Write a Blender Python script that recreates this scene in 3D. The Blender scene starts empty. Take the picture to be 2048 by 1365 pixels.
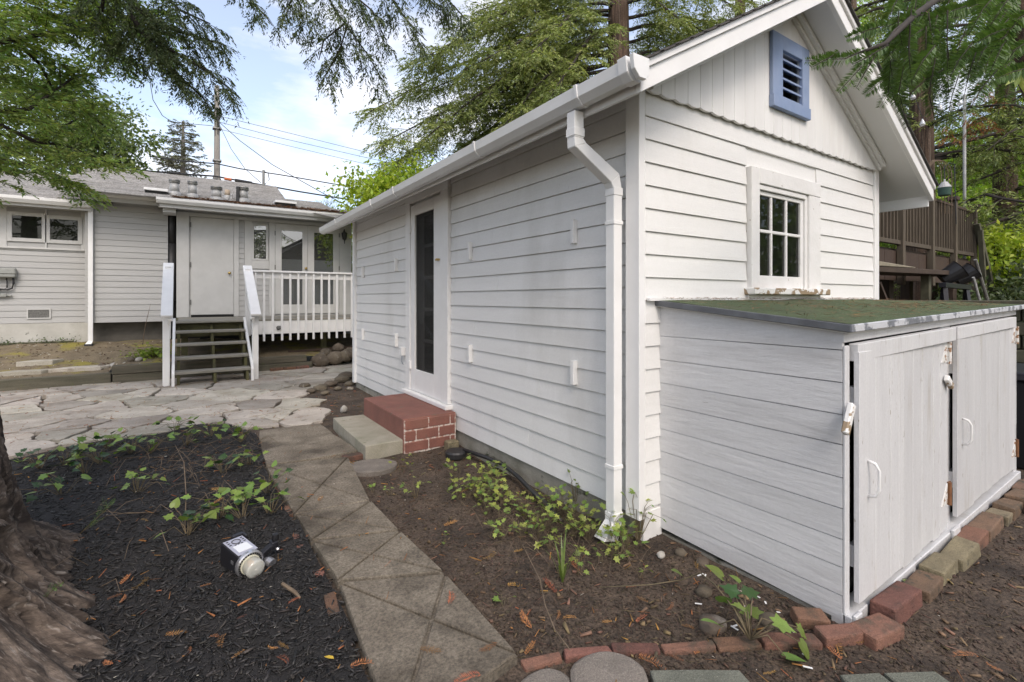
import bpy, bmesh, math, random
import numpy as np
from mathutils import Vector, Matrix, noise
R = math.radians
rnd = random.Random(7)
scene = bpy.context.scene
COL = scene.collection

# ------------------------------------------------------------------ camera, sky, sun, exposure
CAM = (-2.132, -1.868, 1.35)
FPX, HX, HY = 979.0, 1024.0, 598.0           # focal length and horizon in photo pixels
FW, RT = (.5585, .8295), (.8295, -.5585)
cd = bpy.data.cameras.new('camera'); cam = bpy.data.objects.new('camera', cd); COL.objects.link(cam)
cam.location = CAM; cam.rotation_euler = (R(90), 0, -math.atan2(FW[0], FW[1]))
cd.sensor_width = 36; cd.lens = FPX / 2048 * 36; cd.shift_y = -(682.5 - HY) / 2048
cd.clip_start = .05; cd.clip_end = 2000
scene.camera = cam

SUN_EL, SUN_AZ = R(45), R(197)               # azimuth clockwise from +Y
w = bpy.data.worlds.new('World'); scene.world = w; w.use_nodes = True
nt = w.node_tree; N = nt.nodes; L = nt.links; N.clear()
def nd(t, **k):
    n = N.new(t)
    for a, b in k.items(): setattr(n, a, b)
    return n
sky = nd('ShaderNodeTexSky', sky_type='NISHITA', sun_disc=False, sun_elevation=SUN_EL, sun_rotation=SUN_AZ)
sky.air_density = 1.0; sky.dust_density = 2.0; sky.ozone_density = 3.0
bg = nd('ShaderNodeBackground'); bg.inputs[1].default_value = .15
tc = nd('ShaderNodeTexCoord'); mp = nd('ShaderNodeMapping'); mp.inputs['Scale'].default_value = (1, 1, 3.0)
L.new(tc.outputs['Generated'], mp.inputs[0])
nz = nd('ShaderNodeTexNoise'); nz.inputs['Scale'].default_value = 2.6; nz.inputs['Detail'].default_value = 7; nz.inputs['Roughness'].default_value = .55
L.new(mp.outputs[0], nz.inputs[0])
cr = nd('ShaderNodeValToRGB'); cr.color_ramp.elements[0].position = .45; cr.color_ramp.elements[1].position = .70
cr.color_ramp.elements[0].color = (.20, .20, .20, 1); cr.color_ramp.elements[1].color = (.95, .95, .95, 1)
L.new(nz.outputs[0], cr.inputs[0])
mx = nd('ShaderNodeMix', data_type='RGBA'); mx.inputs['B'].default_value = (4.4, 4.5, 4.8, 1)
L.new(cr.outputs[0], mx.inputs['Factor']); L.new(sky.outputs[0], mx.inputs['A'])
L.new(mx.outputs['Result'], bg.inputs[0])
wo = nd('ShaderNodeOutputWorld'); L.new(bg.outputs[0], wo.inputs[0])

sd = bpy.data.lights.new('sun', 'SUN'); sd.energy = 0.78; sd.angle = R(24); sd.color = (1, .975, .945)
so = bpy.data.objects.new('sun', sd); COL.objects.link(so)
sv = Vector((math.sin(SUN_AZ) * math.cos(SUN_EL), math.cos(SUN_AZ) * math.cos(SUN_EL), math.sin(SUN_EL)))
so.rotation_euler = sv.to_track_quat('Z', 'Y').to_euler(); so.location = (0, -6, 12)

scene.view_settings.view_transform = 'Standard'; scene.view_settings.look = 'None'
scene.view_settings.exposure = 1.1; scene.view_settings.gamma = 1
scene.view_settings.use_white_balance = True; scene.view_settings.white_balance_temperature = 7150; scene.view_settings.white_balance_tint = 12
scene.render.engine = 'CYCLES'
cy = scene.cycles; cy.use_denoising = True; cy.max_bounces = 6; cy.diffuse_bounces = 3; cy.glossy_bounces = 3
cy.transparent_max_bounces = 8; cy.transmission_bounces = 4; cy.caustics_reflective = False; cy.caustics_refractive = False

# ------------------------------------------------------------------ measuring helpers (photo pixel -> place)
def ray(px, py):
    k = (px - HX) / FPX
    return Vector((FW[0] + k * RT[0], FW[1] + k * RT[1], (HY - py) / FPX))
def at(px, py, d): return Vector(CAM) + ray(px, py) * d
def G(px, py, z=0.0):
    r = ray(px, py); return Vector(CAM) + r * ((z - CAM[2]) / r[2])
def onx(px, py, x):
    r = ray(px, py); return Vector(CAM) + r * ((x - CAM[0]) / r[0])
def ony(px, py, y):
    r = ray(px, py); return Vector(CAM) + r * ((y - CAM[1]) / r[1])

# ------------------------------------------------------------------ materials
def M(name, col, col2=None, rough=.7, scale=6, detail=4, lo=.35, hi=.65, bump=0, bscale=60, stretch=None, rand=0,
      spot=None, spot_scale=20, spot_lo=.6, spot_hi=.66, metal=0, spec=.5, island=0, trans=0, coord='pos', bdetail=4, spot_stretch=None, fine=0, fscale=170, stain=None, stain_scale=1.3, stain_lo=.5, stain_hi=.72, stain_stretch=None):
    m = bpy.data.materials.new(name); m.use_nodes = True
    nt = m.node_tree; N = nt.nodes; L = nt.links
    b = N['Principled BSDF']; b.inputs['Roughness'].default_value = rough; b.inputs['Metallic'].default_value = metal
    b.inputs['Specular IOR Level'].default_value = spec
    if coord == 'pos':
        g = N.new('ShaderNodeNewGeometry'); P = g.outputs['Position']
    else:
        g = N.new('ShaderNodeTexCoord'); P = g.outputs['UV' if coord == 'uv' else 'Object']
    def noisy(sc, de, st=None, ro=.6):
        src = P
        if st:
            q = N.new('ShaderNodeMapping'); q.inputs['Scale'].default_value = st; L.new(P, q.inputs[0]); src = q.outputs[0]
        n = N.new('ShaderNodeTexNoise'); n.inputs['Scale'].default_value = sc; n.inputs['Detail'].default_value = de
        n.inputs['Roughness'].default_value = ro; L.new(src, n.inputs[0]); return n.outputs[0]
    def ramp(f, a, c, c0=(0, 0, 0, 1), c1=(1, 1, 1, 1)):
        r = N.new('ShaderNodeValToRGB'); r.color_ramp.elements[0].position = a; r.color_ramp.elements[1].position = c
        r.color_ramp.elements[0].color = c0; r.color_ramp.elements[1].color = c1; L.new(f, r.inputs[0]); return r.outputs[0]
    def mix(f, a, c, mode='MIX'):
        x = N.new('ShaderNodeMix'); x.data_type = 'RGBA'; x.blend_type = mode
        for s, v in (('Factor', f), ('A', a), ('B', c)):
            if hasattr(v, 'is_linked'): L.new(v, x.inputs[s])
            else: x.inputs[s].default_value = v
        return x.outputs['Result']
    c = (*col, 1)
    out = c
    if col2: out = ramp(noisy(scale, detail, stretch), lo, hi, c, (*col2, 1))
    if spot: out = mix(ramp(noisy(spot_scale, 5, spot_stretch), spot_lo, spot_hi), out, (*spot, 1))
    if stain: out = mix(ramp(noisy(stain_scale, 6, stain_stretch), stain_lo, stain_hi), out, (*stain, 1))
    if fine:
        a_, b_ = 1 - fine, 1 + fine
        out = mix(1.0, out, ramp(noisy(fscale, 3, None, .75), .34, .66, (a_, a_, a_, 1), (b_, b_, b_, 1)), 'MULTIPLY')
    if rand or island:
        if island: src = g.outputs['Random Per Island'] if coord == 'pos' else None
        else: src = N.new('ShaderNodeObjectInfo').outputs['Random']
        amt = rand or island
        h = N.new('ShaderNodeHueSaturation')
        mr = N.new('ShaderNodeMapRange'); mr.inputs[3].default_value = 1 - amt; mr.inputs[4].default_value = 1 + amt
        L.new(src, mr.inputs[0]); L.new(mr.outputs[0], h.inputs['Value'])
        mh = N.new('ShaderNodeMapRange'); mh.inputs[3].default_value = .5 - amt * .06; mh.inputs[4].default_value = .5 + amt * .06
        wn = N.new('ShaderNodeMath'); wn.operation = 'FRACT'; w2 = N.new('ShaderNodeMath'); w2.operation = 'MULTIPLY'; w2.inputs[1].default_value = 17.31
        L.new(src, w2.inputs[0]); L.new(w2.outputs[0], wn.inputs[0]); L.new(wn.outputs[0], mh.inputs[0]); L.new(mh.outputs[0], h.inputs['Hue'])
        if hasattr(out, 'is_linked'): L.new(out, h.inputs['Color'])
        else: h.inputs['Color'].default_value = out
        out = h.outputs[0]
    if hasattr(out, 'is_linked'): L.new(out, b.inputs['Base Color'])
    else: b.inputs['Base Color'].default_value = out
    if bump:
        bn = N.new('ShaderNodeBump'); bn.inputs['Strength'].default_value = bump; bn.inputs['Distance'].default_value = .01
        L.new(noisy(bscale, bdetail, stretch, .65), bn.inputs['Height']); L.new(bn.outputs[0], b.inputs['Normal'])
    if trans:
        t = N.new('ShaderNodeBsdfTranslucent'); ms = N.new('ShaderNodeMixShader'); ms.inputs[0].default_value = trans
        if hasattr(out, 'is_linked'):
            L.new(mix(1.0, out, (1.25, 1.35, .7, 1), 'MULTIPLY'), t.inputs[0])
        else: t.inputs[0].default_value = out
        L.new(b.outputs[0], ms.inputs[1]); L.new(t.outputs[0], ms.inputs[2])
        L.new(ms.outputs[0], N['Material Output'].inputs[0])
    return m

def glassy(name, tint, gloss=.25, see=.3):
    m = bpy.data.materials.new(name); m.use_nodes = True
    N = m.node_tree.nodes; L = m.node_tree.links; N.remove(N['Principled BSDF'])
    d = N.new('ShaderNodeBsdfDiffuse'); d.inputs[0].default_value = (*tint, 1)
    t = N.new('ShaderNodeBsdfTransparent'); g = N.new('ShaderNodeBsdfGlossy'); g.inputs['Roughness'].default_value = .015
    a = N.new('ShaderNodeMixShader'); a.inputs[0].default_value = see
    L.new(d.outputs[0], a.inputs[1]); L.new(t.outputs[0], a.inputs[2])
    b = N.new('ShaderNodeMixShader'); b.inputs[0].default_value = gloss
    L.new(a.outputs[0], b.inputs[1]); L.new(g.outputs[0], b.inputs[2]); L.new(b.outputs[0], N['Material Output'].inputs[0])
    return m

MT = {}
MT['white_x'] = M('white_paint_gable', (.80, .795, .775), (.74, .735, .715), .55, 2.2, 5, .3, .7, .16, 40, (.35, 1, 5), rand=.02, spot=(.50, .48, .44), spot_scale=26, spot_lo=.745, spot_hi=.76, fine=.025, fscale=60, stain=(.66, .65, .61), stain_scale=1.6, stain_lo=.55, stain_hi=.85, stain_stretch=(1, 1, .35))
MT['white_y'] = M('white_paint_side', (.78, .775, .76), (.72, .715, .70), .5, 2.0, 5, .3, .7, .16, 40, (1, .35, 5), rand=.02, spot=(.5, .48, .45), spot_scale=22, spot_lo=.76, spot_hi=.775, fine=.025, fscale=60, stain=(.60, .59, .56), stain_scale=1.6, stain_lo=.52, stain_hi=.80, stain_stretch=(1, 1, .35))
MT['white'] = M('white_trim_paint', (.82, .815, .80), (.77, .765, .75), .5, 5, 4, bump=.08, bscale=50, rand=.015, spot=(.48, .44, .38), spot_scale=34, spot_lo=.74, spot_hi=.755)
MT['white_v'] = M('white_paint_boards', (.79, .785, .765), (.74, .73, .71), .55, 3, 5, bump=.12, bscale=40, stretch=(4, 4, .4), rand=.02)
MT['house'] = M('grey_white_house_paint', (.43, .43, .42), (.385, .385, .375), .6, 2.2, 5, .3, .7, .12, 40, (.35, 1, 5), rand=.02, spot=(.36, .35, .32), spot_scale=9, spot_lo=.70, spot_hi=.76)
MT['house_t'] = M('grey_white_house_trim', (.55, .55, .535), (.50, .50, .485), .55, 4, 4, bump=.06, bscale=50, rand=.015)
MT['pvc'] = M('white_gutter_plastic', (.82, .82, .81), (.77, .77, .755), .35, 4, 3)
MT['soffit'] = M('white_soffit_paint', (.78, .775, .765), (.73, .725, .71), .6, 1.5, 4, bump=.05, bscale=30)
MT['boxside'] = M('weathered_grey_white_paint', (.645, .645, .645), (.60, .60, .60), .40, 3, 6, .3, .7, .55, 10, (1, .4, 2.4), rand=.045, spot=(.20, .19, .175), spot_scale=15, spot_lo=.735, spot_hi=.75, spot_stretch=(1, .3, 4), bdetail=8, fine=.03, fscale=60, stain=(.52, .515, .51), stain_scale=2.0, stain_lo=.5, stain_hi=.72, stain_stretch=(1, .5, 2.2))
MT['boxfront'] = M('peeling_white_paint', (.61, .61, .612), (.56, .56, .565), .5, 3, 5, bump=.3, bscale=16, stretch=(4, 2, .5), rand=.06, spot=(.30, .27, .23), spot_scale=22, spot_lo=.68, spot_hi=.70, spot_stretch=(3, 1, .45), fine=.05, fscale=90, stain=(.47, .45, .42), stain_scale=3.4, stain_lo=.58, stain_hi=.74, stain_stretch=(3, 1, .5))
MT['peel'] = M('badly_peeled_white_paint', (.80, .79, .77), (.74, .73, .7), .6, 6, 5, bump=.4, bscale=30, spot=(.30, .22, .14), spot_scale=13, spot_lo=.50, spot_hi=.52, spot_stretch=(1, 1, 1.3))
MT['peel2'] = M('chipped_white_paint', (.80, .79, .775), (.74, .73, .71), .6, 6, 5, bump=.25, bscale=30, spot=(.36, .31, .25), spot_scale=26, spot_lo=.69, spot_hi=.70, spot_stretch=(1.5, 1.5, .8))
MT['blue'] = M('blue_paint', (.20, .275, .43), (.24, .31, .46), .55, 7, 5, bump=.08, bscale=50)
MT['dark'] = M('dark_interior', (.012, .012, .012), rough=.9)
MT['room'] = M('dim_interior_plaster', (.10, .095, .09), rough=.9)
MT['conc'] = M('weathered_foundation_concrete', (.36, .34, .29), (.20, .19, .15), .9, 4, 6, .35, .7, .6, 30, spot=(.05, .055, .03), spot_scale=7, spot_lo=.60, spot_hi=.70, spot_stretch=(1, 1, 2), fine=.2)
MT['conc_h'] = M('painted_house_foundation', (.52, .51, .47), (.42, .41, .37), .9, 3, 6, bump=.4, bscale=30, spot=(.07, .08, .05), spot_scale=5, spot_lo=.66, spot_hi=.72)
MT['conc_d'] = M('dark_concrete', (.12, .11, .095), (.07, .065, .055), .9, 3, 6, bump=.4, bscale=30)  # darker concrete tone for the recessed house foundation
MT['slab'] = M('mossy_path_concrete', (.235, .203, .156), (.13, .108, .08), .92, 3.2, 8, .35, .68, .6, 90, rand=.07, spot=(.24, .215, .175), spot_scale=120, spot_lo=.64, spot_hi=.70, fine=.42, fscale=85, stain=(.070, .057, .041), stain_scale=2.8, stain_lo=.48, stain_hi=.66)
MT['pad'] = M('pale_step_concrete', (.36, .33, .27), (.25, .24, .18), .92, 5, 7, .35, .7, .6, 80, spot=(.12, .12, .05), spot_scale=9, spot_lo=.62, spot_hi=.72, fine=.2, fscale=160)
MT['stone_round'] = M('aggregate_stepping_stone', (.235, .205, .175), (.16, .14, .12), .95, 8, 6, bump=.9, bscale=130, rand=.08, spot=(.34, .31, .27), spot_scale=160, spot_lo=.62, spot_hi=.68, fine=.3, fscale=220)
MT['paver'] = M('green_grey_paver', (.175, .18, .145), (.12, .125, .10), .95, 8, 6, bump=.8, bscale=130, rand=.08, spot=(.27, .27, .22), spot_scale=150, spot_lo=.62, spot_hi=.68, fine=.3, fscale=220)
MT['flag'] = M('grey_flagstone', (.47, .43, .37), (.31, .28, .235), .85, 3.0, 8, .32, .68, .6, 35, rand=.28, spot=(.17, .15, .12), spot_scale=7, spot_lo=.60, spot_hi=.72, fine=.16, fscale=90, stain=(.26, .215, .165), stain_scale=2.2, stain_lo=.5, stain_hi=.75)
MT['brick'] = M('red_edging_brick', (.21, .10, .070), (.13, .065, .048), .9, 9, 6, .35, .65, .8, 70, rand=.3, spot=(.085, .062, .045), spot_scale=9, spot_lo=.50, spot_hi=.66, fine=.25, fscale=200)
MT['brick_tan'] = M('tan_mossy_brick', (.27, .222, .14), (.18, .148, .095), .9, 9, 6, .35, .65, .8, 70, rand=.12, spot=(.10, .09, .06), spot_scale=12, spot_lo=.58, spot_hi=.68, fine=.25, fscale=200)
MT['brick_br'] = M('brown_brick', (.19, .115, .075), (.12, .08, .055), .9, 9, 6, .35, .65, .8, 70, rand=.15, spot=(.06, .055, .04), spot_scale=12, spot_lo=.56, spot_hi=.68, fine=.25, fscale=200)
MT['redpaint'] = M('worn_red_painted_step', (.235, .095, .072), (.17, .07, .055), .75, 6, 7, .35, .7, .35, 50, spot=(.13, .11, .08), spot_scale=11, spot_lo=.64, spot_hi=.72, fine=.14, fscale=150, stain=(.20, .10, .075), stain_scale=4, stain_lo=.5, stain_hi=.7)
MT['mortar'] = M('white_crumbling_mortar', (.60, .55, .50), (.34, .17, .13), .9, 40, 4, .42, .60)
MT['soil'] = M('damp_brown_soil', (.098, .070, .050), (.046, .033, .024), .95, 5, 8, .35, .68, 1.0, 45, spot=(.15, .105, .07), spot_scale=26, spot_lo=.60, spot_hi=.75, bdetail=8, fine=.65, fscale=75, stain=(.028, .020, .015), stain_scale=3, stain_lo=.5, stain_hi=.7)
MT['soilfar'] = M('dry_leafy_soil', (.10, .075, .05), (.06, .05, .03), .95, 3, 6, bump=.8, bscale=20)
MT['moss'] = M('mossy_bank_soil', (.21, .165, .105), (.14, .11, .07), .95, 4, 7, .35, .65, .8, 35, spot=(.24, .205, .045), spot_scale=1.9, spot_lo=.52, spot_hi=.62, fine=.35, fscale=60)
MT['chip'] = M('black_bark_chip', (.011, .0105, .0105), (.034, .031, .029), .5, 20, 2, island=.85, spec=.45)
MT['mulch'] = M('black_mulch', (.012, .011, .011), (.022, .02, .019), .9, 30, 6, bump=1, bscale=70, fine=.5)
MT['bark'] = M('fibrous_redwood_bark', (.15, .115, .090), (.045, .033, .026), 1, 1, 8, .40, .60, 1.0, 1, (34, 6, 1), spot=(.24, .205, .175), spot_scale=1, spot_lo=.56, spot_hi=.68, spot_stretch=(80, 14, 1), bdetail=10, coord='uv', fine=.35, fscale=40, stain=(.035, .026, .021), stain_scale=1, stain_lo=.54, stain_hi=.64, stain_stretch=(18, 4, 1))
MT['bark2'] = M('dark_redwood_bark', (.12, .075, .052), (.04, .026, .019), .95, 9, 8, .40, .60, 1.0, 16, (3, 3, .12), fine=.3, fscale=30, stain=(.16, .12, .095), stain_scale=5, stain_lo=.55, stain_hi=.65, stain_stretch=(3, 3, .15))
MT['branch'] = M('dark_branch_bark', (.05, .04, .032), (.03, .024, .02), .95, 8, 4)
MT['twig'] = M('dry_twig', (.19, .14, .095), (.11, .08, .055), .9, 12, 3)
MT['stem'] = M('vine_stem', (.16, .12, .07), (.10, .085, .05), .8, 12, 3)
MT['timber'] = M('mossy_grey_timber', (.13, .115, .085), (.075, .07, .048), .9, 5, 7, .35, .65, .6, 26, (.35, 2, 4), rand=.12, spot=(.11, .12, .04), spot_scale=5, spot_lo=.62, spot_hi=.75, fine=.2)
MT['tread'] = M('weathered_stair_board', (.31, .29, .25), (.21, .20, .165), .85, 5, 6, bump=.4, bscale=30, stretch=(.4, 4, 4), rand=.08)
MT['stringer'] = M('mossy_green_stringer', (.12, .115, .05), (.075, .07, .04), .9, 6, 6, bump=.5, bscale=30)
MT['brown'] = M('brown_stained_wood', (.062, .039, .026), (.045, .028, .019), .75, 5, 5, bump=.25, bscale=30, stretch=(4, 4, .5), rand=.12)
MT['browng'] = M('greyed_brown_post', (.105, .083, .058), (.07, .055, .038), .8, 5, 5, bump=.25, bscale=30, stretch=(4, 4, .5), rand=.08)
MT['gplank'] = M('green_grey_old_wood', (.12, .115, .075), (.08, .075, .05), .85, 5, 5, bump=.3, bscale=30)
MT['shingle'] = M('grey_asphalt_shingle', (.30, .29, .28), (.22, .215, .205), .95, 30, 4, bump=.5, bscale=120, island=.16, fine=.25, fscale=40)
MT['shingle_d'] = M('dark_roof_shingle', (.09, .085, .08), (.06, .056, .052), .95, 30, 4, bump=.5, bscale=90)
MT['needles'] = M('fallen_brown_needles', (.30, .155, .07), (.18, .10, .055), .95, 20, 4, island=.3)
MT['rollroof'] = M('green_roll_roofing', (.10, .14, .062), (.06, .085, .038), .97, 5, 7, .3, .7, .9, 160, spot=(.15, .15, .08), spot_scale=120, spot_lo=.60, spot_hi=.68, fine=.5, fscale=110, stain=(.13, .115, .075), stain_scale=4, stain_lo=.56, stain_hi=.68)
MT['flash'] = M('dull_metal_flashing', (.19, .20, .215), (.13, .135, .145), .5, 9, 5, bump=.2, bscale=30, metal=.5)
MT['flash_p'] = M('peeling_metal_flashing', (.24, .25, .28), (.17, .18, .20), .5, 9, 5, bump=.3, bscale=30, spot=(.60, .61, .64), spot_scale=7, spot_lo=.46, spot_hi=.50, metal=.2)
MT['rust'] = M('rust', (.22, .10, .045), (.14, .06, .03), .9, 20, 5)
MT['hinge'] = M('painted_rusty_hinge', (.72, .71, .68), (.66, .65, .62), .6, 20, 4, spot=(.27, .14, .065), spot_scale=34, spot_lo=.52, spot_hi=.58)
MT['galv'] = M('galvanised_metal', (.42, .42, .41), (.33, .33, .32), .55, 8, 4, metal=.2)
MT['galv_d'] = M('dull_vent_cap', (.30, .295, .28), (.22, .215, .20), .5, 8, 4, metal=.6)
MT['brass'] = M('brass', (.55, .40, .16), rough=.35, metal=.9)
MT['black'] = M('black_plastic', (.014, .014, .016), rough=.45)
MT['blackp'] = M('black_pipe', (.022, .022, .024), (.03, .03, .03), .5, 8, 3)
MT['gun'] = M('dark_anodised_metal', (.022, .022, .027), rough=.4, metal=.2)
MT['silver'] = M('brushed_silver', (.62, .62, .65), rough=.3, metal=.85)
MT['screenw'] = M('pale_display', (.74, .76, .77), rough=.25)
MT['panel'] = M('silver_label_panel', (.46, .46, .52), rough=.35, metal=.3)
MT['cream'] = M('cream_flash_tube_base', (.62, .60, .47), rough=.4)
MT['amber'] = M('amber_lamp', (.75, .36, .03), rough=.3)
MT['meter'] = M('grey_utility_enclosure', (.30, .31, .29), (.26, .27, .25), .5, 8, 3)
MT['mesh'] = M('grey_vent_mesh', (.17, .17, .16), (.10, .10, .095), .8, 60, 2)
MT['terra'] = M('buff_clay_pipe', (.45, .36, .27), (.36, .28, .2), .9, 10, 4)
MT['pole'] = M('weathered_utility_pole', (.27, .25, .225), (.20, .185, .165), .9, 6, 5, bump=.4, bscale=20, stretch=(4, 4, .3))
MT['wire'] = M('dark_cable', (.03, .03, .033), rough=.6)
MT['wirep'] = M('pale_cable', (.22, .24, .27), rough=.6)
MT['orange'] = M('orange_marker', (.50, .13, .04), rough=.5)
MT['rock'] = M('grey_brown_rock', (.165, .132, .098), (.085, .066, .048), .9, 7, 7, .35, .65, .7, 30, rand=.2, spot=(.26, .235, .2), spot_scale=12, spot_lo=.6, spot_hi=.7)
MT['pale'] = M('pale_stone', (.42, .40, .36), (.30, .28, .25), .9, 9, 6, bump=.5, bscale=40)
MT['white_chip'] = M('white_paint_flake', (.75, .75, .74), rough=.7)
MT['ivy'] = M('ivy_leaf', (.22, .32, .07), (.13, .22, .045), .42, 30, 4, rand=.35, trans=.25, coord='obj')
MT['ivy_d'] = M('dark_ivy_leaf', (.035, .085, .022), (.025, .06, .02), .38, 30, 4, rand=.3, trans=.15, coord='obj')
MT['weed'] = M('yellow_green_weed_leaf', (.33, .36, .09), (.20, .27, .055), .5, 30, 3, rand=.35, trans=.25, coord='obj')
MT['lime'] = M('lime_geranium_leaf', (.26, .34, .045), (.18, .26, .03), .5, 8, 3, island=.25, trans=.3)
MT['orangeleaf'] = M('fallen_orange_redwood_needle', (.42, .19, .06), (.30, .125, .045), .8, 20, 3, rand=.5, coord='obj')
MT['dryleaf'] = M('dry_brown_leaf', (.23, .135, .07), (.14, .085, .05), .85, 30, 3, island=.4)
MT['yellowleaf'] = M('yellow_leaf', (.62, .42, .05), rough=.6)
MT['nearneedle'] = M('fresh_green_needle', (.11, .185, .055), (.075, .135, .04), .5, 12, 3, .35, .65, island=.22, trans=.3)
MT['lf_left'] = M('green_overhanging_foliage', (.19, .27, .085), (.31, .39, .115), .4, 1.6, 4, .4, .62, island=.65, trans=.42)
MT['lf_dark'] = M('dark_redwood_foliage', (.085, .12, .055), (.115, .15, .06), .5, 2, 4, .4, .62, island=.4, trans=.25)
MT['lf_back'] = M('olive_redwood_foliage', (.20, .245, .085), (.30, .34, .11), .55, .6, 4, .4, .62, island=.4, trans=.3)
MT['lf_right'] = M('deep_green_conifer_foliage', (.145, .19, .06), (.25, .30, .08), .55, .5, 4, .4, .62, island=.4, trans=.3)
MT['lf_lime'] = M('lime_green_foliage', (.36, .44, .05), (.26, .36, .045), .5, .8, 4, island=.3, trans=.4)
MT['lf_bright'] = M('bright_background_foliage', (.30, .42, .06), (.19, .31, .05), .5, .5, 4, island=.4, trans=.45)
MT['lf_airy'] = M('pale_green_foliage', (.155, .205, .06), (.11, .16, .05), .5, .7, 4, island=.35, trans=.35)
MT['lf_far'] = M('far_conifer_foliage', (.17, .175, .12), (.13, .14, .09), .7, .3, 3, island=.3, trans=.2)
MT['lf_brown'] = M('dead_brown_foliage', (.30, .12, .035), (.20, .08, .03), .7, 3, 3, island=.3, trans=.2)
MT['glass'] = glassy('window_glass', (.012, .013, .012), .05, .5)
MT['glass_h'] = glassy('house_window_glass', (.07, .072, .068), .28, .05)
MT['glass_hd'] = glassy('dark_house_window_glass', (.016, .018, .015), .035, .1)
MT['screen'] = glassy('insect_screen', (.045, .045, .043), .02, .42)
MT['dome'] = glassy('clear_glass_dome', (.72, .72, .66), .12, .45)
MT['bulb'] = glassy('clear_bulb_glass', (.7, .7, .7), .3, .5)
MT['greenp'] = M('green_lantern_paint', (.085, .16, .13), (.06, .12, .10), .5, 10, 3)
MT['blanket'] = M('weathered_canvas', (.30, .26, .19), (.2, .18, .13), .9, 6, 4)

# ------------------------------------------------------------------ mesh helpers
ORG = {}
def tag(o, label=None, cat=None, group=None, kind=None):
    if label: o['label'] = label
    if cat: o['category'] = cat
    if group: o['group'] = group
    if kind: o['kind'] = kind
    return o
def link(o, parent=None):
    COL.objects.link(o)
    if parent: o.parent = parent
    return o
def thing(name, label, cat, loc=(0, 0, 0), group=None, kind=None):
    o = bpy.data.objects.new(name, None); o.location = loc; link(o); ORG[o.name] = Vector(loc); o.empty_display_size = .1
    return tag(o, label, cat, group, kind)
def org(o):
    v = Vector((0, 0, 0))
    while o: v = v + o.location; o = o.parent
    return v

class MB:
    def __init__(s): s.v = []; s.f = []; s.mi = []
    def add(s, vs, fs, mi=0):
        b = len(s.v); s.v += [tuple(p) for p in vs]; s.f += [tuple(b + i for i in f) for f in fs]; s.mi += [mi] * len(fs); return s
    def box(s, x0, x1, y0, y1, z0, z1, mi=0):
        return s.add([(x, y, z) for x in (x0, x1) for y in (y0, y1) for z in (z0, z1)],
                     [(0, 1, 3, 2), (4, 6, 7, 5), (0, 4, 5, 1), (2, 3, 7, 6), (0, 2, 6, 4), (1, 5, 7, 3)], mi)
    def hull(s, bottom, top, mi=0):
        n = len(bottom)
        return s.add(list(bottom) + list(top), [tuple(range(n - 1, -1, -1)), tuple(range(n, 2 * n))] +
                     [(i, (i + 1) % n, n + (i + 1) % n, n + i) for i in range(n)], mi)
    def prism(s, poly, axis, a, b, mi=0):
        def p(u, v, t): return (t, u, v) if axis == 'x' else (u, t, v) if axis == 'y' else (u, v, t)
        return s.hull([p(u, v, a) for u, v in poly], [p(u, v, b) for u, v in poly], mi)
    def bar(s, a, b, w, h, up=(0, 0, 1), mi=0):
        a = Vector(a); b = Vector(b); d = (b - a).normalized(); x = d.cross(Vector(up)).normalized(); u = x.cross(d)
        q = [x * w / 2 + u * h / 2, -x * w / 2 + u * h / 2, -x * w / 2 - u * h / 2, x * w / 2 - u * h / 2]
        return s.hull([a + i for i in q], [b + i for i in q], mi)
    def tube(s, pts, rad, n=6, mi=0):
        pts = [Vector(p) for p in pts]; b = len(s.v); m = len(pts)
        rs = rad if isinstance(rad, (list, tuple)) else [rad] * m
        ref = Vector((.31, .17, .93))
        for i, p in enumerate(pts):
            d = (pts[min(i + 1, m - 1)] - pts[max(i - 1, 0)])
            d = d.normalized() if d.length > 1e-9 else Vector((0, 0, 1))
            x = d.cross(ref if abs(d.dot(ref)) < .95 else Vector((1, 0, 0))).normalized(); y = d.cross(x)
            for k in range(n):
                a = 2 * math.pi * k / n; s.v.append(tuple(p + (x * math.cos(a) + y * math.sin(a)) * rs[i]))
        for i in range(m - 1):
            for k in range(n):
                s.f.append((b + i * n + k, b + i * n + (k + 1) % n, b + (i + 1) * n + (k + 1) % n, b + (i + 1) * n + k)); s.mi.append(mi)
        s.f.append(tuple(b + k for k in range(n - 1, -1, -1))); s.mi.append(mi)
        s.f.append(tuple(b + (m - 1) * n + k for k in range(n))); s.mi.append(mi)
        return s
    def build(s, name, mat, parent=None, bevel=0, smooth=False, seg=1):
        o0 = org(parent) if parent else Vector((0, 0, 0))
        me = bpy.data.meshes.new(name)
        me.from_pydata([(p[0] - o0.x, p[1] - o0.y, p[2] - o0.z) for p in s.v], [], s.f)
        mats = mat if isinstance(mat, (list, tuple)) else [mat]
        for m in mats: me.materials.append(MT[m])
        if len(mats) > 1: me.polygons.foreach_set('material_index', s.mi)
        bm = bmesh.new(); bm.from_mesh(me)
        bmesh.ops.recalc_face_normals(bm, faces=bm.faces)
        if bevel: bmesh.ops.bevel(bm, geom=list(bm.edges), offset=bevel, segments=seg, profile=.6, affect='EDGES', clamp_overlap=True)
        bm.to_mesh(me); bm.free()
        if smooth: me.polygons.foreach_set('use_smooth', [True] * len(me.polygons))
        me.update()
        return link(bpy.data.objects.new(name, me), parent)

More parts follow.
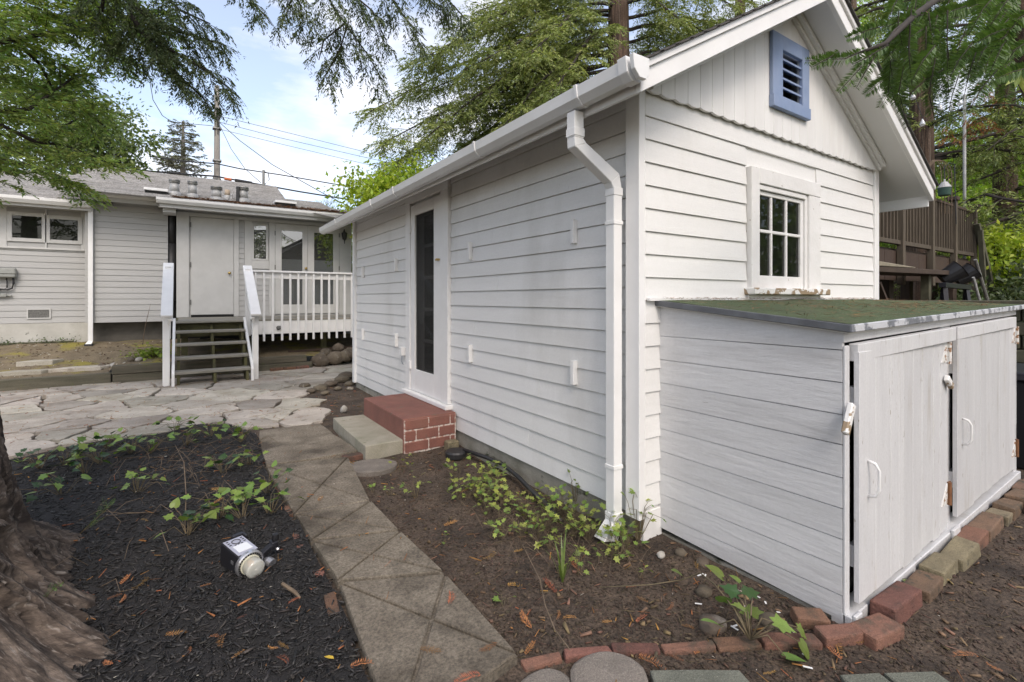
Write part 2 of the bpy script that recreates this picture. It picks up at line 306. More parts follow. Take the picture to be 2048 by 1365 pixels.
def boxo(name, mat, parent, x0, x1, y0, y1, z0, z1, bevel=.003):
    return MB().box(x0, x1, y0, y1, z0, z1).build(name, mat, parent, bevel)
def lathe(prof, c, axis=Vector((0, 0, 1)), n=24):
    m = MB(); axis = Vector(axis).normalized(); x = axis.orthogonal().normalized(); y = axis.cross(x); c = Vector(c)
    for r, h in prof:
        for k in range(n):
            a = 2 * math.pi * k / n; m.v.append(tuple(c + axis * h + (x * math.cos(a) + y * math.sin(a)) * r))
    for i in range(len(prof) - 1):
        for k in range(n):
            m.f.append((i * n + k, i * n + (k + 1) % n, (i + 1) * n + (k + 1) % n, (i + 1) * n + k)); m.mi.append(0)
    m.f.append(tuple(range(n - 1, -1, -1))); m.mi.append(0)
    e = (len(prof) - 1) * n; m.f.append(tuple(e + k for k in range(n))); m.mi.append(0)
    return m
def mesh_np(name, verts, faces_quads, mat, parent=None, smooth=False):
    v = np.asarray(verts, np.float32); q = np.asarray(faces_quads, np.int32)
    o0 = org(parent) if parent else Vector((0, 0, 0)); v = v - np.array(o0, np.float32)
    me = bpy.data.meshes.new(name); me.vertices.add(len(v)); me.vertices.foreach_set('co', v.ravel())
    k = q.shape[1]; me.loops.add(q.size); me.loops.foreach_set('vertex_index', q.ravel())
    me.polygons.add(len(q)); me.polygons.foreach_set('loop_start', np.arange(0, q.size, k, dtype=np.int32))
    me.materials.append(MT[mat]); me.update(calc_edges=True); me.validate()
    if smooth: me.polygons.foreach_set('use_smooth', np.ones(len(q), bool))
    return link(bpy.data.objects.new(name, me), parent)
def fbm(p, o=4): return noise.fractal(Vector(p), 1.0, 2.0, o)

# ================================================================== GROUND
def gh(x, y):
    """soil height"""
    h = .010 * fbm((x * 1.3, y * 1.3, 0), 3) + .007 * fbm((x * 7, y * 7, 3), 3)
    if y > 3.65 and x < -.55: h = h * .5 + .006
    h += .05 * math.exp(-(((x - .0) / .55) ** 2 + ((y - 5.1) / .8) ** 2))
    if -.6 < x and .2 < y < 2.2: h -= .03 * min(1, (x + .6) / .4) * min(1, (y - .2) * 3) * min(1, (2.2 - y) * 3)
    return h - .004
def grid(x0, x1, y0, y1, step, f, keep=None):
    nx = int((x1 - x0) / step) + 1; ny = int((y1 - y0) / step) + 1
    v = []; idx = {}
    for j in range(ny):
        for i in range(nx):
            x = x0 + i * step; y = y0 + j * step
            v.append((x, y, f(x, y)))
    q = []
    for j in range(ny - 1):
        for i in range(nx - 1):
            if keep and not keep(x0 + (i + .5) * step, y0 + (j + .5) * step): continue
            a = j * nx + i; q.append((a, a + 1, a + 1 + nx, a + nx))
    return v, q
v, q = grid(-4.2, 4.4, -2.3, 6.6, .035, gh)
tag(mesh_np('soil', v, q, 'soil', smooth=True), kind='structure')
tag(MB().add([(-160, -60, -.06), (160, -60, -.06), (160, 160, -.06), (-160, 160, -.06)], [(0, 1, 2, 3)]).build('ground', 'soilfar'), kind='structure')
v, q = grid(-9, 9, 6.5, 11.5, .25, lambda x, y: -.03 + .008 * fbm((x, y, 0)))
tag(mesh_np('yard_soil', v, q, 'soilfar', smooth=True), kind='structure')

def bank(x, y):
    base = .185 + (.10 if -3.05 < x < -2.1 else 0)
    if x > -2.1: base = .25
    t = max(0, min(1, (y - 8.2) / 2.3))
    return base + (.53 - base) * t + .02 * fbm((x * 1.7, y * 1.7, 5), 4) + .008 * fbm((x * 9, y * 9, 1), 3) - .012
v, q = grid(-8.5, 2.6, 8.12, 11.3, .07, bank)
tag(mesh_np('mossy_bank', v, q, 'moss', smooth=True), kind='structure')

# ------------------------------------------------------------------ patio of flagstones
def clip(poly, n, c):
    out = []
    for i in range(len(poly)):
        a, b = poly[i], poly[(i + 1) % len(poly)]
        da = a[0] * n[0] + a[1] * n[1] - c; db = b[0] * n[0] + b[1] * n[1] - c
        if da <= 0: out.append(a)
        if da * db < 0:
            t = da / (da - db); out.append((a[0] + (b[0] - a[0]) * t, a[1] + (b[1] - a[1]) * t))
    return out
def cell(s, others, bound, gap):
    p = bound
    for o in others:
        dx, dy = o[0] - s[0], o[1] - s[1]; l = math.hypot(dx, dy)
        if l < 1e-6 or l > 5: continue
        n = (dx / l, dy / l); c = n[0] * (s[0] + o[0]) / 2 + n[1] * (s[1] + o[1]) / 2 - gap
        p = clip(p, n, c)
        if len(p) < 3: return []
    return p
def stone_mesh(poly, z0, z1, seed, rough=.011, ch=.012, step=.06):
    pts = []
    n = len(poly); cx = sum(p[0] for p in poly) / n; cy_ = sum(p[1] for p in poly) / n
    for i in range(n):
        a, b = Vector((*poly[i], 0)), Vector((*poly[(i + 1) % n], 0)); m = max(1, min(6, int((b - a).length / step)))
        for k in range(m):
            p = a.lerp(b, k / m)
            j = 1 if k else .8
            p = p + Vector((fbm((p.x * 9, p.y * 9, seed)), fbm((p.x * 9, p.y * 9, seed + 9)), 0)) * rough * j * 2
            if k == 0: p = p.lerp(Vector((cx, cy_, 0)), .03)
            pts.append(p)
    tx, ty = rnd.uniform(-.008, .008), rnd.uniform(-.008, .008)
    def zz(p): return z1 + (p.x - cx) * tx + (p.y - cy_) * ty
    mb = MB(); k = len(pts); c = Vector((cx, cy_, 0))
    ins = [p + (c - p).normalized() * ch for p in pts]
    mb.v = [(p.x, p.y, z0) for p in pts] + [(p.x, p.y, zz(p) - ch * .6) for p in pts] + [(p.x, p.y, zz(p)) for p in ins]
    for r in range(2):
        mb.f += [(r * k + i, r * k + (i + 1) % k, (r + 1) * k + (i + 1) % k, (r + 1) * k + i) for i in range(k)]
    mb.f.append(tuple(2 * k + i for i in range(k))); mb.mi = [0] * len(mb.f)
    return mb
patio = thing('patio', None, None, (-2, 6, 0), kind='structure')
sp = [(60,352),(250,352),(385,335),(560,306),(720,326),(860,296),(140,338),(30,415),(150,410),(340,392),(560,366),(655,385),(810,365),(985,352),
      (130,462),(340,438),(600,442),(830,415),(1120,425),(1260,392),(1405,362),(60,498),(400,490),(760,478),(1230,462),(1480,432),(1665,422),
      (140,550),(390,548),(720,545),(1110,518),(1450,522),(1570,498),(1705,492),(1420,480),(70,636),(310,606),(570,592),(880,570),
      (1540,275),(1655,255),(1570,330),(1630,366),(1870,268),(1790,302),(1950,228),(1770,236),(1860,202),(1985,184),(1720,330),(1120,325),(1290,315),(1180,270),(1010,300),(1500,240)]
seeds = [tuple(G(x / 2.844, 660 + y / 2.844, .02)[:2]) for x, y in sp]
left_extra = [(-5.0, 7.4), (-5.4, 6.6), (-4.9, 5.9), (-4.3, 5.2), (-4.4, 4.6), (-5.2, 5.1), (-5.6, 7.9), (-4.7, 8.0), (-3.9, 4.35), (.75, 7.4), (1.1, 7.9), (.5, 7.9), (1.5, 7.3), (.9, 8.3), (1.5, 8.4), (-3.4,4.3)]
seeds += left_extra
ghost = [(-3.9, 3.7), (-3.3, 3.45), (-2.75, 3.75), (-2.3, 3.85), (-1.9, 3.95), (-1.72, 3.6), (-1.3, 3.2), (-.75, 3.25), (-.45, 3.9), (-.35, 4.5), (-.4, 5.2), (-.3, 5.75), (.1, 6.2), (.55, 6.6), (1.1, 6.5)]
allp = seeds + ghost
bound = [(-6.2, 3.3), (2.0, 3.3), (2.0, 8.6), (-6.2, 8.6)]
for i, s in enumerate(seeds):
    b = clip(bound, (0, 1), 8.08) if s[0] < -.3 else bound
    AN = 1.18
    p = cell((s[0], s[1] * AN), [(o[0], o[1] * AN) for o in allp if o is not s], [(x, y * AN) for x, y in b], rnd.uniform(.010, .026))
    if len(p) < 3: continue
    p = [(x, y / AN) for x, y in p]
    stone_mesh(p, -.03, .030 + rnd.uniform(0, .012), i * 3.7, .024, .008).build('flagstone', 'flag', patio)

# ------------------------------------------------------------------ garden path of scored slabs
path = thing('garden_path', None, None, (-1.3, 1.4, 0), kind='structure')
SL = [[(-1.605, -.46), (-1.105, -.378), (-1.092, .240), (-1.530, .452)],
      [(-1.532, .478), (-1.090, .268), (-1.112, .770), (-1.550, .925)],
      [(-1.552, .948), (-1.114, .795), (-1.118, 1.275), (-1.562, 1.335)],
      [(-1.566, 1.355), (-1.118, 1.300), (-.990, 2.27), (-1.590, 2.41)],
      [(-1.590, 2.440), (-.860, 2.38), (-.905, 3.03), (-.930, 3.55), (-1.505, 3.60)]]
for si, pl in enumerate(SL):
    mb = MB(); n = len(pl); cx = sum(p[0] for p in pl) / n; cy_ = sum(p[1] for p in pl) / n
    dz = rnd.uniform(-.003, .004)
    if n == 4:
        mb.hull([(x, y, -.03) for x, y in pl], [(x, y, .026 + dz) for x, y in pl])
        a, b, c, d = [Vector((*p, 0)) for p in pl]
        # crossing point of the diagonals
        r_, s_ = c - a, d - b; t = ((b - a).x * s_.y - (b - a).y * s_.x) / (r_.x * s_.y - r_.y * s_.x); m = a + r_ * t
        for p1, p2 in ((a, b), (b, c), (c, d), (d, a)):
            cc = (p1 + p2 + m) / 3
            tri = [(p1, p2), (p2, m), (m, p1)]
            base = [(p.x, p.y) for p in (p1, p2, m)]
            poly = base
            for u, v_ in tri:
                e = (v_ - u).normalized(); nn = Vector((e.y, -e.x, 0))
                if nn.dot(cc - u) > 0: nn = -nn
                g_ = .0075 if (v_ is m or u is m) else .001
                poly = clip(poly, (nn.x, nn.y), nn.dot(u) - g_)
            c2 = Vector((sum(p[0] for p in poly) / len(poly), sum(p[1] for p in poly) / len(poly), 0))
            ins = [tuple((Vector((*p, 0)).lerp(c2, .03))[:2]) for p in poly]
            k = len(poly); o = len(mb.v)
            mb.v += [(x, y, .0) for x, y in poly] + [(x, y, .034 + dz) for x, y in poly] + [(x, y, .040 + dz) for x, y in ins]
            for r in range(2): mb.f += [(o + r * k + i, o + r * k + (i + 1) % k, o + (r + 1) * k + (i + 1) % k, o + (r + 1) * k + i) for i in range(k)]
            mb.f.append(tuple(o + 2 * k + i for i in range(k)))
        mb.mi = [0] * len(mb.f)
    else:
        mb = stone_mesh(pl, -.03, .036, 5, .004, .006, .15)
    mb.build('path_slab', 'slab', path)

def round_stone(cx, cy_, rx, ry, rot, mat, seed, z=.035, n=28):
    pts = []
    for k in range(n):
        a = 2 * math.pi * k / n; rr = 1 + .04 * fbm((math.cos(a) * 1.5, math.sin(a) * 1.5, seed))
        x, y = rx * math.cos(a) * rr, ry * math.sin(a) * rr
        pts.append((cx + x * math.cos(rot) - y * math.sin(rot), cy_ + x * math.sin(rot) + y * math.cos(rot)))
    return stone_mesh(pts, -.03, z, seed, .002, .012, .3)
tag(round_stone(-.885, 1.97, .20, .165, -.4, 'stone_round', 3).build('stepping_stone', 'stone_round'), 'round concrete stepping stone beside the path below the pale step', 'stepping stone', 'garden stepping stones')
tag(round_stone(-.90, -.645, .145, .135, .2, 'stone_round', 8).build('stepping_stone', 'stone_round'), 'round concrete stepping stone in front of the brick edging', 'stepping stone', 'garden stepping stones')
tag(round_stone(-1.13, -.56, .14, .10, .4, 'stone_round', 12, .02).build('stepping_stone', 'stone_round'), 'half sunk round stone at the foot of the nearest path slab', 'stepping stone', 'garden stepping stones')
def paver(name, pts, label, z=.03):
    tag(stone_mesh([tuple(p[:2]) for p in pts], -.03, z, 4, .003, .007, .12).build(name, 'paver'), label, 'paver', 'square pavers by the brick edging')
paver('paver', [G(1297, 1338, .03), G(1297, 1338, .03) + Vector((-.14, -.22, 0)), G(1480, 1338, .03) + Vector((-.10, -.24, 0)), G(1480, 1338, .03)], 'grey green square paver at the bottom edge nearest the round stone')
paver('paver', [G(1678, 1347, .03), G(1678, 1347, .03) + Vector((-.14, -.2, 0)), G(1765, 1341, .03) + Vector((-.12, -.22, 0)), G(1758, 1342, .03)], 'grey green paver half at the bottom edge, left of the joint')
paver('paver', [G(1766, 1342, .03), G(1766, 1342, .03) + Vector((-.12, -.22, 0)), G(1868, 1340, .03) + Vector((-.10, -.25, 0)), G(1868, 1340, .03)], 'rightmost grey green paver at the bottom edge of the soil')

# ------------------------------------------------------------------ steps to the cottage door
st = thing('door_step', 'painted red brick doorstep with crumbling white mortar below the cottage door', 'step', (-.27, 2.75, 0))
MB().box(-.535, -.022, 2.20, 3.33, -.03, .298).build('step_block', 'redpaint', st, .012, seg=2)
MB().box(-.53, -.03, 2.187, 2.21, -.02, .285).build('mortar', 'mortar', st)
for r in range(3):
    z0 = .005 + r * .097; xs = [-.527, -.30, -.085, -.034] if r != 1 else [-.527, -.42, -.20, -.034]
    for a, b in zip(xs, xs[1:]):
        if b - a < .03: continue
        MB().box(a + .004, b - .008, 2.178 + rnd.uniform(0, .004), 2.206, z0 + .004, z0 + .087).build('brick', 'redpaint', st, .004)
tag(stone_mesh([(-.87, 2.19), (-.48, 2.20), (-.47, 3.36), (-.84, 3.39)], -.03, .118, 2, .003, .01, .2).build('concrete_step', 'pad'), 'pale rectangular concrete step in front of the red doorstep', 'step')
MB().box(-.17, -.06, 2.06, 2.15, -.02, .07).build('half_brick', 'brick_tan', None, .008)
tag(bpy.data.objects['half_brick'], 'worn tan half brick against the foot of the red doorstep', 'brick')
tag(lathe([(.09, -.02), (.095, .02), (.085, .034), (.02, .036)], (-.16, 1.93, 0), n=20).build('drain_cap', 'blackp'), 'black round drain cap in the soil beside the red doorstep', 'drain cap')
tag(MB().box(-1.02, -.82, 2.27, 2.36, -.02, .034).build('sunken_brick', 'brick', None, .006), 'orange brick sunk flat between the path and the round stone', 'brick')

# ------------------------------------------------------------------ brick edgings
def brick_mesh(name, mat, parent, c, size, yaw, tilt=0, seed=0):
    mb = MB(); l, w_, h = size
    mb.box(-l / 2, l / 2, -w_ / 2, w_ / 2, -h / 2, h / 2)
    m = Matrix.Translation(Vector(c)) @ Matrix.Rotation(yaw, 4, 'Z') @ Matrix.Rotation(tilt, 4, 'X') @ Matrix.Rotation(rnd.uniform(-.05, .05), 4, 'Y')
    mb.v = [tuple(m @ (Vector(p) + Vector((rnd.uniform(-1, 1), rnd.uniform(-1, 1), rnd.uniform(-1, 1))) * .005)) for p in mb.v]
    return mb.build(name, mat, parent, .009, seg=2)
ed = thing('brick_edging', 'row of half buried red bricks edging the soil bed toward the storage shed', 'edging', (-.5, -.7, 0))
EP = [(-1.10, -.385), (-.945, -.425), (-.768, -.503), (-.607, -.606), (-.418, -.712), (-.262, -.80), (-.06, -.925), (.098, -1.0)]
for i, (a, b) in enumerate(zip(EP, EP[1:])):
    c = ((a[0] + b[0]) / 2, (a[1] + b[1]) / 2 - .02); l = math.hypot(b[0] - a[0], b[1] - a[1])
    big = i >= 4
    brick_mesh('brick', 'brick', ed, (c[0], c[1], -.031 + (.008 if big else 0) + (.02 if i == 6 else 0) + rnd.uniform(-.004, .003)), (l - .008, .046 if not big else .064, .09), math.atan2(b[1] - a[1], b[0] - a[0]), rnd.uniform(-.1, .1))
ed2 = thing('brick_edging', 'row of mixed red, tan and brown bricks along the shed doors', 'edging', (1.3, -1.05, 0))
row = [(.08, .27, 'brick', .018), (.28, .575, 'brick', .045), (.60, .82, 'brick_br', .02), (.83, 1.06, 'brick_tan', .035), (1.07, 1.36, 'brick_tan', .03), (1.375, 1.59, 'brick', .03), (1.60, 1.92, 'brick_br', .03), (1.935, 2.06, 'brick_tan', .025), (2.075, 2.32, 'brick_br', .035), (2.36, 2.6, 'brick_br', .03), (2.62, 2.85, 'brick_br', .03), (2.9, 3.1, 'brick_br', .02)]
for i, (a, b, m, z) in enumerate(row):
    brick_mesh('brick', m, ed2, ((a + b) / 2, -1.05 + rnd.uniform(-.01, .01) - (.0 if i == 0 else 0), z - .022), (b - a - .006, .10, .10), .3 * rnd.uniform(-.07, .07) - (.15 if i == 0 else 0))
for k, (a, b) in enumerate(((2.25, 2.47), (2.5, 2.72), (2.75, 2.95))):
    brick_mesh('brick', 'brick_br', ed2, ((a + b) / 2, -1.17, .01), (b - a, .1, .09), rnd.uniform(-.1, .1))
tag(brick_mesh('loose_brick', 'brick', None, (.03, -.870, .02), (.125, .075, .05), -.72, .12), 'loose orange brick with white specks against the grey shed side', 'brick')
pe = thing('brick_edging', 'thin red brick edging between black mulch and the path', 'edging', (-1.6, .9, 0))
for k in (1, 2, 4, 5, 6, 8):
    y0 = .02 + k * .225
    brick_mesh('brick', 'brick', pe, (-1.590 - .02 * math.sin(k * 1.7) + (.02 if k < 2 else 0), y0 + .1, -.016 - .006 * (k % 3)), (.17, .05, .09), R(90) + rnd.uniform(-.12, .12))

# ------------------------------------------------------------------ retaining timbers
rt_ = thing('retaining_timber', 'low mossy grey timber edging the mossy bank left of the stairs', 'retaining timber', (-4.5, 8.05, 0), 'retaining timbers')
MB().box(-8.5, -3.06, 7.98, 8.10, -.05, .19).build('timber', 'timber', rt_, .008)
rt2 = thing('retaining_timber', 'taller mossy timber edging behind and left of the white stairs', 'retaining timber', (-2.2, 8.0, 0), 'retaining timbers')
MB().box(-3.05, -1.05, 7.96, 8.09, .165, .300).build('timber', 'timber', rt2, .008)
MB().box(-3.04, -1.05, 7.975, 8.10, -.05, .160).build('timber', 'timber', rt2, .008)
rt3 = thing('retaining_timber', 'two stacked timbers right of the stairs under the deck', 'retaining timber', (-.6, 8.2, 0), 'retaining timbers')
MB().box(-1.04, -.16, 8.09, 8.20, .15, .272).build('timber', 'timber', rt3, .008)
MB().box(-1.04, -.06, 8.06, 8.17, -.05, .145).build('timber', 'timber', rt3, .008)
bp = thing('brick_row', 'three red bricks in a row below the timbers right of the stairs', 'bricks', (-.5, 7.95, 0))
for k in range(3): brick_mesh('brick', 'brick', bp, (-.70 + k * .225, 7.99 + .01 * k, .045), (.21, .1, .075), .02 * k)
tag(MB().bar((-.4, 8.62, .30), (1.6, 8.50, .36), .03, .05).build('wood_strip', 'brown'), 'long reddish board lying under the white deck', 'board')

def rock(name, c, r, seed, mat='rock', sq=(1, 1, .8)):
    bm = bmesh.new(); bmesh.ops.create_icosphere(bm, subdivisions=2, radius=1)
    for v_ in bm.verts:
        d = v_.co.normalized(); k = 1 + .28 * fbm(d * 1.1 + Vector((seed, 0, 0)), 3)
        v_.co = Vector((d.x * sq[0], d.y * sq[1], d.z * sq[2])) * k * r
    me = bpy.data.meshes.new(name); bm.to_mesh(me); bm.free(); me.materials.append(MT[mat])
    me.polygons.foreach_set('use_smooth', [True] * len(me.polygons))
    o = bpy.data.objects.new(name, me); o.location = c; return link(o)
bl = [((641, 721), .17, 'leftmost grey boulder beside the end of the timbers'), ((651, 706), .12, 'tan topped boulder behind the leftmost boulders'), ((670, 716), .155, 'round speckled boulder second in the row under the deck'), ((690, 712), .145, 'round boulder third in the row under the deck'), ((703, 707), .15, 'large dark boulder by the cottage back corner'), ((676, 697), .12, 'flat boulder on the upper row under the deck')]
for i, ((x, y), r, lab) in enumerate(bl):
    p = ony(x, y, 8.30 if i in (1, 5) else 8.12)
    tag(rock('boulder', p, r, i * 2.3, 'rock', (1.05, .9, .85)), lab + ('' if 'deck' in lab or 'timbers' in lab else ' under the deck'), 'boulder', 'boulders under the deck')
for i, (x, y, r) in enumerate([(1020 / 1, 0, 0)]): pass
rk = [(610, 772, .07), (640, 776, .09), (662, 768, .085), (684, 760, .10), (700, 768, .07), (676, 778, .055), (622, 782, .06), (650, 786, .05), (700, 778, .05), (692, 752, .11)]
for i, (x, y, r) in enumerate(rk):
    p = G(x, y, .05); tag(rock('rock', p, r, i * 1.9 + 20, 'rock', (1.2, 1, .6)), 'brown rock in the loose pile by the cottage back corner', 'rock', 'rock pile by the cottage back corner')
tag(rock('pale_rock', G(688, 819, .04), .045, 41, 'pale', (1, .8, 1.1)), 'single pale rounded stone on the soil behind the concrete step', 'rock')
for i, (x, y, r, lab) in enumerate([(1322, 1108, .022, 'small pale stone near the downspout foot by the shed'), (1362, 1104, .028, 'dark stone against the grey shed side'), (1405, 1122, .032, 'brown stone at the base of the grey shed side'), (1540, 1240, .045, 'mossy stone behind the ivy by the brick edging'), (1425, 1245, .055, 'dark flat stone behind the brick edging'), (1408, 1180, .035, 'brown stone under the ivy stems')]):
    tag(rock('garden_stone', G(x, y, .01) - Vector((0, 0, r * .25)), r, i * 3.1 + 60, 'pale' if i == 0 else 'rock', (1.2, 1, .7)), lab, 'rock')

# ================================================================== COTTAGE
cot = thing('cottage', 'white clapboard garden cottage with gable roof, blue vent and plastic gutter', 'cottage', (1.5, 2.7, 0))
CW, CL = 3.12, 5.43
def ap(x, z=0): return (2.557 + .573 * x if x < 1.56 else 3.451 - .573 * (x - 1.56)) + z
MB().box(.0, CW, .0, CL, -.1, .128).build('foundation', 'conc', cot, .01)
# wall cores with openings
wl = MB()
wl.box(.0, .08, .0, 2.42, .14, 2.55).box(.0, .08, 3.28, CL, .14, 2.55).box(.0, .08, 2.42, 3.28, 2.37, 2.55).box(.0, .08, 2.42, 3.28, .14, .32)
wl.build('side_wall', 'white_y', cot)
wl = MB()
wl.box(.0801, 1.13, .0, .08, .14, 2.45).box(1.83, CW - .0801, .0, .08, .14, 2.45).box(1.13, 1.83, .0, .08, .14, 1.47).box(1.13, 1.83, .0, .08, 2.15, 2.45)
wl.prism([(.0801, 2.451), (CW - .0801, 2.451), (CW - .0801, ap(CW - .08)), (1.80, ap(1.80)), (1.80, 2.70), (1.30, 2.70), (1.30, ap(1.30)), (.0801, ap(.08))], 'y', .0, .08)
wl.prism([(1.301, 3.15), (1.799, 3.15), (1.799, ap(1.799)), (1.56, ap(1.56)), (1.301, ap(1.301))], 'y', .0, .08)
wl.build('gable_wall', 'white_x', cot)
MB().box(CW - .08, CW, .0, CL, .14, 2.55).box(.0801, CW - .0801, CL - .08, CL, .14, 2.6).build('rear_wall', 'white_x', cot)
MB().box(.09, CW - .09, .09, CL - .09, .13, .15).build('floor', 'room', cot)
MB().prism([(.09, 2.3), (CW - .09, 2.3), (CW - .09, 2.54), (1.56, 3.40), (.09, 2.54)], 'y', .5, .52).build('loft_partition', 'dark', cot)
MB().box(.085, CW - .085, 2.2, 2.22, .15, 2.5).build('partition', 'room', cot)

def lap_x(parent, name, segs, ys, z0, z1, mat, proud=.017, top=.006, gap=.002):
    for a, b in segs:
        MB().prism([(ys - proud, z0), (ys, z0), (ys, z1 - gap), (ys - top, z1 - gap)], 'x', a, b).build(name, mat, parent, .0012)
def lap_y(parent, name, segs, xs, z0, z1, mat, proud=.02, top=.006, gap=.003):
    for a, b in segs:
        MB().prism([(xs - proud, z0), (xs, z0), (xs, z1 - gap), (xs - top, z1 - gap)], 'y', a, b).build(name, mat, parent, .0012)
# gable clapboards
z = 1.342 - .1294 * 9
zs = []
while z < 2.52: zs.append(z); z += .1294
for i, z0 in enumerate(zs[:-1]):
    z1 = zs[i + 1] if i < len(zs) - 2 else 2.56
    if z0 < 1.29: segs = [(-.001, .145)]
    elif z0 < 1.39 or z0 > 2.30: segs = [(.002, 3.068)]
    else: segs = [(.002, 1.022), (2.008, 3.068)]
    if z0 < .17: z0 = .165
    lap_x(cot, 'clapboard', segs, -.001, z0, z1, 'white_x')
MB().box(.0, .155, -.018, .05, -.08, .160).build('foundation_corner', 'peel2', cot, .006)
# side clapboards
for i in range(19):
    z0 = .132 + .1285 * i; z1 = z0 + .1285 if i < 18 else 2.56
    sgs = [(.078, 2.322), (3.392, 5.36)] if z0 < 2.42 else [(.078, 5.36)]
    if i % 3 == 1 and z0 < 2.42: c_ = rnd.uniform(.6, 2.0); sgs = [(.078, c_ - .001), (c_ + .001, 2.322), (3.392, 5.36)]
    lap_y(cot, 'clapboard', sgs, -.001, z0, z1, 'white_y', .017)
# corner boards
def corner(name, x0, x1, y0, y1, z0, z1): boxo(name, 'white', cot, x0, x1, y0, y1, z0, z1, .003)
corner('corner_board', -.048, -.0005, -.026, .076, .125, 2.545)
corner('corner_board', -.0004, .004, -.0258, -.001, .125, 2.56)
corner('corner_board', -.046, -.001, 5.362, 5.46, .12, 2.53)
corner('corner_board', 3.07, 3.155, -.03, .02, .1, 2.545)
# vertical gable boards with scalloped feet
bw = .12
for i in range(26):
    x0, x1 = i * bw + .001, (i + 1) * bw - .0014
    if x0 < .004: x0 = .006
    pts = []
    for k in range(9):
        t = k / 8; pts.append((x0 + (x1 - x0) * t, 2.510 - .010 * math.sin(math.pi * t) + .002 * math.sin(i * 5.1)))
    top = [(x1, ap(x1, -.004))]
    if x0 < 1.56 < x1: top.append((1.56, ap(1.56, -.004)))
    top.append((x0, ap(x0, -.004)))
    poly = pts + top
    if x0 > 1.38 and x1 < 1.70:    # behind the vent opening: board stops below and above it
        MB().prism(pts + [(x1, 2.78), (x0, 2.78)], 'y', -.040, -.022).build('gable_board', 'white_v', cot, .0015)
        MB().prism([(x0, 3.12), (x1, 3.12)] + top, 'y', -.040, -.022).build('gable_board', 'white_v', cot, .0015)
    else:
        MB().prism(poly, 'y', -.040, -.022).build('gable_board', 'white_v', cot, .0015)
# attic vent
vent = MB(); A = (1.258, 1.771, 2.687, 3.216); B = (1.391, 1.673, 2.787, 3.112)
vent.box(A[0], B[0], -.068, -.041, A[2] + .085, A[3]).box(B[1], A[1], -.068, -.041, A[2] + .085, A[3]).box(B[0], B[1], -.0675, -.041, B[3], A[3])
vent.box(A[0] - .004, A[1] + .004, -.078, -.041, A[2], A[2] + .084)
vt = vent.build('attic_vent', 'blue', cot, .003)
for k in range(5):
    z0 = B[2] - .012 + k * .068
    MB().add([(B[0], -.058, z0), (B[1], -.058, z0), (B[1], .02, z0 + .05), (B[0], .02, z0 + .05), (B[0], -.058, z0 + .014), (B[1], -.058, z0 + .014), (B[1], .02, z0 + .064), (B[0], .02, z0 + .064)],
             [(0, 1, 2, 3), (4, 5, 6, 7), (0, 1, 5, 4), (1, 2, 6, 5), (2, 3, 7, 6), (3, 0, 4, 7)]).build('louver', 'blue', vt)
# window
win = MB(); win.box(1.035, 1.132, -.046, -.0015, 1.41, 2.245).build('window_casing', 'peel2', cot, .004)
boxo('window_casing', 'peel2', cot, 1.828, 2.003, -.044, -.0015, 1.41, 2.137, .004)
boxo('window_casing', 'peel2', cot, 1.133, 2.003, -.0455, -.0015, 2.139, 2.247, .004)
boxo('window_sill', 'peel', cot, .995, 2.05, -.095, .06, 1.378, 1.424, .006)
boxo('window_apron', 'white', cot, 1.02, 2.02, -.034, -.0015, 1.345, 1.377, .003)
boxo('window_jamb', 'peel2', cot, 1.79, 1.827, -.028, .078, 1.422, 2.137, .002)
boxo('window_jamb', 'peel2', cot, 1.133, 1.142, -.028, .078, 1.422, 2.137, .002)
boxo('window_stop', 'peel2', cot, 1.143, 1.789, -.034, -.017, 2.102, 2.136, .003)
sx0, sx1, sz0, sz1 = 1.144, 1.787, 1.424, 2.10
sash = MB(); sash.box(sx0, sx0 + .012, -.016, .02, sz0, sz1).box(sx1 - .042, sx1, -.016, .02, sz0, sz1).box(sx0 + .012, sx1 - .042, -.016, .02, sz0, 1.512).box(sx0 + .012, sx1 - .042, -.016, .02, 2.07, sz1)
so_ = sash.build('sash', 'peel2', cot, .003)
for x in (1.341, 1.547): MB().box(x - .011, x + .011, -.0145, .018, 1.512, 2.07).build('muntin', 'peel2', so_, .004)
MB().box(sx0 + .012, sx1 - .042, -.0155, .0185, 1.811, 1.833).build('muntin', 'peel2', so_, .004)
for a, b in ((1.156, 1.330), (1.352, 1.536), (1.558, 1.745)):
    for c, d in ((1.512, 1.811), (1.833, 2.07)):
        MB().box(a, b, -.001, .003, c, d).build('pane', 'glass', so_)
tag(MB().box(1.92, 2.02, .35, .75, 1.2, 2.2).build('interior_panel', 'white'), 'pale panel seen inside through the right window panes', 'panel')
# door in the side wall
boxo('door_casing', 'white', cot, -.046, -.0012, 2.325, 2.495, .345, 2.40, .004)
boxo('door_casing', 'white', cot, -.044, -.0012, 3.262, 3.388, .345, 2.40, .004)
boxo('door_casing', 'white', cot, -.047, -.0012, 2.325, 3.388, 2.401, 2.50, .004)
boxo('door_sill', 'white', cot, -.085, .02, 2.285, 3.40, .297, .343, .008)
dr = MB(); dr.box(-.036, -.004, 2.505, 2.658, .348, 2.37).box(-.036, -.004, 3.142, 3.252, .348, 2.37).box(-.0355, -.004, 2.658, 3.142, .348, .583).box(-.0355, -.004, 2.658, 3.142, 2.257, 2.37)
sc = dr.build('screen_door', 'white', cot, .003)
MB().box(-.018, -.016, 2.655, 3.145, .58, 2.26).build('insect_screen', 'screen', sc)
MB().tube([(-.05, 2.49, 1.735), (-.052, 2.54, 1.738), (-.05, 2.58, 1.735)], .009, 8).tube([(-.036, 2.535, 1.737), (-.066, 2.535, 1.737)], .012, 8).build('latch', 'brass', sc)
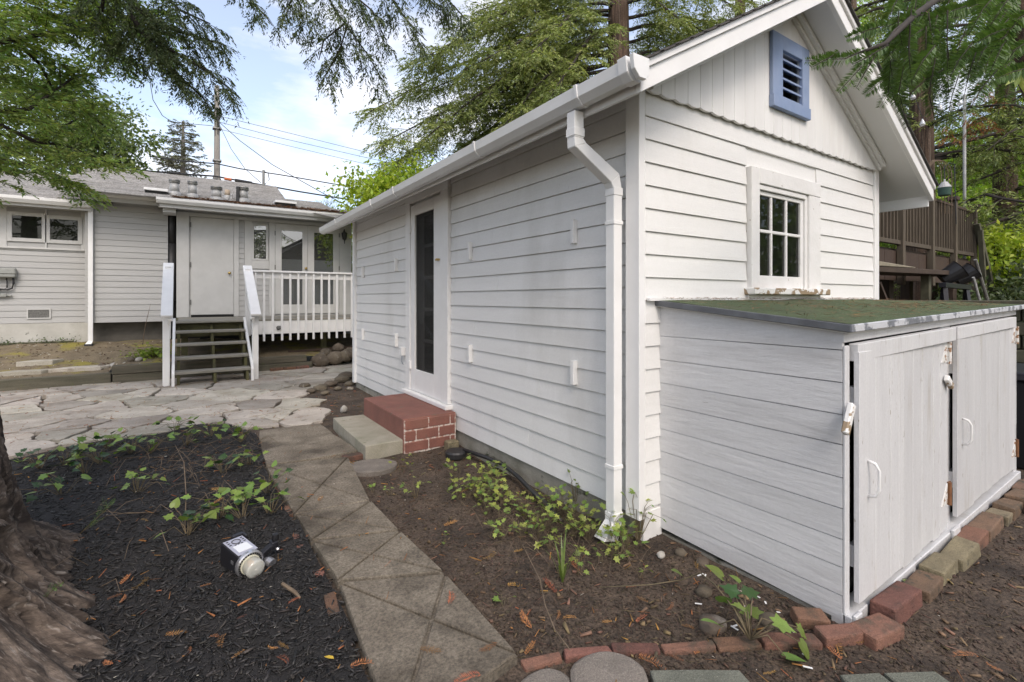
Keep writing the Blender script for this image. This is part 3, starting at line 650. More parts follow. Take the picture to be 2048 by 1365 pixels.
for zc in (2.12, .62): boxo('hinge', 'white', sc, -.056, -.03, 3.235, 3.275, zc - .045, zc + .045, .004)
idr = MB(); idr.box(.03, .06, 2.43, 2.56, .33, 2.36).box(.03, .06, 3.06, 3.27, .33, 2.36)
for a, b in ((.33, .58), (.88, .915), (1.22, 1.255), (1.56, 1.595), (1.90, 1.935), (2.24, 2.36)): idr.box(.031, .059, 2.56, 3.06, a, b)
ino = idr.build('inner_door', 'white', cot, .002)
for a, b in ((.58, .88), (.915, 1.22), (1.255, 1.56), (1.595, 1.90), (1.935, 2.24)): MB().box(.043, .047, 2.56, 3.06, a, b).build('pane', 'glass_hd', ino)
boxo('outlet_box', 'white', cot, -.07, -.015, 3.44, 3.52, .70, .80, .006)
MB().tube([(-.05, 3.48, .70), (-.055, 3.475, .63), (-.04, 3.46, .60)], .004, 5).build('wire', 'wirep', cot)
for y0, zc in ((.52, 1.785), (.52, .872), (1.90, 1.77), (1.90, .868), (3.70, 1.755), (3.70, .86), (4.99, 1.72), (4.99, .85)):
    boxo('wall_block', 'white', cot, -.05, -.012, y0, y0 + .032, zc - .078, zc + .078, .003)

# roof
rf = MB()
rf.prism([(-.326, ap(-.326)), (1.56, ap(1.56)), (1.56, ap(1.56) + .022), (-.326, ap(-.326) + .022)], 'y', -.27, CL + .30)
rf.prism([(3.57, ap(3.57)), (1.56, ap(1.56)), (1.56, ap(1.56) + .022), (3.57, ap(3.57) + .022)], 'y', -.27, CL + .30)
roof = rf.build('roof', 'soffit', cot)
def plank(xa, xb, lo, hi, ya, yb, name, mat, par=None):
    return MB().prism([(xa, ap(xa) + lo), (xb, ap(xb) + lo), (xb, ap(xb) + hi), (xa, ap(xa) + hi)], 'y', ya, yb).build(name, mat, par or roof, .003)
for xa, xb in ((-.35, 1.559), (3.592, 1.561)):
    plank(xa, xb, -.038, .064, -.302, -.27, 'rake_board', 'white')
    plank(xa, xb, .0641, .104, -.318, -.272, 'rake_trim', 'white')
    plank(.02 if xa < 0 else 3.10, xb, -.062, -.004, -.066, -.041, 'frieze_board', 'white')
    plank(.02 if xa < 0 else 3.10, xb, -.035, -.004, -.100, -.0665, 'cove_moulding', 'white')
# shingles on the roof: courses
for side in (-1, 1):
    sh = MB(); n = 17; L_ = 2.02 / math.cos(math.atan(.573)) if side > 0 else 1.91 / math.cos(math.atan(.573))
    edge = 3.61 if side > 0 else -.366
    for k in range(n):
        xa = edge + (1.56 - edge) * k / n; xb = edge + (1.56 - edge) * min(1, (k + 1.25) / n)
        sh.prism([(xa, ap(xa) + .107), (xb, ap(xb) + .105), (xb, ap(xb) + .112), (xa, ap(xa) + .121)], 'y', -.335, CL + .33)
    sh.build('shingle_courses', 'shingle_d', roof)['kind'] = 'stuff'
boxo('eave_fascia', 'white', roof, -.345, -.327, -.268, CL + .3, 2.325, 2.415, .003)
boxo('eave_fascia', 'white', roof, 3.571, 3.59, -.268, CL + .3, 2.20, 2.345, .003)
# gutter
GP = [(-.352, 2.448), (-.352, 2.385), (-.372, 2.360), (-.412, 2.360), (-.444, 2.392), (-.452, 2.448), (-.446, 2.448), (-.438, 2.395), (-.409, 2.366), (-.375, 2.366), (-.358, 2.388), (-.358, 2.448)]
def gshift(mb):
    mb.v = [(x, y, z - (y + .3) * .008) for x, y, z in mb.v]; return mb
gut = gshift(MB().prism(GP, 'y', -.255, CL + .33)).build('gutter', 'pvc', cot)
GO = [(-.350, 2.454), (-.350, 2.381), (-.370, 2.354), (-.415, 2.354), (-.449, 2.389), (-.459, 2.454)]
GC = [(x * 1.0 - (.003 if x < -.4 else -.001), z + (.003 if z > 2.4 else -.003)) for x, z in GO]
gshift(MB().prism(GC, 'y', -.312, -.256)).build('gutter_end_cap', 'pvc', gut, .003)
for px_, py_ in ((1262, 130), (1148, 185), (945, 300), (783, 393), (738, 418), (668, 455)):
    y_ = onx(px_, py_, -.46).y
    o = gshift(MB().prism(GO, 'y', y_ - .012, y_ + .012)); o.build('gutter_clip', 'pvc', gut, .002)
# downspout
ds = MB(); s2 = .0325
def sq(a, b, mi=0): ds.bar(a, b, .065, .065, (0, 1, 0), mi)
ds.box(-.42, -.355, .084, .149, 2.205, 2.345)
ds.hull([(-.42, .084, 2.205), (-.355, .084, 2.205), (-.355, .149, 2.205), (-.42, .149, 2.205)], [(-.415, .084, 2.155), (-.335, .084, 2.185), (-.335, .149, 2.185), (-.415, .149, 2.155)])
ds.hull([(-.415, .084, 2.155), (-.335, .084, 2.185), (-.335, .149, 2.185), (-.415, .149, 2.155)], [(-.15, .084, 2.00), (-.085, .084, 2.055), (-.085, .149, 2.055), (-.15, .149, 2.00)])
ds.hull([(-.15, .084, 2.00), (-.085, .084, 2.055), (-.085, .149, 2.055), (-.15, .149, 2.00)], [(-.130, .084, 1.965), (-.065, .084, 1.965), (-.065, .149, 1.965), (-.130, .149, 1.965)])
ds.box(-.130, -.065, .084, .149, .09, 1.965)
ds.hull([(-.132, .082, .10), (-.063, .082, .10), (-.063, .151, .10), (-.132, .151, .10)], [(-.215, .075, .015), (-.105, .075, -.012), (-.105, .158, -.012), (-.215, .158, .015)])
dso = ds.build('downspout', 'pvc', cot, .003)
for zc in (2.235, 1.955, .12): MB().box(-.1335 if zc < 2 else -.4235, -.0615 if zc < 2 else -.3515, .0805, .1525, zc - .022, zc + .022).build('coupling', 'pvc', dso, .002)
for zc in (1.78, .40):
    MB().box(-.1345, -.0605, .0795, .1535, zc - .011, zc + .011).box(-.0605, -.02, .125, .15, zc - .011, zc + .011).build('strap', 'pvc', dso, .002)
MB().tube([(-.10, 1.90, .035), (-.05, 1.6, .04), (-.035, 1.4, .045), (-.08, 1.1, .04), (-.14, .85, .03), (-.19, .58, .02), (-.2, .45, -.02)], .016, 8).build('black_hose', 'blackp', None, smooth=True)
tag(bpy.data.objects['black_hose'], 'black drain hose lying along the cottage foundation', 'hose')

# ================================================================== STORAGE SHED (lean-to)
bx = thing('storage_shed', 'low white lean-to storage shed with two plank doors and green roof', 'storage shed', (1.5, -.5, 0))
X0, X1, YF = .138, 2.93, -.955
BZ = [.012, .118, .235, .352, .480, .608, .745, .870, 1.003, 1.138, 1.30]
for i in range(10):
    a, b = BZ[i], BZ[i + 1]
    zt = lambda y: 1.315 + .092 * (y / .955) if i == 9 else b - .0014 - .002 * abs(y)
    b0 = a + (.03 if i == 0 else 0)
    vs = [(X0, -.004, b0), (X0, YF + .006, a), (X0 + .02, YF + .006, a), (X0 + .02, -.004, b0),
          (X0 + .002, -.004, zt(0)), (X0 + .002, YF + .006, zt(YF)), (X0 + .02, YF + .006, zt(YF)), (X0 + .02, -.004, zt(0))]
    MB().hull(vs[:4], vs[4:]).build('side_board', 'boxside', bx, .0012)
for i in range(9):
    z0 = .05 + i * .13
    MB().box(X1 - .02, X1 + .003 * (i % 2), YF + .004 - .004 * (i % 3), -.004, z0, z0 + .126).build('side_board', 'boxfront', bx, .002)
def ft(x): return 1.222 + .065 * (x - X0) / (X1 - X0)      # top of the front frame
def fr(name, xa, xb, za, zb, y0, y1, mat='boxfront', par=None):
    return MB().hull([(xa, y0, za), (xb, y0, za), (xb, y1, za), (xa, y1, za)], [(xa, y0, zb), (xb, y0, zb), (xb, y1, zb), (xa, y1, zb)]).build(name, mat, par or bx, .003)
fr('corner_post', .1385, .178, -.03, 1.155, YF - .006, YF + .005)
fr('corner_post', X1 - .075, X1 - .002, .05, 1.21, YF - .004, YF + .05)
fr('door_post', 1.378, 1.53, .04, 1.20, YF + .014, YF + .06)
def sl(name, xa, xb, da, db, y0, y1, mat='boxfront'):
    return MB().hull([(xa, y0, ft(xa) + da), (xb, y0, ft(xb) + da), (xb, y1, ft(xb) + da), (xa, y1, ft(xa) + da)], [(xa, y0, ft(xa) + db), (xb, y0, ft(xb) + db), (xb, y1, ft(xb) + db), (xa, y1, ft(xa) + db)]).build(name, mat, bx, .003)
sl('front_header', .1385, X1 - .003, -.055, -.002, YF - .002, YF + .05)
sl('door_lintel', .19, 1.44, -.135, -.062, YF - .034, YF + .004)
sl('door_lintel', 1.49, X1 - .15, -.135, -.062, YF - .030, YF + .004)
MB().hull([(.1385, YF - .03, -.012), (X1 - .02, YF - .03, .04), (X1 - .02, YF + .05, .04), (.1385, YF + .05, -.012)], [(.1385, YF - .03, .045), (X1 - .02, YF - .03, .10), (X1 - .02, YF + .05, .10), (.1385, YF + .05, .045)]).build('bottom_rail', 'boxfront', bx, .004)
MB().box(.14, .20, YF - .045, YF - .031, -.005, .055).build('rail_block', 'boxfront', bx, .003)
MB().box(1.36, 1.47, YF - .046, YF - .031, .035, .085).build('rail_block', 'boxfront', bx, .003)
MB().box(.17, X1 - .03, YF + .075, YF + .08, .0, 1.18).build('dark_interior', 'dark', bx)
MB().box(.15, X1 - .03, -.9, -.01, -.05, .01).build('footing', 'conc', bx)
def shed_door(x0, x1, zb, zt_, open_, hang, edges, name):
    """plank door hinged at its right edge x1"""
    e = bpy.data.objects.new(name, None); e.location = (0, 0, 0); link(e, bx)
    m = Matrix.Translation((x1, YF + .012, 0)) @ Matrix.Rotation(R(open_), 4, 'Z') @ Matrix.Rotation(R(hang), 4, 'Y')
    def tr(mb):
        mb.v = [tuple(m @ Vector(p)) for p in mb.v]; return mb
    o0 = org(bx)
    e.location = Vector((x1, YF, zb)) - o0
    for a, b in zip(edges, edges[1:]):
        s = rnd.uniform(-.012, .012) * (1 if a < -.3 else .3)
        tr(MB().hull([(a, -.022, zb + s), (b - .0028, -.022, zb + s), (b - .0028, 0, zb + s), (a, 0, zb + s)], [(a, -.022 + rnd.uniform(-.002, .001), zt_), (b - .0028, -.022, zt_), (b - .0028, 0, zt_), (a, 0, zt_)])).build('plank', 'boxfront', e, .0025)
    [tr(MB().box(edges[0] + .01, -.02, .0005, .025, za, za + .09)).build('batten', 'boxfront', e) for za in (zb + .15, zt_ - .24)]
    hx = edges[0] + .085; hz = .59
    tr(MB().tube([(hx, -.022, hz + .075), (hx, -.05, hz + .068), (hx + .004, -.062, hz + .04), (hx + .004, -.062, hz - .04), (hx, -.05, hz - .068), (hx, -.022, hz - .075)], .006, 8)).build('pull_handle', 'white', e, smooth=True)
    for hzc in (zt_ - .075, .275):
        tr(MB().add([(-.012, -.026, hzc - .055), (-.012, -.026, hzc + .055), (-.115, -.026, hzc - .052), (-.012, -.02, hzc - .055), (-.012, -.02, hzc + .055), (-.115, -.02, hzc - .052)],
                    [(0, 1, 2), (3, 5, 4), (0, 3, 4, 1), (1, 4, 5, 2), (2, 5, 3, 0)])).build('strap_hinge', 'hinge', e)
        tr(MB().tube([(.004, -.03, hzc - .065), (.004, -.03, hzc + .06)], .011, 8).box(.004, .05, -.026, -.019, hzc - .055, hzc + .055)).build('hinge_pin', 'rust' if hzc < .5 else 'hinge', e)
    return e
d1 = shed_door(.235, 1.385, .075, 1.13, 1.3, .0, [-1.196, -1.02, -.85, -.74, -.68, -.555, -.42, -.24, -.13, -.004], 'shed_door')
d2 = shed_door(1.50, 2.86, .125, 1.165, .7, .0, [-1.368, -1.18, -1.04, -.90, -.76, -.62, -.45, -.3, -.16, -.004], 'shed_door')
for (px_, py_, w_, ang) in ((1697, 838, .13, 62), (1898, 765, .10, -35)):
    p = ony(px_, py_, YF - .03); d_ = Vector((math.cos(R(ang)), 0, math.sin(R(ang)))) * w_ / 2
    MB().bar(p - d_, p + d_, .034, .024, (0, 1, 0)).build('turn_latch', 'peel', bx, .005)
# roof of the shed
RA = lambda x, y: 1.325 + .098 * (y / .955) + .062 * (x - X0) / (X1 - X0) * (-y / .955)
rv = []; nx, ny = 30, 12
for j in range(ny + 1):
    for i in range(nx + 1):
        x = X0 - .025 + (X1 + .05 - X0) * i / nx; y = -.004 + (YF - .035) * j / ny
        rv.append((x, y, RA(x, y) + .022 + .006 * fbm((x * 2, y * 2, 2))))
rq = [(j * (nx + 1) + i, j * (nx + 1) + i + 1, (j + 1) * (nx + 1) + i + 1, (j + 1) * (nx + 1) + i) for j in range(ny) for i in range(nx)]
mesh_np('roll_roofing', rv, rq, 'rollroof', bx, True)
MB().hull([(X0 - .02, -.003, RA(X0, 0) - .02), (X1 + .02, -.003, RA(X1, 0) - .02), (X1 + .02, YF - .025, RA(X1, YF) - .02), (X0 - .02, YF - .025, RA(X0, YF) - .02)],
          [(X0 - .02, -.003, RA(X0, 0) - .005), (X1 + .02, -.003, RA(X1, 0) - .005), (X1 + .02, YF - .025, RA(X1, YF) - .005), (X0 - .02, YF - .025, RA(X0, YF) - .005)]).build('roof_deck', 'white', bx)
def edge(a, b, mat, name='roof_flashing'):
    a = Vector(a); b = Vector(b)
    MB().bar(a, b, .012, .032).build(name, mat, bx, .003)
edge((X0 - .031, .0, RA(X0, 0) + .002), (X0 - .031, YF - .04, RA(X0, YF) + .002), 'flash')
edge((X0 - .036, YF - .040, RA(X0, YF) + .003), (X1 + .035, YF - .040, RA(X1, YF) + .003), 'flash_p')
edge((X1 + .031, .0, RA(X1, 0) + .002), (X1 + .031, YF - .034, RA(X1, YF) + .002), 'flash')
MB().box(.02, 3.06, -.040, -.022, 1.338, 1.352).build('wall_flashing', 'peel2', bx)
# needles and debris on the roof
def litter_strips(name, n, f, lens, wid, mat, seed, parent=None):
    r = np.random.RandomState(seed); V = []; Q = []
    for k in range(n):
        p, nrm = f(r); l = r.uniform(*lens); a = r.uniform(0, 6.283); d = Vector((math.cos(a), math.sin(a), r.normal(0, .15)))
        s = Vector((-d.y, d.x, r.normal(0, .3))).normalized() * wid * r.uniform(.6, 1.4); o = len(V); p = Vector(p)
        V += [p - d * l / 2 - s * .3, p - s, p + d * l / 2, p + s]; Q.append((o, o + 1, o + 2, o + 3))
    return mesh_np(name, [tuple(x) for x in V], Q, mat, parent)
def roofpt(r):
    while 1:
        x, y = r.uniform(X0, X1), r.uniform(YF, -.01)
        if r.rand() < .04 + 1.2 * max(0, fbm((x * 1.6, y * 2.2, 8), 2)) ** 2 + (.25 if y > -.08 else 0): break
    return (x, y, RA(x, y) + .03 + r.uniform(0, .006)), None
tag(litter_strips('fallen_needles', 2200, roofpt, (.02, .07), .0014, 'needles', 5), 'brown redwood needles scattered over the green shed roof', 'needles', kind='stuff')

# ================================================================== MAIN HOUSE
ho = thing('main_house', 'long low white clapboard house with grey shingle roof and raised deck', 'house', (-2, 10.6, .5))
YL, YM, YD = 10.60, 10.25, 10.18
def ox(px, Y): return ony(px, 598, Y).x
def oz(px, py, Y): return ony(px, py, Y).z
xl1, xm0, xm1, xd0, xd1 = ox(176, YL), ox(187, YM), ox(336, YM), ox(354, YD), 1.27
# cores
MB().box(-8, xl1, YL, YL + .1, .90, 3.12).build('left_wall', 'house', ho)
MB().box(xm0 - .05, xm1, YM, YM + .1, .895, 3.25).build('middle_wall', 'house', ho)
MB().box(xl1, xm0 - .051, YM + .002, YL + .1, .90, 3.25).build('return_wall', 'house', ho)
MB().box(xd0, xd1, YD, YD + .1, .95, 3.2).build('door_wall', 'house', ho)
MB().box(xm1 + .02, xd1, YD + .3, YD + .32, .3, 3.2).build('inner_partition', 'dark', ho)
MB().box(xd1 - .1, xd1, YD + .1001, 13.5, .4, 3.2).build('right_wall', 'house', ho)
MB().box(-8, xl1 + .05, YL - .012, YL + .1, .3, .897).build('foundation', 'conc_h', ho, .006)
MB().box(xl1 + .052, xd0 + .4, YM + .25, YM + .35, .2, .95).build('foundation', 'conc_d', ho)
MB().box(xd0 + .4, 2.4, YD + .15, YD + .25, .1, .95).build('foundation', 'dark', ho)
ex = .1135
# clapboards left
wz0, wz1 = oz(84, 492, YL), oz(84, 425, YL)
z0 = .90; k = 0
while z0 < 2.36:
    b = min(z0 + ex, wz0 - .10)
    if b - z0 > .03: lap_x(ho, 'clapboard', [(-8, xl1 - .01)], YL - .001, z0, b, 'house', .016, .005)
    z0 += ex
boxo('window_apron', 'house_t', ho, -8, xl1 - .01, YL - .022, YL - .001, wz0 - .098, wz0 - .075, .003)
boxo('window_sill', 'house_t', ho, -8, xl1 - .01, YL - .05, YL - .001, wz0 - .072, wz0 - .035, .004)
boxo('frieze_board', 'house_t', ho, -8, xl1 - .01, YL - .02, YL - .001, wz1 + .06, 3.10, .003)
boxo('wall_panel', 'house_t', ho, -8, ox(14, YL), YL - .018, YL - .001, wz0 - .034, wz1 + .059, .002)
boxo('wall_panel', 'house_t', ho, ox(162, YL), xl1 - .01, YL - .018, YL - .001, wz0 - .034, wz1 + .059, .002)
def win2(p0, p1, py0, py1, Y, fw, name, mat_g, par, fr_mat='house_t', proud=.03):
    """framed glazed unit: glass opening from pixel p0..p1, frame fw wide"""
    a, b = ox(p0, Y), ox(p1, Y); pm = (p0 + p1) / 2; c, d = oz(pm, py1, Y), oz(pm, py0, Y)
    f = MB(); y0, y1 = Y - proud, Y - .001
    f.box(a - fw, a, y0, y1, c - fw, d + fw).box(b, b + fw, y0, y1, c - fw, d + fw).box(a, b, y0 + .0005, y1, c - fw, c).box(a, b, y0 + .0005, y1, d, d + fw)
    o = f.build(name, fr_mat, par, .003)
    MB().box(a, b, Y - .012, Y - .008, c, d).build('pane', mat_g, o)
    return o
win2(25, 84, 433, 477, YL, .068, 'window', 'glass_hd', ho)
win2(100.5, 156, 440, 481, YL, .068, 'window', 'glass_hd', ho)
MB().box(ox(84, YL) + .0685, ox(100.5, YL) - .0685, YL - .026, YL - .001, wz0 - .034, wz1 + .059).build('window_mullion', 'house_t', ho)
# middle section clapboards
z0 = .895
while z0 < 3.2:
    lap_x(ho, 'clapboard', [(xm0 - .04, xm1 - .002)], YM - .001, z0, min(z0 + ex, 3.24), 'house', .016, .005); z0 += ex
# corner downspout
d_ = MB(); xa, xb = ox(176.5, YM - .05), ox(186.5, YM - .05); d_.box(xa, xb, YM - .09, YM - .022, .56, 3.2).hull([(xa, YM - .09, .56), (xb, YM - .09, .56), (xb, YM - .022, .56), (xa, YM - .022, .56)], [(xa - .04, YM - .12, .50), (xb - .02, YM - .12, .50), (xb - .02, YM - .03, .49), (xa - .04, YM - .03, .49)])
d_.build('downspout', 'pvc', ho, .003)
MB().box(xa - .05, xb, YM - .14, YM - .02, .46, .505).build('drain_shoe', 'blackp', ho, .004)
# foundation vent
va, vb = ox(57, YL), ox(99.5, YL); vc, vd = oz(78, 636, YL), oz(78, 620, YL)
fo = MB().box(va - .02, vb + .02, YL - .032, YL - .017, vc - .02, vc).box(va - .02, vb + .02, YL - .032, YL - .017, vd, vd + .02).box(va - .02, va, YL - .032, YL - .017, vc, vd).box(vb, vb + .02, YL - .032, YL - .017, vc, vd).build('foundation_vent', 'house_t', ho)
MB().box(va, vb, YL - .025, YL - .02, vc, vd).build('vent_mesh', 'mesh', fo)
# utility enclosure with cables
ma, mb_ = ox(-20, YL), ox(35.5, YL); mc, md = oz(18, 556, YL), oz(18, 537, YL)
ub = thing('utility_box', 'grey green utility enclosure with black cables on the left house wall', 'utility box', (ox(5, YL), YL - .08, mc))
MB().box(ma, mb_, YL - .15, YL - .03, mc, md).build('enclosure', 'meter', ub, .03, seg=3)
MB().box(ma - .01, mb_ + .0, YL - .165, YL - .152, mc + .07, mc + .09).build('lid_lip', 'meter', ub, .004)
MB().tube([ony(13, 556, YL - .06), ony(14, 565, YL - .06), ony(14, 576, YL - .06), ony(8, 579, YL - .06), ony(-8, 582, YL - .06)], .010, 6).build('cable', 'wire', ub, smooth=True)
MB().tube([ony(26, 555, YL - .06), ony(27, 568, YL - .06), ony(24, 577, YL - .06), ony(14, 580, YL - .06), ony(-8, 578, YL - .06)], .016, 6).build('cable', 'wire', ub, smooth=True)
MB().box(ox(-15, YL), ox(15, YL), YL - .08, YL - .02, oz(0, 594, YL), oz(0, 588, YL)).tube([ony(12, 591, YL - .05), ony(23, 592, YL - .05)], .02, 8).build('hose_bib', 'meter', ub)
MB().tube([(-8, YL - .05, .53), (-4.4, YL - .05, .535), (xl1 - .2, YL - .06, .54)], .02, 6).build('ground_pipe', 'gplank', ho)
# dark gap with black vent pipes
MB().tube([ony(343.5, 602, YM + .05), ony(343.5, 488, YM + .05)], .075, 12).build('vent_pipe', 'blackp', ho, smooth=True)
MB().tube([ony(343.5, 488, YM + .05), ony(343.5, 420, YM + .05)], .062, 12).build('vent_pipe', 'blackp', ho, smooth=True)
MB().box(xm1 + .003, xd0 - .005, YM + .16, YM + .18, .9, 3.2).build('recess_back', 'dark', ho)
# door wall trims
boxo('corner_board', 'house_t', ho, xd0 - .01, ox(378, YD), YD - .03, YD - .0015, .97, 3.12, .003)
da, db = ox(382, YD), ox(467, YD); dz1 = oz(425, 437.5, YD); dz0 = .985
boxo('head_board', 'house_t', ho, ox(378, YD) + .001, xd1, YD - .028, YD - .0015, dz1 + .015, 3.12, .003)
do = boxo('closet_door', 'house_t', ho, da, db, YD - .020, YD - .0015, dz0 + .035, dz1, .003)
boxo('threshold', 'dark', ho, da, db, YD - .03, YD - .002, dz0 - .02, dz0 + .03, 0)
kx, kz = ox(458.5, YD), oz(458.5, 546.5, YD)
lathe([(.028, 0), (.028, .012), (.012, .016), (.012, .03), (.026, .04), (.03, .055), (.02, .068), (.004, .07)], (kx, YD - .02, kz), (0, -1, 0), 16).build('door_knob', 'brass', do, smooth=True)
for py in (450, 530, 605): boxo('hinge', 'mesh', do, da - .018, da + .004, YD - .034, YD - .02, oz(382, py, YD) - .05, oz(382, py, YD) + .05, 0)
boxo('door_casing', 'house_t', ho, db + .006, ox(477.5, YD), YD - .029, YD - .0015, .97, dz1 + .014, .003)
z0 = .97
fx0, fx1 = ox(538, YD), ox(546, YD)
wb0 = oz(513, 538, YD)
while z0 < dz1:
    s = [(ox(477.5, YD) + .001, ox(488.5, YD))] if z0 > wb0 - .03 else [(ox(477.5, YD) + .001, fx0 - .002)]
    lap_x(ho, 'clapboard', s, YD - .001, z0, min(z0 + ex, dz1 + .012), 'house', .016, .005); z0 += ex
# narrow window
sw = win2(507.5, 532, 452, 518, YD, .04, 'narrow_window', 'glass_h', ho)
boxo('window_panel', 'house_t', ho, ox(489, YD), ox(507.5, YD) - .041, YD - .026, YD - .0015, wb0, dz1 + .013, .003)
boxo('window_panel', 'house_t', ho, ox(507.5, YD) - .04, ox(537.5, YD), YD - .0262, YD - .0015, wb0, oz(513, 518, YD) - .041, .003)
boxo('french_door_jamb', 'house_t', ho, fx0, ox(549.5, YD), YD - .03, YD - .0015, .97, dz1 + .013, .003)
def french(p0, p1, g0, g1, hinge, name):
    a, b = ox(p0, YD), ox(p1, YD); c, d = ox(g0, YD), ox(g1, YD); z0, z1 = 1.01, dz1
    gz0, gz1 = oz(585, 609.5, YD), oz(585, 463, YD)
    f = MB(); f.box(a, c, YD - .024, YD - .002, z0, z1).box(d, b - .006, YD - .024, YD - .002, z0, z1).box(c, d, YD - .0235, YD - .002, z0, gz0).box(c, d, YD - .0235, YD - .002, gz1, z1)
    o = f.build(name, 'house_t', ho, .003); MB().box(c, d, YD - .012, YD - .008, gz0, gz1).build('pane', 'glass_h', o)
    for py in (467, 535): boxo('hinge', 'mesh', o, (a if hinge < 0 else b) - .012, (a if hinge < 0 else b) + .008, YD - .036, YD - .0245, oz(p0, py, YD) - .05, oz(p0, py, YD) + .05, 0)
    return o
f1 = french(550, 615, 563, 604.5, -1, 'french_door'); f2 = french(615, 678, 628, 666, 1, 'french_door')
lathe([(.026, 0), (.026, .01), (.012, .014), (.012, .03), (.026, .04), (.028, .055), (.004, .065)], (ox(611, YD), YD - .024, oz(611, 537.5, YD)), (0, -1, 0), 14).build('door_knob', 'brass', f1, smooth=True)
boxo('french_door_jamb', 'house_t', ho, ox(678, YD) + .002, xd1, YD - .027, YD - .0015, .97, dz1 + .013, .003)
# eaves, gutters and soffits
EY, EZ, SL_ = 9.72, 3.27, .31
def gut_h(name, x0, x1, y, z, h=.10, w_=.11):
    MB().prism([(y, z), (y - w_, z), (y - w_ * .95, z - h * .45), (y - w_ * .55, z - h), (y, z - h)], 'x', x0, x1).build(name, 'pvc', ho, .003)
gut_h('gutter', ox(313, EY), 2.2, EY - .12, EZ + .0, .10)
gut_h('gutter', xm0 - .1, ox(313, EY) + .2, EY + .10, EZ + .04, .08, .08)
gut_h('gutter', -8, xl1 + .1, 10.12, 3.15, .11)
boxo('eave_fascia', 'house_t', ho, ox(313, EY) + .05, 2.2, EY - .118, EY - .09, EZ - .17, EZ - .002, .003)
boxo('eave_fascia', 'house_t', ho, xm0 - .1, ox(313, EY) + .05, EY + .101, EY + .12, EZ - .12, EZ + .03, .003)
boxo('eave_fascia', 'house_t', ho, -8, xl1 + .1, 10.121, 10.14, 2.99, 3.14, .003)
MB().add([(xd0 - .3, EY - .09, EZ - .15), (2.2, EY - .09, EZ - .15), (2.2, YD + .02, EZ - .10), (xd0 - .3, YD + .02, EZ - .10)], [(0, 1, 2, 3)]).build('soffit', 'soffit', ho)
MB().add([(xm0 - .1, EY + .12, EZ - .10), (xd0 - .25, EY + .12, EZ - .10), (xd0 - .25, YM + .02, EZ - .02), (xm0 - .1, YM + .02, EZ - .02)], [(0, 1, 2, 3)]).build('soffit', 'soffit', ho)
MB().add([(-8, 10.14, 3.0), (xl1 + .1, 10.14, 3.0), (xl1 + .1, YL + .02, 3.08), (-8, YL + .02, 3.08)], [(0, 1, 2, 3)]).build('soffit', 'soffit', ho)
boxo('beam_end', 'house_t', ho, ox(326, EY + .1), ox(352, EY + .1), EY + .0, YD - .031, oz(340, 427, EY + .1), oz(340, 409, EY + .1), .004)
# shingle roofs
def plane_pt(px, py, y0, z0, s):
    r = ray(px, py); t = (z0 - CAM[2] - s * (y0 - CAM[1])) / (r[2] - s * r[1]); return Vector(CAM) + r * t
def shingles(name, x0, xmax, y0, z0, s, y1, seed, par):
    r = np.random.RandomState(seed); V = []; Q = []; e = .135; n = int((y1 - y0) / e)
    for k in range(n):
        ya = y0 + k * e; yb = ya + e * 1.15; x = x0 - r.uniform(0, .3); xm = xmax(ya + .07)
        while x < xm:
            w_ = r.uniform(.16, .34); xe = min(x + w_, xm); h = r.uniform(.010, .022)
            za, zb = z0 + s * (ya - y0), z0 + s * (yb - y0); o = len(V); j = r.uniform(0, .012)
            V += [(x, ya + j, za - .005), (xe - .004, ya + j, za - .005), (xe - .004, ya + j, za + h), (x, ya + j, za + h), (xe - .004, yb, zb), (x, yb, zb)]
            Q += [(o, o + 1, o + 2, o + 3), (o + 3, o + 2, o + 4, o + 5)]; x = xe
    o = mesh_np(name, V, Q, 'shingle', par); o['kind'] = 'stuff'; return o
pr = [plane_pt(*p, EY - .2, EZ, SL_) for p in ((552, 374), (573, 402), (640, 405.5), (668, 421), (700, 440))]
def xm_main(y):
    pts = sorted([(p.y, p.x) for p in pr]); pts = [(p.y, p.x) for p in pr][::-1]
    best = -9
    for (ya, xa), (yb, xb) in zip(pts, pts[1:]):
        if min(ya, yb) <= y <= max(ya, yb) and abs(yb - ya) > 1e-4: best = max(best, xa + (xb - xa) * (y - ya) / (yb - ya))
    if best > -8: return best
    return 2.2 if y < pr[4].y else pr[0].x
RY = pr[0].y
roofm = MB().add([(xm0 - .2, EY - .22, EZ - .012), (2.2, EY - .22, EZ - .012), tuple(pr[4] - Vector((0, 0, .02))), tuple(pr[3] - Vector((0, 0, .02))), tuple(pr[2] - Vector((0, 0, .02))), tuple(pr[1] - Vector((0, 0, .02))), tuple(pr[0] - Vector((0, 0, .02))), (xm0 - .2, RY, EZ + SL_ * (RY - EY + .2) - .02)], [(0, 1, 2, 3, 4, 5, 6, 7)]).build('roof', 'shingle', ho)
shingles('shingle_courses', xm0 - .2, xm_main, EY - .22, EZ, SL_, RY + .02, 3, roofm)
MB().add([(xm0 - .2, RY, EZ + SL_ * (RY - EY + .2) - .02), tuple(pr[0] - Vector((0, 0, .02))), (pr[0].x, RY + 4, EZ), (xm0 - .2, RY + 4, EZ)], [(0, 1, 2, 3)]).build('roof_back', 'shingle', ho)
roofl = MB().add([(-9, 10.05, 3.135), (xm0 + .3, 10.05, 3.135), (xm0 + .3, RY, 3.135 + SL_ * (RY - 10.05)), (-9, RY, 3.135 + SL_ * (RY - 10.05))], [(0, 1, 2, 3)]).build('roof', 'shingle', ho)
shingles('shingle_courses', -9, lambda y: xm0 + .3, 10.04, 3.15, SL_, RY, 4, roofl)
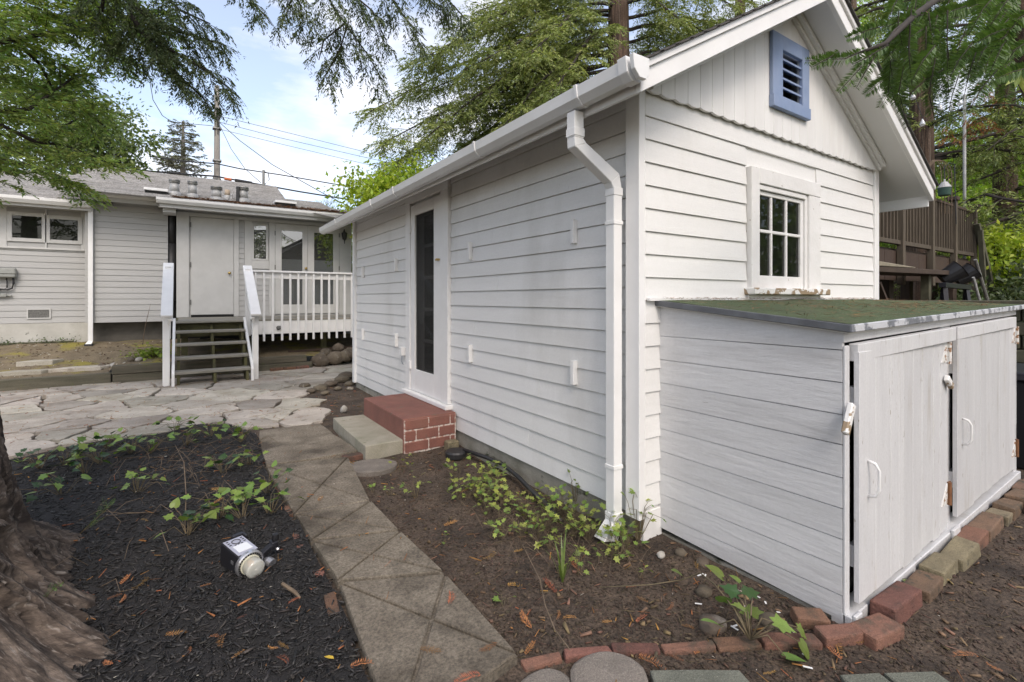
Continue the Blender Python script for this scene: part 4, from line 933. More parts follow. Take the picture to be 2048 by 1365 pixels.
# redwood needles collected on the eave
def eavept(r):
    x = r.uniform(-2.3, 1.9); y = EY - .2 + abs(r.normal(0, .10 + .10 * max(0, (x + 1.2)) / 3)); 
    if x < -1.4 and r.rand() < .5: y = EY - .2 + abs(r.normal(0, .05))
    return (x, y, EZ + SL_ * (y - EY + .22) + r.uniform(.012, .04)), None
tag(litter_strips('roof_needles', 2600, eavept, (.05, .14), .008, 'needles', 9), 'rusty brown needles drifted along the house eave', 'needles', kind='stuff')
# roof vents
def rv_(px, py, ptop, r, label, cap=True, mat='galv'):
    b = plane_pt(px, py, EY - .2, EZ, SL_); d = (b - Vector(CAM)).dot(Vector((FW[0], FW[1], 0))); h = (py - ptop) * d / FPX; r = r * d / FPX
    t = thing('roof_vent', label, 'vent', tuple(b), 'vent pipes on the house roof')
    lathe([(r * 1.5, -.03), (r * 1.45, .02), (r * 1.1, .07)], b, n=18).build('flashing_base', 'galv', t, smooth=False)
    lathe([(r * 1.12, .05), (r * .92, h * .8)], b, n=18).build('pipe', mat, t, smooth=True)
    if cap: lathe([(r * .9, h * .78), (r * 1.2, h * .8), (r * 1.25, h * .86), (r * 1.05, h * .87), (r * 1.05, h * .92), (r * 1.25, h * .93), (r * 1.2, h), (r * .3, h * 1.02)], b, n=18).build('cap', 'galv_d' if mat == 'galv' else mat, t)
    return t
rv_(349, 391, 360, 8.0, 'leftmost galvanised roof vent with flared base')
rv_(385, 395, 363, 7.2, 'straight galvanised roof vent with plain cap, second from left')
rv_(433, 402, 374, 8.5, 'galvanised roof vent with wide cap, third from left')
rv_(455, 398, 376, 5.0, 'small buff clay roof pipe between two metal vents', False, 'terra')
rv_(463, 400, 384, 2.2, 'thin metal roof pipe beside the clay pipe', False)
rv_(486, 404, 375, 8.5, 'rightmost galvanised roof vent')
b_ = plane_pt(475.5, 404, EY - .2, EZ, SL_)
tag(MB().box(b_.x - .03, b_.x + .03, b_.y - .03, b_.y + .03, b_.z - .02, b_.z + .32).build('roof_flue', 'blackp', None, .01), 'dark rectangular flue against the rightmost roof vent', 'flue')
for pa, pb, lab in ((290, 334, 'low white topped roof vent left of the vent pipes'), (552, 589, 'low white topped roof vent at the right end of the roof')):
    a_ = plane_pt(pa, 388 if pa < 400 else 412, EY - .2, EZ, SL_); c_ = plane_pt(pb, 391 if pa < 400 else 414, EY - .2, EZ, SL_)
    t = thing('low_roof_vent', lab, 'vent', tuple(a_), 'low roof vents')
    MB().box(a_.x, c_.x, a_.y, a_.y + .4, a_.z - .06, a_.z + .075).build('body', 'dark', t)
    MB().box(a_.x - .02, c_.x + .02, a_.y - .03, a_.y + .45, a_.z + .076, a_.z + .125).build('hood', 'pvc', t, .006)
# wall lantern
p = ony(689, 472, YD - .1)
ln = thing('wall_lantern', 'small dark lantern on the house wall beside the french doors', 'lantern', tuple(p))
MB().tube([p + Vector((0, .08, .10)), p + Vector((0, .02, .15)), p + Vector((0, 0, .10))], .012, 6).build('bracket', 'black', ln)
lathe([(.02, .10), (.075, .06), (.065, .05), (.045, -.08), (.015, -.11), (.008, -.19)], p, n=6).build('lamp_body', 'black', ln)

# ================================================================== DECK AND STAIRS
dk = thing('deck', 'white painted raised deck with picket railing in front of the french doors', 'deck', (-.6, 8.9, .3))
DY, DZ, DX0, DX1 = 8.36, .968, -2.20, 1.85
n = 14; bwid = (YD - .03 - DY) / n
for k in range(n):
    boxo('deck_board', 'tread', dk, DX0, DX1, DY - .02 + k * bwid, DY - .02 + (k + 1) * bwid - .006, DZ - .035, DZ, .003)
boxo('rim_board', 'white', dk, -1.11, DX1, DY - .012, DY + .03, DZ - .285, DZ - .037, .004)
boxo('rim_board', 'stringer', dk, DX0, -1.111, DY, DY + .03, DZ - .285, DZ - .037, .004)
boxo('rim_board', 'stringer', dk, DX0 - .03, DX0 - .001, DY, YD - .03, DZ - .285, DZ, .004)
for x in (-2.1, -1.1, .3, 1.6): boxo('support_post', 'stringer', dk, x - .05, x + .05, DY + .35, DY + .45, .1, DZ - .04, .003)
RZ = 1.882
boxo('top_rail', 'white', dk, -1.10, DX1, DY - .07, DY + .04, RZ - .035, RZ, .004)
boxo('under_rail', 'white', dk, -1.10, DX1, DY - .012, DY + .026, RZ - .15, RZ - .037, .003)
bpx = [511, 528, 545.5, 564, 580.5, 596.5, 612, 627, 643, 658, 673.5, 689, 703.5]
xs = [ox(p, DY - .03) for p in bpx] + [ox(703.5, DY - .03) + .148 * (i + 1) for i in range(6)]
for x in xs: boxo('baluster', 'white', dk, x - .019, x + .019, DY - .052, DY - .014, .555, RZ - .036, .003)
MB().tube([ony(560, 657, DY - .02), ony(560, 652, DY - .02)], .03, 10).build('rim_fitting', 'mesh', dk)
tp = ony(557, 656, DY - .02); lathe([(.04, 0), (.04, .03), (.02, .05)], tp, (0, -1, 0), 12).build('rim_fitting', 'mesh', dk)

sr = thing('deck_stairs', 'open wooden stairs with white handrails leading up to the deck', 'stairs', (-1.75, 7.2, 0))
SX0, SX1 = -2.26, -1.19
ris, run = .192, .275
for k in range(4):
    y0 = 7.10 + k * run; zt = .045 + ris * (k + 1)
    boxo('tread', 'tread', sr, SX0 + .03, SX1 - .02, y0 - .02, y0 + .255, zt - .04, zt, .005)
boxo('tread', 'tread', sr, SX0 + .03, SX1 - .02, DY - .16, DY - .022, DZ - .038, DZ - .002, .005)
def stringer(x, w_, mat, name, lo=.0, hi=.0):
    poly = [(7.14, -.02)]
    pts = [(7.12, .0)]
    for k in range(4):
        zt = .045 + ris * (k + 1) - .042; pts += [(7.11 + k * run, zt), (7.11 + (k + 1) * run, zt)]
    pts += [(DY - .02, DZ - .04), (DY - .02, DZ - .30), (7.42, 0)]
    MB().prism(pts, 'x', x - w_ / 2, x + w_ / 2).build(name, mat, sr, .002)
stringer(SX0 + .075, .04, 'stringer', 'stringer'); stringer((SX0 + SX1) / 2 + .02, .04, 'stringer', 'stringer'); stringer(SX1 - .065, .04, 'stringer', 'stringer')
for x in (SX0 + .012, SX1 + .0):
    MB().prism([(7.03, .0), (7.11, .0), (7.11, .24), (DY - .03, DZ - .06), (DY - .03, DZ + .05), (7.06, .27), (7.03, .22)], 'x', x - .019, x + .019).build('side_skirt', 'white', sr, .003)
# handrails: lower post, upper post, sloping cap
for x, s in ((-2.335, -1), (-1.135, 1)):
    boxo('lower_post', 'white', sr, x - .045, x + .045, 7.16, 7.25, .0, 1.09, .004)
    boxo('upper_post', 'white', sr, x - .04, x + .04, DY - .10, DY - .015, DZ - .3, 1.90, .004)
    a, b = Vector((x - .01 * s, 7.00, 1.085)), Vector((x + .005, DY + .10, 1.955))
    MB().bar(a, b, .15, .042).build('handrail_cap', 'white', sr, .010, seg=2)
    MB().bar(a + Vector((.03 * -s, .06, -.085)), b + Vector((.03 * -s, -.1, -.085)), .04, .11).build('handrail_board', 'white', sr, .004)
    MB().bar(a + Vector((.06 * -s, .02, -.06)), b + Vector((.06 * -s, -.05, -.06)), .03, .035).build('grip_rail', 'white', sr, .006)

# ================================================================== UTILITY POLE AND WIRES
pd = 26.0
pp = at(434, 598, pd)
up = thing('utility_pole', 'tall weathered wooden utility pole behind the house roof', 'utility pole', (pp.x, pp.y, 0))
ztop = at(434, 172, pd).z
MB().tube([(pp.x, pp.y, -.2), (pp.x, pp.y, ztop * .5), (pp.x, pp.y, ztop)], [.19, .16, .12], 12).build('pole', 'pole', up, smooth=True)
hw = MB()
for k in range(14):
    a = rnd.uniform(0, 6.28); zc = at(434, rnd.uniform(225, 262), pd).z; r_ = rnd.uniform(.15, .32)
    q = Vector((pp.x + RT[0] * math.cos(a) * r_, pp.y + RT[1] * math.cos(a) * r_ - .15, zc))
    hw.tube([Vector((pp.x, pp.y - .1, zc + .1)), q, q + Vector((0, 0, -rnd.uniform(.1, .4)))], .025, 5)
hw.build('cable_hardware', 'wire', up)
MB().bar(at(430, 433 - 75, pd), at(438, 358, pd), .4, .1).build('cable_clamp', 'galv_d', up)
for zc in (322, 258): MB().box(pp.x - .2, pp.x + .2, pp.y - .2, pp.y + .2, at(434, zc, pd).z - .04, at(434, zc, pd).z + .04).build('pole_band', 'galv_d', up)
def cable(name, pts, r, mat, label):
    P = []
    for (a, b) in zip(pts, pts[1:]):
        for k in range(8):
            t = k / 8; P.append(at(*[a[i] + (b[i] - a[i]) * t for i in range(3)]))
    P.append(at(*pts[-1])); tag(MB().tube(P, r, 5).build(name, mat, up if 0 else None), label, 'cable', 'overhead cables')
cable('overhead_cable', [(436, 232, 26), (560, 262, 27), (725, 303, 28), (900, 345, 29)], .016, 'wirep', 'topmost pale overhead cable running right from the pole')
cable('overhead_cable', [(436, 244, 26), (560, 276, 27), (725, 314, 28), (900, 352, 29)], .016, 'wirep', 'second pale overhead cable running right from the pole')
cable('overhead_cable', [(436, 258, 26), (560, 288, 27), (725, 327, 28), (900, 365, 29)], .014, 'wirep', 'third pale overhead cable running right from the pole')
cable('overhead_cable', [(440, 246, 26), (480, 282, 24.5), (545, 330, 23), (648, 388, 20), (720, 425, 18)], .017, 'wire', 'long service cable sloping down from the pole to the right')
cable('overhead_cable', [(440, 252, 26), (462, 298, 23), (490, 338, 20), (522, 366, 17)], .013, 'wire', 'service cable dropping steeply from the pole to the house roof mast')
cable('overhead_cable', [(300, 313, 24), (360, 322, 24), (434, 328, 25.7), (480, 338, 26), (560, 350, 27), (700, 374, 29)], .032, 'wire', 'thick cable crossing the pole just above the roof')
cable('overhead_cable', [(290, 342, 22), (370, 349, 22), (430, 353, 23), (500, 366, 24), (600, 384, 25), (700, 400, 26)], .040, 'wire', 'lowest thick cable running along the roof ridge')
cable('overhead_cable', [(300, 165, 20), (306, 200, 20), (325, 232, 21), (345, 245, 22), (425, 252, 25.8)], .014, 'wire', 'cable curving from the left tree to the pole')
tag(MB().tube([at(470, 361, 23.3), at(504, 367, 23.6)], .085, 8).build('cable_splice', 'black'), 'black splice case on the lowest cable', 'splice case')
tag(MB().tube([at(449, 358, 23), at(463, 360, 23.1)], .07, 8).build('cable_marker', 'orange'), 'orange marker clipped to the lowest cable beside the pole', 'cable marker')
mp_ = plane_pt(527, 372, EY - .2, EZ, SL_)
rm = thing('roof_mast', 'thin grey service mast on the house roof ridge', 'mast', tuple(mp_))
MB().tube([mp_, mp_ + Vector((0, 0, .45))], .035, 8).build('mast_pipe', 'galv_d', rm)
MB().tube([mp_ + Vector((0, 0, .42)), mp_ + Vector((.12, 0, .38)), mp_ + Vector((.15, 0, .2)), mp_ + Vector((.04, 0, .05))], .012, 6).build('drip_loop', 'wire', rm)

# ================================================================== TREES
def nrm(a): return a / np.maximum(np.linalg.norm(a, axis=-1, keepdims=True), 1e-9)
def leaves_np(P, D, ln, wd, rs, roll=.9):
    """diamond leaves: base P, direction D, length ln, width wd -> verts, quads"""
    n = len(P); D = nrm(D)
    up = np.tile([0, 0, 1.0], (n, 1)) + rs.normal(0, roll, (n, 3)); S = nrm(np.cross(D, up)); U = np.cross(S, D)
    ln = ln[:, None]; wd = wd[:, None]
    V = np.stack([P, P + D * ln * .42 + S * wd * .5 + U * wd * .12, P + D * ln - U * wd * .15, P + D * ln * .42 - S * wd * .5 + U * wd * .12], 1)
    return V.reshape(-1, 3), np.arange(n * 4).reshape(n, 4)
def poly_sample(pts, step):
    out = []; T = []
    tot = sum((b - a).length for a, b in zip(pts, pts[1:])); done = 0
    for a, b in zip(pts, pts[1:]):
        l = (b - a).length; k = max(1, int(l / step))
        for i in range(k):
            out.append(a + (b - a) * (i / k)); T.append(((b - a).normalized(), (done + l * i / k) / max(tot, 1e-6)))
        done += l
    return out, T
def crown(limbs, rs, sec=.22, sec_len=.8, tw=.09, tw_len=.28, n_leaf=11, leaf=(.05, .09), wid=.22, droop=.55, br=None, up=.0, keep=None, t0=.1, spread=1.0, br_r=.008):
    P0 = []; D0 = []; LN = []
    for pts in limbs:
        pts = [Vector(p) for p in pts]; S, T = poly_sample(pts, sec); side = 1
        for p, (t, f) in zip(S, T):
            if f < t0: continue
            for rep in range(1 if f < .9 else 2):
                side = -side
                h = Vector((-t.y, t.x, 0)); h = h.normalized() if h.length > 1e-4 else Vector((1, 0, 0))
                d = (t * rs.uniform(.35, .9) + h * side * rs.uniform(.5, 1.1) * spread + Vector((rs.normal(0, .25), rs.normal(0, .25), rs.normal(up - droop * .25, .28)))).normalized()
                L2 = sec_len * rs.uniform(.55, 1.15) * (1.1 - .55 * f); m = max(3, int(L2 / tw)); q = Vector(p); path = [q.copy()]
                for k in range(m):
                    d = (d + Vector((0, 0, -droop * tw * .9)) + Vector((rs.normal(0, .07), rs.normal(0, .07), rs.normal(0, .05)))).normalized()
                    q = q + d * tw; path.append(q.copy())
                    sd = Vector((-d.y, d.x, 0)); sd = sd.normalized() if sd.length > 1e-3 else Vector((1, 0, 0))
                    for s in (-1, 1):
                        if keep and not keep(q): continue
                        td = d * rs.uniform(.3, 1) + sd * s * rs.uniform(.4, 1) + Vector((0, 0, rs.normal(-droop * .5, .3)))
                        P0.append(tuple(q)); D0.append(tuple(td.normalized())); LN.append(tw_len * rs.uniform(.5, 1.2) * (1.15 - .6 * k / m))
                if br is not None and (keep is None or keep(path[len(path) // 2])): br.tube(path[::2] + [path[-1]], [br_r * (1 - .7 * i / (len(path[::2]))) for i in range(len(path[::2]) + 1)], 3)
    P0 = np.array(P0); D0 = np.array(D0); LN = np.array(LN); n = len(P0)
    tt = np.linspace(.08, 1.0, n_leaf)[None, :, None] + rs.uniform(-.04, .04, (n, n_leaf, 1))
    sag = np.zeros((n, n_leaf, 3)); sag[:, :, 2] = -(tt[:, :, 0] ** 2) * LN[:, None] * droop * .5
    P = P0[:, None, :] + D0[:, None, :] * tt * LN[:, None, None] + sag
    s = nrm(np.cross(D0, np.array([0, 0, 1.0])) + 1e-6)
    sg = np.where(np.arange(n_leaf) % 2 == 0, 1, -1)[None, :, None]
    D = D0[:, None, :] * .75 + s[:, None, :] * sg * .65 + rs.normal(0, .22, (n, n_leaf, 3)) + np.array([0, 0, -droop * .35])
    ln = rs.uniform(leaf[0], leaf[1], n * n_leaf) * np.tile(np.linspace(1.1, .75, n_leaf), n)
    return leaves_np(P.reshape(-1, 3), D.reshape(-1, 3), ln, ln * wid * rs.uniform(.7, 1.3, len(ln)), rs)
def limb_tubes(mb, limbs, r0, r1):
    for pts in limbs:
        pts = [Vector(p) for p in pts]; S, T = poly_sample(pts, .35); S.append(pts[-1]); m = len(S)
        S = [p + Vector((fbm(p * 1.3), fbm(p * 1.3 + Vector((5, 0, 0))), fbm(p * 1.3 + Vector((9, 0, 0))))) * .05 for p in S]
        mb.tube(S, [r0 + (r1 - r0) * i / (m - 1) for i in range(m)], 6)
def pxl(*pts): return [at(*p) for p in pts]

# --- big redwood in the left foreground: flared fluted trunk, boughs over the patio
TC = Vector((-3.30, 1.02, 0))
fr_ = thing('redwood_tree', 'huge fluted redwood trunk at the left edge rising from black mulch, boughs overhead', 'tree', tuple(TC))
nt_, nh = 420, 64
tv = []
zsx = [-.08 + 1.3 * (i / 110) ** 1.1 for i in range(111)] + [1.3 + 8.2 * ((i + 1) / 27) for i in range(27)]
for z in zsx:
    for k in range(nt_):
        a = 2 * math.pi * k / nt_; ca, sa = math.cos(a), math.sin(a)
        fl = math.exp(-max(z, 0) / .30)
        da_ = lambda c: abs((a - R(c) + math.pi) % (2 * math.pi) - math.pi)
        lob = sum(math.exp(-(da_(c) / R(w2)) ** 2) for c, w2 in ((62, 20), (-40, 24), (155, 30), (-125, 30), (-75, 12))); lob2 = .5 + .5 * math.cos(9 * a + 1.0)
        r = .488 - .018 * max(0, z - .8) + fl * (.24 + .36 * min(1.1, lob) + .06 * lob2) + .06 * math.exp(-max(z, 0) / .9) * lob
        twist = a + z * .25
        def rg(f, zf, sd): return 1 - abs(noise.noise(Vector((math.cos(twist) * f + sd, math.sin(twist) * f, z * zf + sd)))) * 2
        wob = .35 * noise.noise(Vector((ca * 3, sa * 3, z * 2.2))); twist += wob
        r += (.055 * noise.noise(Vector((math.cos(twist) * 4.5, math.sin(twist) * 4.5, z * .9))) + .042 * rg(8, .9, 3) + .026 * rg(19, 1.8, 7) + .013 * rg(42, 4, 11)
              + .008 * noise.noise(Vector((ca * 60, sa * 60, z * 9))) + .006 * noise.noise(Vector((ca * 90, sa * 90, z * 40)))) * (1 + fl * .5) - .045
        r = max(.1, r)
        tv.append((TC.x + r * ca, TC.y + r * sa, z + .02 * fl * noise.noise(Vector((ca * 9, sa * 9, z * 6)))))
tq = [(i * nt_ + k, i * nt_ + (k + 1) % nt_, (i + 1) * nt_ + (k + 1) % nt_, (i + 1) * nt_ + k) for i in range(len(zsx) - 1) for k in range(nt_)]
tro = mesh_np('trunk', tv, tq, 'bark', fr_, True)
uvl = tro.data.uv_layers.new(name='UVMap'); arc = [0.0]; ta = np.array(tv).reshape(len(zsx), nt_, 3)
for i in range(1, len(zsx)): arc.append(arc[-1] + float(np.linalg.norm(ta[i] - ta[i - 1], axis=1).mean()))
vi = np.zeros(len(tro.data.loops), np.int32); tro.data.loops.foreach_get('vertex_index', vi)
ku, kv = vi % nt_, vi // nt_; aa = np.abs((ku / nt_) * 2 - 1) * 3.1
uvl.data.foreach_set('uv', np.stack([aa, np.array(arc)[kv] + .25 * np.sin(aa * 3)], 1).astype(np.float32).ravel())
rs = np.random.RandomState(11)
LB = [pxl((-160, 130, 4.2), (0, 85, 4.6), (190, 48, 5.0), (300, 20, 5.3)), pxl((-120, 300, 4.6), (0, 255, 4.8), (70, 287, 5.0), (130, 292, 5.2), (230, 330, 5.4)),
      pxl((-150, 40, 5.0), (60, 20, 5.4), (180, 60, 5.7), (250, 120, 5.9)), pxl((-150, 180, 5.2), (20, 150, 5.5), (130, 190, 5.8), (210, 250, 6.0)),
      pxl((-160, 330, 5.4), (0, 320, 5.5), (90, 340, 5.7), (165, 380, 5.9)), pxl((-100, -60, 5.0), (90, -30, 5.2), (230, 0, 5.4), (330, 40, 5.6)),
      pxl((-100, 230, 4.4), (60, 215, 4.8), (150, 150, 5.2)), pxl((-150, -20, 4.4), (20, 60, 4.8), (80, 130, 5.2), (110, 190, 5.4)),
      pxl((-100, 380, 5.6), (30, 300, 5.9), (120, 250, 6.2), (170, 230, 6.3)), pxl((20, -80, 5.2), (150, -20, 5.4), (270, 70, 5.6), (330, 110, 5.8))]
bl_ = MB(); limb_tubes(bl_, LB, .030, .008)
v, q = crown(LB, rs, .066, .72, .07, .22, 12, (.042, .085), .30, .22, bl_, 0, None, .05, 1.0, .005)
mesh_np('crown', v, q, 'lf_left', fr_)
LD = [pxl((215, -60, 4.6), (262, 10, 4.8), (270, 60, 4.9), (245, 105, 5.0)), pxl((262, 10, 4.8), (330, 50, 5.0), (400, 75, 5.1), (450, 90, 5.2)), pxl((270, 55, 4.9), (340, 100, 5.0), (410, 140, 5.1), (465, 180, 5.2)),
      pxl((265, 30, 4.8), (320, 120, 5.0), (370, 165, 5.1), (415, 205, 5.2)), pxl((300, -40, 4.9), (360, 20, 5.1), (420, 50, 5.2)), pxl((220, -60, 4.7), (200, 20, 4.8), (170, 60, 4.9))]
limb_tubes(bl_, LD, .022, .006)
v, q = crown(LD, rs, .045, .45, .055, .17, 12, (.035, .065), .25, .9, bl_, 0, None, .05, .9, .004)
mesh_np('crown', v, q, 'lf_dark', fr_)
LC = [pxl((470, -70, 4.4), (500, 0, 4.5), (530, 25, 4.6), (545, 48, 4.6)), pxl((560, -80, 4.4), (600, 10, 4.6), (610, 50, 4.7)), pxl((620, -80, 4.5), (670, 20, 4.7), (693, 50, 4.8), (730, 110, 4.9), (765, 165, 5.0)),
      pxl((693, 50, 4.8), (680, 100, 4.8), (655, 150, 4.9), (668, 175, 4.9)), pxl((740, -80, 4.6), (800, 30, 4.8), (830, 70, 4.9), (850, 85, 4.9)), pxl((650, -60, 4.6), (740, 20, 4.8), (770, 90, 4.9)), pxl((560, -80, 4.5), (580, -10, 4.6), (570, 30, 4.6)),
      pxl((690, 45, 4.8), (650, 80, 4.8), (640, 115, 4.9)), pxl((840, -80, 4.9), (900, 0, 5.0), (930, 40, 5.1)), pxl((780, -90, 5.0), (850, -20, 5.1), (880, 30, 5.2))]
limb_tubes(bl_, LC, .012, .004)
v, q = crown(LC, rs, .05, .35, .05, .14, 11, (.028, .055), .29, 1.0, bl_, 0, None, .1, .9, .003)
mesh_np('crown', v, q, 'lf_dark', fr_)
LU = []  # unseen high boughs, added above the view to shade the house front
for k in range(13):
    a = rs.uniform(.9, 2.0); z = rs.uniform(5.8, 9.2); l = rs.uniform(3.0, 6.5); s_ = TC + Vector((0, 0, z)); d_ = Vector((math.cos(a), math.sin(a), 0))
    LU.append([s_, s_ + d_ * l * .5 + Vector((0, 0, .15 * l)), s_ + d_ * l + Vector((0, 0, -.02 * l))])
limb_tubes(bl_, LU, .05, .01)
v, q = crown(LU, rs, .3, .9, .16, .34, 9, (.08, .15), .3, .35, None, 0, None, .15)
mesh_np('crown', v, q, 'lf_left', fr_)
# boughs tie back to the trunk
trunk_pt = lambda z: TC + Vector((.1, .25, z))
for l_ in LB + LD[:1] + LD[4:] + LC[:3] + LC[4:7] + LC[8:]:
    e = l_[0]; s_ = trunk_pt(min(9, e.z + 1.6)); bl_.tube([s_, s_.lerp(e, .5) + Vector((0, 0, .35)), e], [.06, .04, .024], 6)
bl_.build('bough', 'branch', fr_, smooth=True)

# --- redwood behind the cottage
def conifer(name, label, px, d, htop, r0, limbs_n, zrange, reach, seed, leafmat, up=.05, density=1.0, leaf=(.06, .12), barkm='bark2', lean=(0, 0), n_leaf=9, keep=None, spacing=.45, droop=.5, sec_len=.9, side=None, group=None):
    base = at(px, 598, d); base.z = 0
    t = thing(name, label, 'tree', tuple(base), group)
    rs = np.random.RandomState(seed); tr = MB()
    m = 16
    pts = [base + Vector((lean[0] * i / m, lean[1] * i / m, htop * i / m - .1)) for i in range(m + 1)]
    tr.tube(pts, [r0 * (1 - .75 * i / m) * (1.25 if i == 0 else 1) for i in range(m + 1)], 14); tr.build('trunk', barkm, t, smooth=True)
    L_ = []
    for k in range(limbs_n):
        z = rs.uniform(*zrange); a = rs.uniform(0, 6.283) if side is None else rs.normal(side[0], side[1])
        rr = reach * rs.uniform(.55, 1.1) * (1 - .55 * (z - zrange[0]) / (zrange[1] - zrange[0] + 1e-6) * (1 if side is None else .3))
        s = base + Vector((lean[0] * z / htop, lean[1] * z / htop, z)); d_ = Vector((math.cos(a), math.sin(a), 0))
        L_.append([s, s + d_ * rr * .45 + Vector((0, 0, up * rr)), s + d_ * rr * .8 + Vector((0, 0, up * rr * .4 - .1 * rr)), s + d_ * rr + Vector((0, 0, -.22 * rr))])
    br = MB(); limb_tubes(br, L_, r0 * .16, .01)
    v, q = crown(L_, rs, spacing / density * .55, sec_len * 1.25, .14, .42, n_leaf, leaf, .28, droop, br, 0, keep, .12, 1.0, .010)
    mesh_np('crown', v, q, leafmat, t); br.build('bough', 'branch', t)
    return t
DB = 12.5
b0 = at(1237, 598, DB); b0.z = 0
rb = thing('redwood_tree', 'redwood with dark trunk rising behind the cottage roof, drooping olive sprays', 'tree', tuple(b0))
tr = MB(); tr.tube([b0 + Vector((0, 0, z)) for z in (-.1, 2, 5, 8, 11, 16)], [.48, .36, .31, .27, .22, .12], 16); tr.build('trunk', 'bark2', rb, smooth=True)
rs = np.random.RandomState(5)
def bl2(*pts): return [at(px, py, d) for px, py, d in pts]
LR = []
for (py0, px1, py1, dd) in [(20, 820, 130, -.8), (60, 740, 225, .3), (90, 790, 330, -1.2), (-10, 900, 60, .8), (40, 930, 140, -1.5), (110, 860, 240, 1.0), (130, 760, 290, -.2), (150, 840, 380, .5), (-40, 960, 20, -.4), (75, 1010, 250, -1.8), (100, 900, 330, 1.2), (5, 1060, 110, -2.2), (140, 740, 365, -.6), (60, 1100, 200, -2.5), (125, 960, 350, .0), (-70, 1050, -10, .2), (30, 1010, 90, 1.0), (160, 820, 420, .9), (90, 830, 190, .1), (-30, 860, 110, -1.1)]:
    LR.append(bl2((1237, py0, DB), (1237 + (px1 - 1237) * .4, py0 - 15 + (py1 - py0) * .18, DB + dd * .4), (1237 + (px1 - 1237) * .75, py0 + (py1 - py0) * .6, DB + dd * .8), (px1, py1, DB + dd)))
for (py0, px1, py1, dd) in [(40, 1420, 70, .5), (-20, 1480, 20, -.5), (90, 1380, 110, 1.2), (10, 1360, 40, -1), (-60, 1440, -30, .8), (120, 1400, 160, .6), (60, 1520, 60, 1.5)]:
    LR.append(bl2((1237, py0, DB), (1237 + (px1 - 1237) * .5, py0 - 20, DB + dd * .5), (px1, py1, DB + dd)))
br = MB(); limb_tubes(br, LR, .05, .012)
v, q = crown(LR, rs, .098, 1.1, .12, .36, 11, (.060, .115), .29, .45, br, 0, None, .12, 1.0, .008)
mesh_np('crown', v, q, 'lf_back', rb); br.build('bough', 'branch', rb)

# --- trees on the right
conifer('redwood_tree', 'redwood with straight reddish trunk behind the brown neighbour deck', 1842, 14.0, 17, .40, 46, (3.2, 13), 5.2, 21, 'lf_right', .05, 1.0, (.07, .13), n_leaf=8)
conifer('redwood_tree', 'dense conifer standing at the far right behind the metal pole', 2010, 16.0, 16, .40, 50, (1.8, 13), 5.0, 22, 'lf_right', .05, 1.0, (.07, .14), n_leaf=8)
conifer('redwood_tree', 'conifer filling the gap above the right roof slope', 1700, 19.0, 19, .45, 44, (4.5, 17), 5.5, 23, 'lf_back', .05, .9, (.09, .16), n_leaf=8)
conifer('redwood_tree', 'shaded conifer behind the others at the far right edge', 2180, 13.0, 14, .38, 44, (1.2, 11), 5.0, 24, 'lf_right', .05, .9, (.07, .14), n_leaf=8)
conifer('redwood_tree', 'conifer filling the top centre behind the rear redwood', 1090, 17.0, 17, .3, 56, (4.6, 16), 4.4, 27, 'lf_back', .05, 1.0, (.09, .16), n_leaf=8)
conifer('redwood_tree', 'tall conifer between the cottage ridge and the rear redwood', 1480, 24.0, 22, .5, 44, (5, 20), 6.0, 26, 'lf_back', .05, .75, (.10, .18), n_leaf=8)
def broadleaf(name, label, px, py, d, rad, n, leaf, mat, seed, squash=.75, clumps=26, trunk_r=.1, group=None):
    c = at(px, py, d); rs = np.random.RandomState(seed)
    t = thing(name, label, 'tree' if 'tree' in name else 'shrub', (c.x, c.y, 0), group)
    tr = MB(); tr.tube([(c.x, c.y, -.1), (c.x + .1, c.y, c.z * .5), (c.x, c.y, c.z)], [trunk_r, trunk_r * .8, trunk_r * .5], 8)
    cc = nrm(rs.normal(0, 1, (clumps, 3))) * rs.uniform(.35, 1.0, (clumps, 1)) * np.array([1, 1, squash]) * rad + np.array(c)
    for k in cc: tr.tube([(c.x, c.y, max(.1, c.z - rad * .7)), tuple((np.array(c) + k) / 2 - [0, 0, rad * .15]), tuple(k)], [trunk_r * .3, trunk_r * .18, .008], 4)
    tr.build('trunk', 'branch', t)
    ci = rs.randint(0, clumps, n); P = cc[ci] + rs.normal(0, rad * .17, (n, 3)); P[:, 2] = np.maximum(P[:, 2], .03)
    D = rs.normal(0, 1, (n, 3)) + (P - cc[ci]) * 1.2 + np.array([0, 0, -.5]); ln = rs.uniform(*leaf, n)
    v, q = leaves_np(P, D, ln, ln * rs.uniform(.42, .62, n), rs); mesh_np('crown', v, q, mat, t); return t
broadleaf('lime_tree', 'lime green broadleaf tree between the house and the cottage eave', 800, 415, 11.0, 1.25, 13000, (.07, .14), 'lf_lime', 31, .8, 30)
broadleaf('lime_tree', 'lime green sapling seen through the gap beside the cottage back corner', 700, 500, 13, .9, 2500, (.08, .16), 'lf_lime', 32, 1.3, 12, .05)
broadleaf('pale_tree', 'airy pale green tree behind the left boughs above the roof', 232, 305, 20, 1.6, 6000, (.12, .22), 'lf_airy', 33, 1.0, 26, .12)
broadleaf('pale_tree', 'airy pale green tree left of the far conifer', 150, 250, 22, 2.4, 7000, (.12, .24), 'lf_airy', 34, 1.1, 28, .14)
